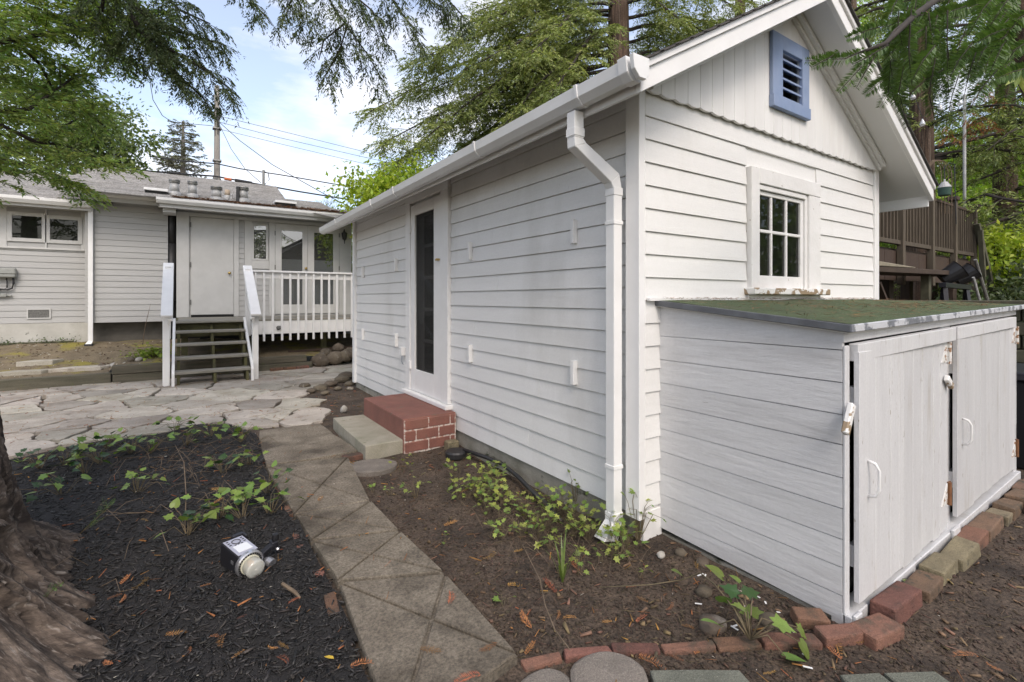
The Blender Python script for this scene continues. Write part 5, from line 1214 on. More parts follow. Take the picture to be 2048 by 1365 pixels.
for k, (px, py, d, r, lab) in enumerate([(1990, 540, 12.5, 1.1, 'bright green shrub right of the leaning deck braces'), (2065, 525, 13.5, 1.4, 'bright green shrub at the right edge below the conifers'), (1900, 470, 22, 2.6, 'bright green tree glowing behind the neighbour deck'), (2040, 420, 24, 2.8, 'sunlit lime tree behind the right conifers'), (1960, 330, 26, 3.2, 'tall bright tree far behind the metal pole'), (1800, 400, 27, 3.4, 'bright tree far behind the right roof corner'), (2130, 300, 25, 3.5, 'bright tree far beyond the right edge'), (1650, 130, 34, 5, 'pale tree far behind the gable peak')]):
    broadleaf('background_tree' if r > 2.2 else 'leafy_shrub', lab, px, py, d, r, int(3600 * r), (.13, .26) if r > 1.5 else (.09, .18), 'lf_bright' if r > 1.5 else 'lf_lime', 40 + k, .85, 26, .12)
for k, (px, py, d, r, lab) in enumerate([(1990, 640, 12, 1.3, 'dark shrub under the bright shrubs right of the deck'), (2080, 620, 11, 1.4, 'dark hedge bush at the right edge behind the stacked timbers'), (1890, 620, 20, 2.2, 'dark bush below and behind the neighbour deck')]):
    broadleaf('dark_shrub', lab, px, py, d, r, int(3600 * r), (.08, .16), 'lf_dark', 60 + k, .9, 26, .08)
# distant wood closing the view between the trunks
rs = np.random.RandomState(70); n = 42000; th = rs.uniform(R(-20), R(100), n); rr = rs.uniform(30, 46, n); zz_ = rs.uniform(-.2, 1, n) * (9 + 3 * np.sin(th * 9) + 2 * np.sin(th * 23 + 1))
P = np.stack([CAM[0] + rr * np.cos(th + R(-8)), CAM[1] + rr * np.sin(th + R(-8)), np.maximum(zz_, 0)], 1)
keepm = (th + R(-8)) < R(58); P = P[keepm]; n = len(P)
ln = rs.uniform(.35, .8, n); v, q = leaves_np(P, rs.normal(0, 1, (n, 3)), ln, ln * .55, rs); tag(mesh_np('distant_wood', v, q, 'lf_bright'), 'hazy green wood far behind the cottage on the right', 'wood', kind='stuff')
# orange dead sprays hanging in the right conifer
rs = np.random.RandomState(77); DO = [bl2((x, y, 12.2), (x + 12, y + 18, 12.1), (x + 5, y + 34, 12.0)) for x, y in ((1955, 165), (1990, 180), (1945, 215), (1890, 250), (1975, 230), (1935, 235))]
v, q = crown(DO, rs, .12, .25, .08, .16, 8, (.05, .09), .25, 1.0, None, 0, None, 0)
tag(mesh_np('dead_sprays', v, q, 'lf_brown'), 'orange dead needle sprays hanging in the right hand conifer', 'dead sprays', kind='stuff')

# --- leaning trunk and near bough, upper right
nb = thing('redwood_tree', 'dark leaning trunk in the upper right corner with fresh green sprays', 'tree', tuple(Vector((at(2270, 598, 4.6).x + .35, at(2270, 598, 4.6).y - .1, 0))))
tb = MB(); TP = pxl((2270, 470, 4.6), (2130, 240, 4.5), (2080, 135, 4.45), (2034, 45, 4.4), (1996, -40, 4.4), (1930, -260, 4.4)); TP = [Vector((TP[0].x + .35, TP[0].y - .1, -.1))] + TP
rings = []; TS, _ = poly_sample(TP, .12); n2 = 28
for i, p in enumerate(TS):
    for k in range(n2):
        a = 2 * math.pi * k / n2; r = .17 + .014 * noise.noise(Vector((math.cos(a) * 5, math.sin(a) * 5, i * .25))) + .012 * noise.noise(Vector((math.cos(a) * 12, math.sin(a) * 12, i * .5)))
        rings.append((p.x + r * math.cos(a), p.y + r * math.sin(a), p.z))
mesh_np('trunk', rings, [(i * n2 + k, i * n2 + (k + 1) % n2, (i + 1) * n2 + (k + 1) % n2, (i + 1) * n2 + k) for i in range(len(TS) - 1) for k in range(n2)], 'bark2', nb, True)
def frond(path, nl, w_, rs, drp=.3):
    """one flat redwood spray: stem plus two ranks of needles"""
    pts = [Vector(p) for p in path]; S, T = poly_sample(pts, nl); P = []; D = []; LNs = []
    nn = len(S)
    for i, (p, (t, f)) in enumerate(zip(S, T)):
        v_ = (p - Vector(CAM)).normalized(); s = t.cross(v_)
        s = s.normalized() if s.length > 1e-3 else Vector((1, 0, 0))
        env = math.sin(math.pi * min(1, .12 + .80 * f)) ** .6
        for sg in (-1, 1):
            P.append(tuple(p)); D.append(tuple(s * sg + t * .55 + Vector((rs.normal(0, .10), rs.normal(0, .10), rs.normal(-drp * .35, .10))))); LNs.append(w_ * env * rs.uniform(.85, 1.1))
    return P, D, LNs
rs = np.random.RandomState(91)
FS = []   # (px,py,d) paths of sprays
def fr3(a, b, c): return pxl(a, b, c)
FS += [fr3((1730, 100, 1.45), (1690, 118, 1.42), (1610, 122, 1.40)), fr3((1678, 104, 1.42), (1655, 118, 1.40), (1622, 136, 1.38)), fr3((1760, 95, 1.50), (1722, 135, 1.46), (1676, 186, 1.42)), fr3((1752, 110, 1.48), (1730, 145, 1.45), (1712, 178, 1.44)), fr3((1776, 90, 1.5), (1740, 112, 1.47), (1704, 130, 1.45))]
for k in range(44):
    x = rs.uniform(1790, 2070); y = rs.uniform(-30, 150) - max(0, (x - 1900)) * .1; d = rs.uniform(1.5, 2.6)
    a = rs.uniform(.2, 1.3); l = rs.uniform(70, 130)
    FS.append(fr3((x, y, d), (x - math.cos(a) * l * .5, y + math.sin(a) * l * .45, d - .03), (x - math.cos(a) * l * .9, y + math.sin(a) * l, d - .06)))
for k in range(26):
    x = rs.uniform(1775, 1905); y = rs.uniform(-10, 120); d = rs.uniform(1.7, 2.3); l = rs.uniform(90, 160)
    FS.append(fr3((x, y, d), (x - rs.uniform(-8, 14), y + l * .5, d), (x - rs.uniform(-15, 22), y + l, d)))
for x, y in ((2048, 40), (2060, 80), (2030, 60), (2065, 20)): FS.append(fr3((x, y, 1.6), (x - 30, y + 20, 1.6), (x - 50, y + 50, 1.6)))
PP, DD, LL = [], [], []; stems = MB()
for f in FS:
    a, b, c = frond(f, .0046, .023 * (f[0] - Vector(CAM)).length / 1.45 * .85, rs); PP += a; DD += b; LL += c
    stems.tube(f, [.0022, .0016, .0006], 4)
LL = np.array(LL); v, q = leaves_np(np.array(PP), np.array(DD), LL, LL * .25, rs, .25)
mesh_np('fresh_sprays', v, q, 'nearneedle', nb)
for a, b in ((pxl((2025, 20, 4.4), (1930, -40, 2.6), (1830, 30, 1.8), (1770, 88, 1.5), (1700, 112, 1.43)), (.022, .002)), (pxl((1830, 30, 1.8), (1790, 60, 1.6), (1740, 128, 1.46)), (.005, .002)), (pxl((1930, -40, 2.6), (1960, 30, 2.3), (1900, 110, 2.1)), (.010, .002)), (pxl((2025, 10, 4.4), (2040, -30, 2.2), (1990, 60, 1.9)), (.012, .002))):
    m = len(a); stems.tube(a, [b[0] + (b[1] - b[0]) * i / (m - 1) for i in range(m)], 6)
stems.build('bough', 'branch', nb, smooth=True)
# sprig of long pale leaves at the right edge
ls = thing('leafy_sprig', 'sprig of long pale green leaves at the right edge below the leaning trunk', 'sprig', tuple(at(2040, 150, 1.6)))
c = at(2040, 147, 1.6)
for (x, y) in ((1996, 148), (2010, 172), (2030, 178), (2046, 165), (2040, 128), (2062, 150), (2050, 190)):
    e = at(x, y, 1.6); s_ = (e - c).cross(c - Vector(CAM)).normalized() * .008; m_ = c.lerp(e, .5)
    MB().add([c, m_ + s_, e, m_ - s_, m_ + Vector((0, 0, -.004))], [(0, 1, 4), (1, 2, 4), (2, 3, 4), (3, 0, 4)]).build('leaf', 'weed', ls)
MB().tube([c, at(2056, 140, 1.62), at(2090, 120, 1.7), at(2080, 60, 2.6)], [.003, .003, .004, .006], 5).build('stem', 'stem', ls)

# --- far conifer and bare tree beyond the house
fd = 62.0; fb = at(366, 598, fd); fb.z = 0
ft_ = thing('far_conifer', 'lone layered conifer on the skyline left of the utility pole', 'tree', tuple(fb))
ztp = at(366, 238, fd).z
tt_ = MB().tube([(fb.x, fb.y, 0), (fb.x, fb.y, ztp * .6), (fb.x, fb.y, ztp - .3)], [.7, .42, .12], 8); tt_.build('trunk', 'pole', ft_)
rs = np.random.RandomState(8); FL = []
for k in range(110):
    z = rs.uniform(ztp * .52, ztp - .4); f = (ztp - z) / (ztp * .48); a = rs.uniform(0, 6.283); r_ = (.7 + 2.6 * min(1, f * 1.6) ** .7) * rs.uniform(.6, 1.1)
    s = Vector((fb.x, fb.y, z)); d_ = Vector((math.cos(a), math.sin(a), 0)); FL.append([s, s + d_ * r_ * .6 + Vector((0, 0, -.05 * r_)), s + d_ * r_ + Vector((0, 0, .08 * r_))])
br = MB(); limb_tubes(br, FL, .05, .02)
v, q = crown(FL, rs, .4, .9, .25, .5, 8, (.18, .34), .42, .25, None, .05, None, .2, .9)
mesh_np('crown', v, q, 'lf_far', ft_); br.build('bough', 'pole', ft_)
bt0 = at(690, 598, 30); bt = thing('bare_tree', 'thin bare twiggy tree on the skyline beside the lime tree', 'tree', (bt0.x, bt0.y, 0))
bb = MB(); rs = np.random.RandomState(3)
def grow(p, d, l, r, g):
    e = p + d * l; bb.tube([p, (p + e) / 2 + Vector(rs.normal(0, .04 * l, 3)), e], [r, r * .8, r * .6], 4)
    if g:
        for k in range(3): grow(e, (d + Vector(rs.normal(0, .42, 3))).normalized(), l * .72, r * .55, g - 1)
grow(Vector((bt0.x, bt0.y, 0)), Vector((0, 0, 1)), 3.6, .12, 0)
for k in range(5): grow(Vector((bt0.x, bt0.y, 3.4)), Vector((rs.normal(0, .4), rs.normal(0, .4), 1)).normalized(), 1.5, .06, 4)
bb.build('branches', 'wirep', bt)

# ================================================================== NEIGHBOUR DECK AND ITS CLUTTER
nd_ = thing('neighbour_deck', 'brown stained raised deck with picket railing beyond the cottage', 'deck', (10, 2.5, 0))
NY = 1.75
zt_, zb_ = 3.46, 2.44
posts = [7.7, 9.25, 10.88, 12.35, 13.85]
for x in posts: boxo('railing_post', 'browng', nd_, x - .06, x + .06, NY - .07, NY + .04, 1.62 if x < 13 else -.1, zt_ + .10, .006)
for x in (12.3, 13.85): boxo('post_cap', 'brown', nd_, x - .10, x + .10, NY - .11, NY + .08, zt_ + .101, zt_ + .19, .01)
boxo('top_rail', 'brown', nd_, 5.2, 13.9, NY - .02, NY + .10, zt_ - .03, zt_ + .03, .005)
boxo('bottom_rail', 'browng', nd_, 5.2, 13.9, NY - .03, NY + .05, zb_ - .06, zb_ + .02, .005)
x = 5.3
while x < 13.8:
    boxo('baluster', 'browng' if int(x * 7) % 5 else 'browng', nd_, x - .018, x + .018, NY - .012, NY + .025, zb_ + .021, zt_ - .031, .002); x += .165
x = 5.25
while x < 13.75:
    boxo('screen_board', 'brown', nd_, x, x + .155, NY + .060, NY + .078, zb_ - .05, zt_ - .031, .002); x += .160
for k in range(8): boxo('deck_board', 'brown', nd_, 5.2, 13.9, NY + .1 + k * .15, NY + .24 + k * .15, 2.28, 2.32, .003)
for k in range(5): boxo('skirt_board', 'brown', nd_, 5.2 + k * 1.74, 5.2 + (k + 1) * 1.74 - .02, NY + .05, NY + .08, 1.70, 2.27, .004)
for x, y in ((8.4, 2.0), (10.2, 2.3), (12.9, 1.95), (13.3, 2.9)): boxo('support_post', 'brown', nd_, x - .12, x + .12, y - .1, y + .1, -.1, 2.28, .006)
MB().box(5.0, 13.0, 4.6, 4.7, -.1, 2.3).build('back_wall', 'dark', nd_)
fe = thing('board_fence', 'dark board fence seen under and behind the neighbour deck', 'fence', (14, 5.2, 0))
for k in range(70): boxo('fence_board', 'brown', fe, 9 + k * .205, 9 + k * .205 + .19, 5.2 + .01 * (k % 2), 5.23 + .01 * (k % 2), -.1, 2.05 + rnd.uniform(-.02, .02), .003)
boxo('fence_rail', 'brown', fe, 9, 23.4, 5.25, 5.3, 1.5, 1.6, .003)
MB().bar((13.7, NY - .1, 3.15), (14.9, NY - .4, -.1), .12, .07).build('brace', 'gplank', nd_, .005)
MB().bar((13.75, NY - .15, 3.0), (14.2, NY - .2, -.1), .10, .07).build('brace', 'gplank', nd_, .005)
wb_ = thing('work_table', 'dark plank work table under the neighbour deck', 'table', (8.5, 1.4, 0))
MB().hull([(5.4, .95, 1.72), (10.6, 1.10, 1.80), (10.6, 1.65, 1.80), (5.4, 1.6, 1.72)], [(5.4, .95, 1.80), (10.6, 1.10, 1.88), (10.6, 1.65, 1.88), (5.4, 1.6, 1.80)]).build('table_top', 'brown', wb_, .006)
for x in (5.8, 8.9): boxo('leg', 'gplank', wb_, x - .06, x + .06, 1.2, 1.32, -.1, 1.72 + (x - 5.4) * .015, .004)
MB().bar((6.6, 1.2, 1.6), (8.0, 1.25, .3), .10, .05).build('brace', 'brown', wb_)
MB().bar((7.3, 1.2, 1.3), (8.5, 1.25, 1.3), .04, .04).build('brace', 'brown', wb_)
tag(MB().hull([(5.4, .93, 1.802), (7.6, 1.02, 1.84), (7.6, 1.6, 1.84), (5.4, 1.6, 1.802)], [(5.4, .93, 1.89), (7.6, 1.02, 1.855), (7.6, 1.6, 1.865), (5.4, 1.6, 1.90)]).build('canvas_sheet', 'blanket', None, .01), 'folded pale canvas sheet on the work table beside the cottage corner', 'canvas')
sw_ = thing('saw_horse', 'dark blue grey saw horse standing under the deck', 'saw horse', (9.2, .9, 0))
MB().bar((8.4, .9, 1.58), (10.0, .95, 1.56), .10, .08).build('beam', 'gun', sw_, .004)
for a, b in (((8.5, .9, 1.55), (8.35, .75, -.1)), ((8.5, .9, 1.55), (8.65, 1.1, -.1)), ((9.9, .95, 1.55), (9.8, .75, -.1)), ((9.9, .95, 1.55), (10.1, 1.1, -.1))): MB().bar(a, b, .07, .05).build('leg', 'gun', sw_)
for k, (x, y, lab) in enumerate(((9.55, 1.05, 'left black bucket seen over the shed roof under the deck'), (10.35, 1.05, 'right black bucket seen over the shed roof under the deck'))):
    lathe([(.13, -.2), (.17, .12), (.18, .13), (.15, .13), (.12, -.1)], (x, y, 1.82), (.3, -.6, .5), 16).build('bucket', 'black'); tag(bpy.data.objects['bucket' if not k else 'bucket.001'], lab, 'bucket', 'buckets under the deck')
tag(MB().tube([(10.1, .9, 1.75), (10.9, .8, .4)], .022, 8).build('metal_rail', 'galv'), 'slanting shiny metal tube under the deck', 'tube')
tag(MB().tube([(10.45, .95, 2.1), (11.4, .8, .5)], .028, 8).build('metal_rail', 'galv_d'), 'slanting grey tube right of the buckets', 'tube')
# galvanised pole, bird feeder, trellis, bulbs
g0 = at(1929, 190, 12.4)
tag(MB().tube([(g0.x, g0.y, 2.3), (g0.x, g0.y, g0.z)], .035, 10).build('metal_pole', 'galv', smooth=True), 'tall galvanised metal pole rising from the neighbour deck', 'pole')
p = at(1889, 392, 10.4)
bf = thing('bird_feeder', 'green lantern shaped bird feeder hanging over the deck railing', 'bird feeder', tuple(p))
lathe([(.09, .0), (.11, .02), (.11, .16), (.12, .17)], p, n=16).build('body', 'greenp', bf, smooth=True)
lathe([(.125, .17), (.05, .29), (.02, .30), (.018, .34), (.004, .36)], p, n=16).build('roof_cap', 'galv', bf)
MB().tube([p + Vector((0, 0, .35)), p + Vector((0, 0, .62)), p + Vector((.10, -.05, .7)), p + Vector((.25, -.1, .68)), p + Vector((.28, -.12, -.6))], .010, 6).build('hook', 'black', bf)
p = at(1868, 400, 10.6); tl = thing('wire_trellis', 'rusty wire arch trellis above the deck railing', 'trellis', tuple(p))
for k in range(4):
    r_ = .16 + .035 * k; c = p + Vector((RT[0] * .04 * k, RT[1] * .04 * k, 0))
    MB().tube([c + Vector((RT[0] * r_ * -1, RT[1] * r_ * -1, -.3))] + [c + Vector((RT[0] * r_ * math.cos(a), RT[1] * r_ * math.cos(a), .52 + .34 * math.sin(a))) for a in [math.pi * (1 - i / 10) for i in range(11)]] + [c + Vector((RT[0] * r_, RT[1] * r_, -.3))], .008, 5).build('arch_wire', 'twig', tl)
MB().tube([p + Vector((0, 0, .86)), p + Vector((0, 0, -.3))], .01, 5).build('arch_wire', 'twig', tl)
sl_ = thing('string_lights', 'string of clear bulbs hung between the right hand trees', 'string lights', tuple(at(1840, 200, 9)))
bps = [(1790, 168), (1826, 195), (1845, 248), (1880, 218), (1904, 218), (1920, 207)]
MB().tube([at(x, y - 12, 9) for x, y in sorted(bps)], .006, 4).build('cord', 'wire', sl_)
for x, y in bps: lathe([(.01, .09), (.02, .06), (.045, .0), (.04, -.03), (.01, -.05)], at(x, y, 9), n=10).build('bulb', 'bulb', sl_, smooth=True)
# dark bin and stacked timber wall beside the shed
bn = thing('storage_bin', 'black plastic bin with lid right of the white shed', 'bin', (3.75, -.75, 0))
MB().hull([(3.40, -1.0, -.01), (4.0, -1.0, -.01), (4.0, -.45, -.01), (3.40, -.45, -.01)], [(3.33, -1.05, .70), (4.06, -1.05, .70), (4.06, -.4, .70), (3.33, -.4, .70)]).build('body', 'black', bn, .015)
MB().hull([(3.31, -1.07, .705), (4.08, -1.07, .705), (4.08, -.38, .705), (3.31, -.38, .705)], [(3.33, -1.05, .76), (4.06, -1.05, .76), (4.06, -.4, .80), (3.33, -.4, .80)]).build('lid', 'gun', bn, .01)
sw2 = thing('timber_wall', 'stacked mossy timber retaining wall right of the shed', 'retaining wall', (6.4, -.4, 0))
for r in range(8):
    for k in range(4):
        y0 = -2.2 + k * .72 + (.36 if r % 2 else 0); boxo('timber', 'gplank', sw2, 6.2, 6.38 + rnd.uniform(-.02, .02), y0, y0 + .70, -.08 + r * .165, .075 + r * .165, .012)
boxo('cap_timber', 'gplank', sw2, 6.12, 6.45, -2.4, 1.0, 1.26, 1.33, .01)

# --- unseen trees added behind the camera to block sky light, also mirrored in windows
conifer('redwood_tree', 'redwood standing behind the photographer, mirrored in the house windows', -5200, 1.0, 1, .1, 0, (1, 2), 1, 50, 'lf_dark') if 0 else None
def rear(name, label, x, y, h, r0, n, zr, reach, seed):
    t = thing(name, label, 'tree', (x, y, 0)); rs = np.random.RandomState(seed)
    MB().tube([(x, y, h * i / 8 - .1) for i in range(9)], [r0 * (1 - .08 * i) for i in range(9)], 12).build('trunk', 'bark2', t, smooth=True)
    L_ = []
    for k in range(n):
        z = rs.uniform(*zr); a = rs.uniform(0, 6.283); rr = reach * rs.uniform(.6, 1.1) * (1.1 - .6 * (z - zr[0]) / (zr[1] - zr[0])); d_ = Vector((math.cos(a), math.sin(a), 0)); s = Vector((x, y, z))
        L_.append([s, s + d_ * rr * .5 + Vector((0, 0, .1)), s + d_ * rr + Vector((0, 0, -.25 * rr))])
    br = MB(); limb_tubes(br, L_, .05, .012)
    v, q = crown(L_, rs, .42, .9, .2, .42, 7, (.12, .22), .34, .5, None, 0, None, .15)
    mesh_np('crown', v, q, 'lf_right', t); br.build('bough', 'branch', t)
rear('redwood_tree', 'redwood added behind the camera on the left, seen mirrored in house glass', -7.5, -5.5, 10, .35, 44, (1.8, 9), 3.4, 51)
rear('redwood_tree', 'redwood added behind the camera, seen mirrored in house glass', 1.2, -11.5, 11, .35, 52, (1.2, 9.5), 3.6, 52)
rear('redwood_tree', 'redwood added behind the camera on the right, facing the shed doors', 7.5, -9.5, 10, .35, 44, (2.0, 9), 3.6, 53)

# ================================================================== MULCH BED
MP = [(-6.5, -2.3), (-1.66, -2.3), (-1.615, -.46), (-1.545, .45), (-1.578, 1.3), (-1.602, 2.4), (-1.525, 3.0), (-1.52, 3.55), (-1.72, 4.05), (-2.0, 4.22), (-2.42, 4.1), (-2.9, 4.03), (-3.25, 3.82), (-4.2, 3.95), (-6.5, 4.2)]
def inside(x, y, poly=MP):
    c = False; n = len(poly); j = n - 1
    for i in range(n):
        xi, yi = poly[i]; xj, yj = poly[j]
        if (yi > y) != (yj > y) and x < (xj - xi) * (y - yi) / (yj - yi) + xi: c = not c
        j = i
    return c
def mh(x, y): return .022 + .022 * fbm((x * 1.1, y * 1.1, 4), 3) + .012 * fbm((x * 6, y * 6, 2), 3)
v, q = grid(-5.2, -1.5, -1.6, 4.3, .035, mh, inside)
tag(mesh_np('mulch_bed', v, q, 'mulch', smooth=True), kind='structure')
rs = np.random.RandomState(14); CV = []; CQ = []
cube = np.array([(x, y, z) for x in (-.5, .5) for y in (-.5, .5) for z in (-.5, .5)]); CF = np.array([(0, 1, 3, 2), (4, 6, 7, 5), (0, 4, 5, 1), (2, 3, 7, 6), (0, 2, 6, 4), (1, 5, 7, 3)])
def chips(n, region, lens, wids, seed, hfun, name, mat, label, cat, ok):
    rs = np.random.RandomState(seed); V = []; Q = []; k = 0
    while k < n:
        x = rs.uniform(region[0], region[1]); y = rs.uniform(region[2], region[3])
        if not ok(x, y, rs): continue
        l = lens[0] + (lens[1] - lens[0]) * rs.rand() ** 2 * (1.5 if rs.rand() < .06 else 1); w_ = wids[0] + (wids[1] - wids[0]) * rs.rand() ** 1.6; t = w_ * rs.uniform(.25, .6); a = rs.uniform(0, 6.283); p, r_ = rs.normal(0, .28), rs.normal(0, .5)
        m = (Matrix.Rotation(a, 3, 'Z') @ Matrix.Rotation(p, 3, 'Y') @ Matrix.Rotation(r_, 3, 'X'))
        c = cube * np.array([l, w_, t]); c[:4, 1] *= rs.uniform(.35, 1); c[4:, 1] *= rs.uniform(.35, 1)
        V.append(c @ np.array(m).T + np.array([x, y, hfun(x, y) + abs(math.sin(p)) * l * .3 + .002])); Q.append(CF + 8 * k); k += 1
    o = mesh_np(name, np.concatenate(V), np.concatenate(Q), mat); tag(o, label, cat, kind='stuff')
def mok(x, y, r):
    if not inside(x, y): return False
    if math.hypot(x - TC.x, y - TC.y) < .55: return False
    d = math.hypot(x - CAM[0], y - CAM[1]); return r.rand() < min(1, 5.5 / d ** 2 + .12)
chips(30000, (-4.0, -1.5, -1.2, 4.25), (.008, .055), (.0025, .012), 15, mh, 'mulch_chips', 'chip', 'black shredded bark mulch covering the bed left of the path', 'mulch', mok)
MT['chip2'] = M('faded_bark_chip', (.055, .046, .039), (.028, .024, .022), .7, 20, 2, island=.6)
chips(2600, (-4.0, -1.5, -1.2, 4.25), (.01, .06), (.002, .011), 44, lambda x, y: mh(x, y) + .006, 'faded_chips', 'chip2', 'faded brown bark shreds among the black mulch', 'mulch', mok)
# soil crumbs, bark bits and twigs on the brown soil
SPOLY = [(-1.08, -.42), (-.6, -.72), (.1, -1.0), (.14, -.02), (-.02, .0), (-.02, 2.2), (-.85, 2.15), (-1.0, 2.2), (-1.1, 1.3)]
def sok(x, y, r):
    if x > -.02 and y > -.01: return False
    if x > .13 and y > -.98: return False
    if -1.62 < x < -1.08 and -.5 < y < 2.4: return False
    if x < -1.0 and y < -.3 and r.rand() < .5: return True
    if x < -1.5: return False
    d = math.hypot(x - CAM[0], y - CAM[1]); return r.rand() < min(1, 4 / d ** 2 + .05)
MT['crumb'] = M('soil_crumbs', (.075, .052, .036), (.04, .028, .02), .95, 40, 3, island=.5)
chips(14000, (-1.5, 3.2, -1.75, 3.6), (.003, .016), (.003, .010), 16, gh, 'soil_crumbs', 'crumb', 'crumbs of soil and bark on the brown bed', 'soil crumbs', sok)
MT['clod'] = M('soil_clods', (.09, .065, .047), (.05, .036, .027), .95, 40, 3, island=.5)
chips(1500, (-1.5, 3.2, -1.75, 6.2), (.008, .024), (.007, .018), 45, gh, 'soil_clods', 'clod', 'small clods and pebbles on the brown soil', 'clods', sok)
MT['dleaf'] = M('dry_fallen_leaf_flakes', (.20, .125, .07), (.12, .08, .05), .85, 30, 3, island=.55)
chips(520, (-1.5, 3.2, -1.75, 6.2), (.018, .05), (.008, .018), 46, lambda x, y: gh(x, y) + .003, 'dry_leaf_flakes', 'dleaf', 'dry brown leaf flakes littering the soil', 'litter', sok)
MT['bit'] = M('dry_bark_bits', (.13, .085, .052), (.07, .048, .032), .9, 30, 3, island=.6)
chips(7000, (-1.5, 3.2, -1.75, 6.2), (.012, .06), (.0012, .0045), 17, gh, 'dry_litter', 'bit', 'dry brown twigs and leaf bits littering the soil', 'litter', sok)
def litter_any(x, y, r): return (inside(x, y) or sok(x, y, r) or (-1.6 < x < -.9 and y < 3.6 and r.rand() < .25) or (y > 3.8 and r.rand() < .9))
MT['flake'] = M('pale_flakes', (.55, .52, .46), (.40, .35, .28), .9, 30, 3, island=.3)
chips(260, (-3.6, 2.0, -1.5, 7.8), (.006, .02), (.003, .008), 18, lambda x, y: (.045 if y > 3.7 and x < -.6 else .046 if -1.6 < x < -.92 and y < 3.6 else mh(x, y) + .01 if inside(x, y) else gh(x, y)), 'pale_flakes', 'flake', 'tiny pale flakes of paint and petals on the ground', 'flakes', litter_any)
MT['obit'] = M('orange_litter', (.34, .14, .045), (.22, .10, .04), .9, 30, 3, island=.4)
chips(2300, (-4.8, 1.0, -1.5, 8.0), (.015, .06), (.002, .008), 19, lambda x, y: (.046 if y > 3.7 and x < -.5 else .047 if -1.6 < x < -.92 and y < 3.6 else mh(x, y) + .012 if inside(x, y) else gh(x, y) + .006), 'orange_litter', 'obit', 'scattered orange needle fragments on paving and soil', 'litter', litter_any)
def bok(x, y, r): return r.rand() < .5
chips(420, (-6, -2.3, 8.2, 10.4), (.02, .07), (.008, .02), 20, bank, 'bank_litter', 'bit', 'dry leaf bits littering the mossy bank', 'litter', bok)
chips(120, (-6, -2.3, 8.2, 10.4), (.02, .05), (.01, .02), 23, bank, 'pale_bank_flakes', 'flake', 'pale petals littering the mossy bank', 'flakes', bok)
for k, (x, y, a, lab) in enumerate([(82, 735, .55, 'flat stone left of the two on the mossy bank'), (45, 750, .8, 'flat stone set just behind the low timber'), (165, 743, .8, 'long flat stone right of the two behind the low timber')]):
    p = ony(x, y, 8.5 + (.5 if k == 0 else 0)); z = bank(p.x, p.y)
    tag(stone_mesh([(p.x - a * .5, p.y - .1), (p.x + a * .3, p.y - .13), (p.x + a * .5, p.y + .05), (p.x - a * .2, p.y + .13)], z - .03, z + .045, k, .01, .01, .1).build('bank_stone', 'flag'), lab, 'stone', 'flat stones on the mossy bank')

# ================================================================== PLANTS
def leaf_mesh(name, pts, mat, fold=.12, sub=None):
    """leaf in the XY plane, base at the origin, pointing +Y"""
    vs = [(0, 0, 0)]; n = len(pts); mid = (0, .45, -fold * .3)
    vs = [(x, y, abs(x) * fold - .18 * y * y) for x, y in pts] + [(0, .42, -.03)]
    me = bpy.data.meshes.new(name); me.from_pydata(vs, [], [(i, (i + 1) % n, n) for i in range(n)]); me.materials.append(MT[mat]); me.update(); return me
IVY = [(0, 0), (.22, -.16), (.30, .10), (.58, .22), (.36, .40), (.34, .62), (.16, .68), (0, 1.0), (-.16, .68), (-.34, .62), (-.36, .40), (-.58, .22), (-.30, .10), (-.22, -.16)]
HEART = [(0, 0), (.2, -.12), (.42, .02), (.46, .3), (.32, .62), (0, 1.0), (-.32, .62), (-.46, .3), (-.42, .02), (-.2, -.12)]
WEED = [(0, 0), (.2, .18), (.42, .2), (.24, .42), (.34, .7), (.1, .66), (0, 1), (-.1, .66), (-.34, .7), (-.24, .42), (-.42, .2), (-.2, .18)]
LM = {'ivy': leaf_mesh('ivy_leaf', IVY, 'ivy'), 'ivy_d': leaf_mesh('dark_ivy_leaf', IVY, 'ivy_d'), 'heart': leaf_mesh('heart_leaf', HEART, 'ivy'), 'weed': leaf_mesh('weed_leaf', WEED, 'weed')}
LM['weed_g'] = LM['weed'].copy(); LM['weed_g'].materials[0] = MT['ivy']
def put_leaf(me, parent, p, size, yaw, pitch, roll=0):
    o = bpy.data.objects.new('leaf', me); o.location = Vector(p) - org(parent); o.rotation_euler = (pitch, roll, yaw); o.scale = (size,) * 3
    return link(o, parent)
def vine(name, label, cat, base, n, spread, h, size, kinds, seed, mat='stem', group=None, sr=.0022):
    r = random.Random(seed); base = Vector(base); t = thing(name, label, cat, tuple(base), group); mb = MB()
    for k in range(n):
        a = r.uniform(0, 6.28); d = spread * r.uniform(.15, 1); q = base + Vector((math.cos(a) * d, math.sin(a) * d, h * r.uniform(.35, 1)))
        mid = base.lerp(q, .5) + Vector((r.uniform(-.02, .02), r.uniform(-.02, .02), h * .25))
        mb.tube([base + Vector((math.cos(a) * .01, math.sin(a) * .01, -.01)), mid, q], [sr, sr * .8, sr * .5], 4)
        put_leaf(LM[r.choice(kinds)], t, q, size * r.uniform(.65, 1.2), a - 1.57 + r.uniform(-.8, .8), r.uniform(-.5, 1.0), r.uniform(-.5, .5))
    mb.build('stem', mat, t); return t
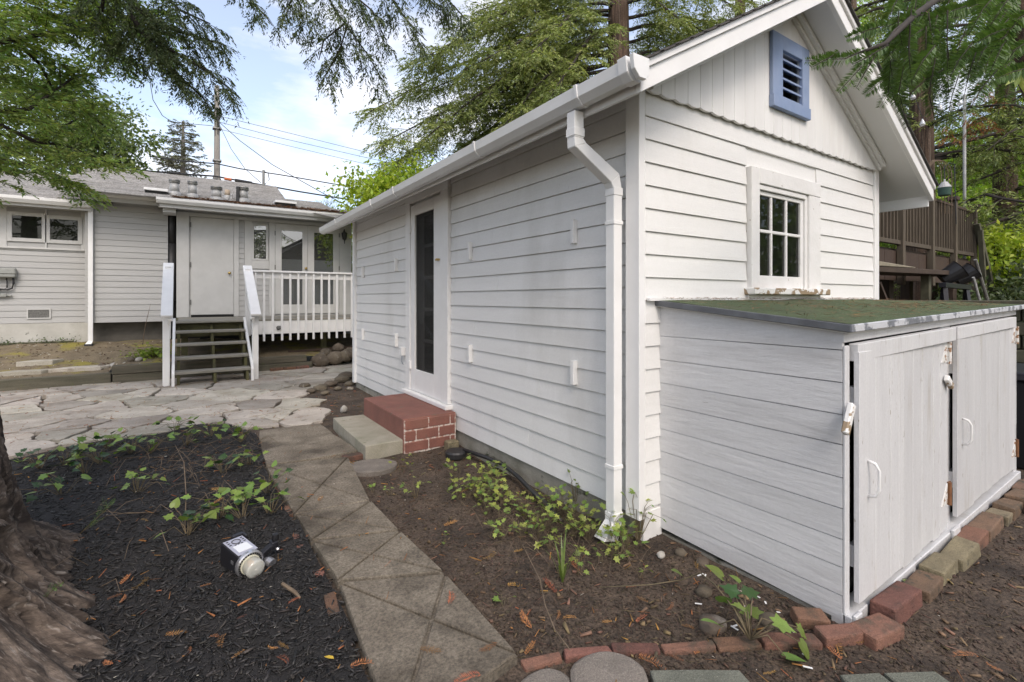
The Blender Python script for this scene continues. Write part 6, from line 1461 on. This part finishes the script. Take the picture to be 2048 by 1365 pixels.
IV = [((130, 928), 7, 'ivy clump at the trunk side of the mulch bed, dark leaves'), ((215, 895), 9, 'tall ivy clump with bright leaves near the patio edge'), ((262, 905), 6, 'pair of upright bright ivy leaves beside the tall clump'), ((300, 905), 6, 'bright ivy clump left of the bare stems'), ((200, 925), 7, 'ivy clump with a pale upturned leaf in mid bed'), ((350, 862), 5, 'small ivy clump at the far mulch edge against the flagstones'), ((372, 890), 3, 'single bright ivy leaves standing in the far mulch'), ((420, 872), 4, 'flat pale ivy leaves among dry stems'), ((482, 882), 6, 'ivy clump at the far right corner of the mulch'), ((275, 985), 5, 'low ivy pair in mid mulch with a bright leaf'), ((125, 990), 3, 'small ivy sprout near the trunk root'), ((440, 1035), 7, 'ivy clump with two upright leaves behind the flash head'), ((485, 1035), 4, 'ivy leaves between the flash head and the path'), ((375, 1068), 3, 'dark ivy sprout with a tall bare stem in mid mulch'), ((535, 985), 5, 'ivy leaf cluster overhanging the path edge'), ((540, 1030), 4, 'broad ivy leaf beside the thin brick edging'), ((500, 930), 4, 'sparse ivy stems near the far path edge'), ((445, 945), 3, 'lone ivy leaf in the dry stems'), ((80, 935), 6, 'dark ivy clump half hidden by the trunk'), ((170, 945), 5, 'low dark ivy patch right of the trunk')]
for k, ((x, y), n, lab) in enumerate(IV):
    p = G(x, y, .03); vine('ivy_plant', lab, 'ivy', p, n + 9, .19, .13, .060, ['ivy', 'ivy', 'heart', 'ivy_d'] if k not in (0, 18, 19) else ['ivy_d', 'ivy_d', 'ivy'], 200 + k, group='ivy in the mulch bed')
# dry tangled stems in the mulch
ts = MB(); r = random.Random(5)
for k in range(110):
    x, y = r.gauss(-2.05, .42), r.gauss(2.9, .75)
    if not inside(x, y): continue
    a = r.uniform(0, 6.28); l = r.uniform(.12, .38); z = mh(x, y); p0 = Vector((x, y, z)); d = Vector((math.cos(a), math.sin(a), 0)) * l
    ts.tube([p0, p0 + d * .4 + Vector((0, 0, r.uniform(.01, .10))), p0 + d * .75 + Vector((r.uniform(-.05, .05), r.uniform(-.05, .05), r.uniform(.01, .09))), p0 + d + Vector((0, 0, .005))], [.0022, .0018, .0015, .001], 4)
tag(ts.build('dry_stems', 'twig'), 'tangle of dry straw coloured vine stems in the mulch bed', 'dry stems', kind='stuff')
tag(MB().tube([G(370, 1062, .03), G(372, 1020, .06) + Vector((0, 0, .10)), G(368, 985, .06) + Vector((0, 0, .2)), G(350, 960, .06) + Vector((0, 0, .25))], [.004, .003, .003, .001], 5).build('dead_sapling', 'twig'), 'tall bare stem rising from the mulch above the ivy sprout', 'stem')
# green sprigs by the trunk root
for k, ((x, y), (x2, y2), lab) in enumerate([((160, 1068), (228, 1005), 'feathery green sprig beside the upper trunk root'), ((60, 1222), (128, 1162), 'feathery green sprig on the lower trunk root')]):
    a = G(x, y, .05); a = at(x, y, 2.45 if k == 0 else 1.95); b = at(x2, y2, 2.4 if k == 0 else 1.9); t = thing('redwood_sprig', lab, 'sprig', tuple(a))
    P_, D_, L_ = [], [], []
    rs = np.random.RandomState(k + 3)
    for i in range(7):
        s_ = a.lerp(b, i / 8 + .15); e = s_ + (b - a) * .22 + Vector((rs.normal(0, .025), rs.normal(0, .025), rs.normal(.01, .02)))
        x_, y_, z_ = frond([s_, s_.lerp(e, .5), e], .004, .011, rs); P_ += x_; D_ += y_; L_ += z_
    L_ = np.array(L_); v, q = leaves_np(np.array(P_), np.array(D_), L_, L_ * .25, rs, .3); mesh_np('needles', v, q, 'nearneedle', t); MB().tube([a, b], [.003, .001], 4).build('stem', 'stem', t)
# weeds between path and wall
rw = random.Random(21); WS = []
for k in range(46):
    t_ = rw.random(); x = -.55 + .35 * t_ + rw.gauss(0, .17); y = 1.55 - 1.45 * t_ + rw.gauss(0, .18)
    if x > -.10: x = -.10 - rw.random() * .1
    if x < -1.0: continue
    WS.append((x, y))
zone = lambda x, y: ('near the downspout' if y < .35 else 'in the middle of the patch' if y < .95 else 'toward the red doorstep') + (', close to the wall' if x > -.28 else ', close to the path' if x < -.5 else '')
for k, (x, y) in enumerate(WS):
    vine('weed_plant', 'yellow green weed by the wall ' + zone(x, y), 'weed', (x, y, gh(x, y)), rw.randint(8, 15), .09, rw.uniform(.07, .19), .047, ['weed', 'weed', 'weed_g'], 300 + k, 'stem', 'weeds beside the cottage wall', .0014)
dg = MB(); r = random.Random(9)
for k in range(420):
    x, y = r.gauss(-.32, .17), r.gauss(.52, .33)
    if x > -.03 or x < -.9: continue
    a = r.uniform(0, 6.28); l = r.uniform(.06, .2); p0 = Vector((x, y, gh(x, y))); d = Vector((math.cos(a) * l * .5, math.sin(a) * l * .5, l * r.uniform(.2, .8)))
    dg.tube([p0, p0 + d * .6, p0 + d + Vector((0, 0, -l * .12))], [.0014, .0011, .0006], 3)
tag(dg.build('dry_grass', 'twig'), 'dry wiry stalks among the weeds beside the cottage wall', 'dry stalks', kind='stuff')
gb = MB()
for k in range(9):
    p0 = G(1125, 1165, 0); a = r.uniform(0, 6.28); e = p0 + Vector((math.cos(a) * .09, math.sin(a) * .09, r.uniform(.12, .24)))
    s_ = Vector((-math.sin(a), math.cos(a), 0)) * .004; m_ = p0.lerp(e, .55) + Vector((0, 0, .03)); gb.add([p0 - s_, p0 + s_, m_ + s_, e, m_ - s_], [(0, 1, 2, 3, 4)])
tag(gb.build('grass_tuft', 'ivy'), 'thin green grass tuft below the weeds near the brick edging', 'grass tuft')
vine('vine_plant', 'green creeper climbing at the foot of the white downspout', 'vine', (-.03, .0, .02), 16, .13, .30, .038, ['weed_g', 'weed_g', 'weed'], 77)
vine('vine_plant', 'low bright weed just below the downspout shoe', 'vine', G(1235, 1120, 0), 14, .10, .12, .038, ['weed_g', 'weed'], 78)
vine('vine_plant', 'small dark creeper on the foundation near the downspout', 'vine', G(1150, 1000, .05) , 7, .05, .16, .03, ['weed_g'], 79)
for k, (x, y, lab) in enumerate([(1160, 1130, 'small weed sprout on bare soil right of the grass tuft'), (1205, 1120, 'weed sprout left of the downspout shoe'), (1010, 1205, 'lone weed sprout near the nearest path slab'), (1280, 1150, 'tiny green sprout on bare soil by the shed'), (1812, 1172, 'bright green leaf sprout between bricks and shed door'), (890, 1085, 'small weed at the path edge'), (780, 990, 'pale weed at the path edge near the round stone'), (745, 985, 'single pale weed beside the round stone')]):
    vine('weed_sprout', lab, 'weed', G(x, y, .0), 4, .04, .05, .034, ['weed_g', 'weed'], 90 + k)
# ivy over the brick edging, larger leaves
iv = thing('ivy_plant', 'large leaved ivy growing over the front brick edging beside the shed', 'ivy', tuple(G(1500, 1275, .05)))
b0_ = G(1500, 1280, .04); mb = MB()
for (x, y, hz, s, yw, pt, kd) in [(1445, 1155, .10, .085, .6, .7, 'heart'), (1447, 1205, .12, .07, 2.2, 1.0, 'heart'), (1437, 1250, .06, .08, 1.2, .5, 'heart'), (1475, 1190, .12, .075, .3, .4, 'ivy_d'), (1505, 1195, .12, .075, -.5, .3, 'ivy_d'), (1505, 1235, .10, .085, -.9, .2, 'ivy'), (1548, 1245, .12, .085, -2.4, -.2, 'ivy'), (1595, 1255, .07, .06, -2.6, -.8, 'ivy'), (1600, 1285, .05, .07, -2.9, -.9, 'heart'), (1572, 1315, .03, .075, -2.2, .0, 'heart'), (1480, 1165, .09, .05, .5, .6, 'heart'), (1490, 1220, .14, .06, .9, .5, 'ivy')]:
    e = G(x, y, hz); mb.tube([b0_, b0_.lerp(e, .5) + Vector((0, 0, .05)), e], [.0035, .003, .0018], 5); put_leaf(LM[kd], iv, e, s, yw, pt, rnd.uniform(-.3, .3))
mb.tube([b0_, G(1470, 1220, .14), G(1430, 1170, .14), G(1400, 1146, .09), G(1365, 1160, .04), G(1300, 1170, .02), G(1200, 1175, .015)], [.004, .003, .003, .003, .003, .0025, .002], 5)
mb.build('stem', 'stem', iv, smooth=True); put_leaf(LM['heart'], iv, G(1365, 1152, .06), .07, 1.2, .7)
tag(MB().tube([G(1045, 1090, .03), G(1080, 1160, .05), G(1090, 1210, .06), G(1110, 1260, .05), G(1140, 1300, .06)], [.002, .003, .003, .0025, .002], 5).build('fallen_twig', 'twig'), 'long thin twig lying from the weeds to the brick edging', 'twig')
tag(MB().tube([G(565, 1168, .045), G(590, 1185, .045), G(600, 1196, .04)], [.008, .008, .005], 6).build('wood_piece', 'twig'), 'short grey stick lying in the mulch below the flash head', 'stick')
# lime geranium on the bank and bare stem
gp = ony(305, 700, 8.75); ge = thing('geranium_plant', 'bright lime green leafy plant left of the stairs on the bank', 'plant', (gp.x, gp.y, .3))
rs = np.random.RandomState(6); n = 420; P = np.array([gp.x, gp.y, .40]) + rs.normal(0, 1, (n, 3)) * np.array([.17, .14, .06]); P[:, 2] = np.maximum(P[:, 2], .30)
D = rs.normal(0, 1, (n, 3)) * np.array([1, 1, .35]); ln = rs.uniform(.035, .07, n); v, q = leaves_np(P, D, ln, ln * .9, rs, .4); mesh_np('foliage', v, q, 'lime', ge)
sm = MB()
for k in range(14): sm.tube([(gp.x, gp.y, .28), tuple(P[k * 7])], .004, 4)
sm.build('stem', 'stem', ge)
tag(MB().tube([ony(285, 690, 8.9), ony(290, 655, 8.9), ony(296, 630, 8.9), ony(301, 608, 8.9)], [.008, .006, .004, .002], 5).build('dead_sapling', 'twig'), 'thin bare stem standing against the house foundation', 'stem')
for k, (x, y, lab) in enumerate([(262, 700, 'small rock left of the lime green plant'), (278, 705, 'pale rock beneath the lime green plant'), (205, 722, 'rock behind the join of the timbers'), (228, 718, 'pale rock above the taller timber')]):
    p = ony(x, y + 6, 8.5); tag(rock('bank_rock', (p.x, p.y, bank(p.x, p.y) + .02), .06, 80 + k, 'pale' if k % 2 else 'rock'), lab, 'rock')
fw_ = MB()  # creeping weeds along the house foundation
r = random.Random(4); n = 500; rs = np.random.RandomState(12)
P = np.stack([rs.uniform(-6.5, -3.75, n), rs.uniform(10.42, 10.56, n), .52 + np.abs(rs.normal(0, .05, n))], 1); D = rs.normal(0, 1, (n, 3)); ln = rs.uniform(.02, .05, n); v, q = leaves_np(P, D, ln, ln * .6, rs)
tag(mesh_np('foundation_weeds', v, q, 'lf_dark'), 'dark creeping weeds along the left house foundation', 'weeds', kind='stuff')

# ------------------------------------------------------------------ fallen orange sprigs (individuals)
def sprig_mesh(name, seed, curl):
    rs = np.random.RandomState(seed); V = []; Q = []
    def blade(p, d, l, w_):
        d = Vector(d).normalized(); s = Vector((-d.y, d.x, 0)).normalized() * w_; o = len(V); p = Vector(p)
        V.extend([p, p + d * l * .45 + s, p + d * l + Vector((0, 0, .004)), p + d * l * .45 - s]); Q.append((o, o + 1, o + 2, o + 3))
    y = -.05
    while y < .05:
        env = 1 - abs(y) / .075
        x = curl * (y + .05) ** 2
        for s in (-1, 1): blade((x, y, .006 + rs.uniform(0, .006)), (s * 1.0, .75 + rs.normal(0, .15), rs.normal(.1, .2)), .022 * (.45 + env * .8), .0016)
        y += .0065
    for k in range(6):
        ya = -.055 + k * .02; blade((curl * (ya + .05) ** 2, ya, .005), (curl * .2, 1, .03), .024, .0016)
    me = bpy.data.meshes.new(name); me.from_pydata([tuple(p) for p in V], [], Q); me.materials.append(MT['orangeleaf']); me.update(); return me
SPM = [sprig_mesh('redwood_sprig', i, c) for i, c in enumerate((2, -3, 5, 0))]
SG = [(228, 1195), (248, 1200), (293, 1165), (250, 1162), (380, 1302), (440, 1285), (430, 1272), (478, 1310), (565, 1295), (572, 1320), (545, 1300), (350, 1270), (215, 1330), (590, 1200), (575, 1080), (485, 1235), (410, 1172), (310, 1025), (290, 1040), (180, 968), (270, 965), (440, 1003), (485, 998), (435, 980), (165, 1190), (40, 1180), (720, 1325), (860, 1303), (980, 1298), (935, 1355), (1025, 1170), (1100, 1175), (1075, 1110), (1040, 1105), (985, 1115), (1150, 1135), (1050, 1245), (1140, 1235), (1120, 1230), (1215, 1245), (1280, 1240), (1330, 1190), (1345, 1215), (1285, 1202), (1260, 1175), (1380, 1255), (1300, 1320), (1355, 1320), (1395, 1300), (1540, 1350), (1680, 1295), (1670, 1310), (1850, 1185), (1930, 1310), (1990, 1340), (1720, 1285), (1790, 1250), (1255, 1100), (1390, 1130), (900, 1050), (790, 960), (860, 935), (930, 985), (640, 1000), (1000, 1060), (905, 1200), (1240, 1320), (1060, 1300)]
rs = random.Random(33)
for k, (x, y) in enumerate(SG):
    p = G(x, y, .03); mul = inside(p.x, p.y); pth = -1.6 < p.x < -1.08 and -.5 < p.y < 2.5
    z = (mh(p.x, p.y) + .016) if mul else .042 if pth else gh(p.x, p.y) + .008; p = G(x, y, z)
    o = bpy.data.objects.new('fallen_sprig', SPM[k % 4]); o.location = p; o.rotation_euler = (rs.uniform(-.25, .25), rs.uniform(-.25, .25), rs.uniform(0, 6.28)); s = rs.uniform(.32, .9); o.scale = (s, s, s); link(o)
    tag(o, 'fallen orange redwood sprig on the ' + (('black mulch near the big trunk' if x < 330 else 'black mulch near the path' if y > 1150 else 'black mulch among the ivy') if mul else 'concrete path' if pth else 'soil in front of the brick edging' if y > 1280 else 'soil beside the shed' if x > 1240 else 'soil around the weeds' if y < 1150 else 'bare soil behind the brick edging'), 'sprig', 'fallen orange redwood sprigs')
p = G(668, 1318, .04); me = leaf_mesh('yellow_leaf', [(0, 0), (.22, .3), (.2, .7), (0, 1), (-.2, .7), (-.22, .3)], 'yellowleaf'); o = bpy.data.objects.new('yellow_leaf', me); o.location = p; o.scale = (.045,) * 3; o.rotation_euler = (.1, .2, .6); link(o); tag(o, 'single bright yellow leaf on the mulch beside the path', 'leaf')
wf = MB(); r = random.Random(2)
for (x, y) in [(1395, 1152), (1410, 1153), (1390, 1207), (1515, 1193), (1530, 1203), (1490, 1212), (1493, 1222), (1462, 1252), (1465, 1254), (1560, 1225), (1605, 1232), (1644, 1252), (1625, 1337), (1610, 1305), (1700, 1252)]:
    p = G(x, y, .012); a = r.uniform(0, 6.28); l = r.uniform(.01, .035); wf.bar(p, p + Vector((math.cos(a) * l, math.sin(a) * l, .004)), .007, .002)
tag(wf.build('paint_flakes', 'white_chip'), 'white paint flakes scattered on soil beside the shed', 'paint flakes', kind='stuff')

# ================================================================== FLASH HEAD ON THE MULCH
ax = Vector((.36, -.93, -.12)).normalized(); sd_ = Vector((.93, .36, 0)).normalized(); upv = ax.cross(sd_).normalized()
fc = G(487, 1118, .075) + Vector((0, 0, .0))
fl = thing('flash_head', 'black and silver studio flash head lying on the black mulch', 'flash head', (fc.x, fc.y, .02))
MF = Matrix((( sd_.x, ax.x, upv.x, fc.x), (sd_.y, ax.y, upv.y, fc.y), (sd_.z, ax.z, upv.z, fc.z), (0, 0, 0, 1)))
def T(mb): mb.v = [tuple(MF @ Vector(p)) for p in mb.v]; return mb
T(MB().box(-.053, .053, -.125, .045, -.058, .050)).build('body', 'gun', fl, .008, seg=2)
pn = T(MB().box(-.047, .047, -.115, .040, .0505, .0535)).build('control_panel', 'panel', fl, .001)
T(MB().box(-.033, .033, -.045, .020, .0538, .0550)).build('display', 'screenw', pn)
rg = MB()
for k in range(24):
    a, b = 2 * math.pi * k / 24, 2 * math.pi * (k + 1) / 24; rg.tube([(.019 * math.cos(a), -.080 + .019 * math.sin(a), .0548), (.019 * math.cos(b), -.080 + .019 * math.sin(b), .0548)], .0022, 4)
T(rg).build('dial_ring', 'gun', pn)
bt_ = MB()
for i in range(3):
    for s in (-1, 1): bt_.box(s * .034 - .005, s * .034 + .005, -.103 + i * .018, -.097 + i * .018, .0538, .0552)
for i in range(3): bt_.box(-.015 + i * .015 - .004, -.015 + i * .015 + .004, -.055, -.050, .0538, .0552)
T(bt_).build('button', 'gun', pn)
T(MB().box(-.0545, -.0525, -.012, .010, -.004, .012)).build('side_mark', 'silver', fl)
def TL(prof, n=28):
    m = lathe(prof, (0, 0, 0), (0, 1, 0), n); return T(m)
TL([(.060, .040), (.064, .048), (.064, .062), (.058, .066), (.050, .062), (.050, .05)]).build('mount_ring', 'silver', fl, smooth=False)
rgm = MB()
for k in range(28):
    a = 2 * math.pi * k / 28; rgm.box(.052 * math.cos(a) - .003, .052 * math.cos(a) + .003, .064, .0665, .052 * math.sin(a) - .003, .052 * math.sin(a) + .003)
T(rgm).build('contact_marks', 'black', fl)
TL([(.046, .05), (.046, .068), (.030, .072)]).build('lamp_base', 'cream', fl)
T(MB().box(-.020, .004, .070, .095, .004, .028)).build('modelling_lamp', 'amber', fl, .004)
TL([(.041, .068), (.043, .11), (.043, .118), (.036, .124), (.006, .126)]).build('glass_dome', 'dome', fl, smooth=True)
T(MB().box(.054, .066, -.135, -.095, -.02, .06).box(.010, .066, -.150, -.128, .02, .056)).build('handle', 'gun', fl, .004)
T(MB().box(.054, .078, -.01, .05, -.035, .010).bar((.07, .02, -.01), (.150, .0, .012), .028, .028).box(.135, .165, -.02, .02, -.01, .03)).build('bracket', 'gun', fl, .004)
T(lathe([(.016, 0), (.018, .01), (.018, .03), (.008, .034)], (.158, .0, .03), (.1, -.1, 1), 14)).build('bracket_knob', 'black', fl)
T(lathe([(.010, 0), (.022, .02), (.024, .05), (.018, .05)], (.085, .045, -.02), (.2, 1, -.2), 16)).build('umbrella_clamp', 'silver', fl)
T(lathe([(.006, 0), (.009, .012), (.004, .018)], (.150, .03, .0), (.2, 1, .1), 10)).build('clamp_screw', 'silver', fl)
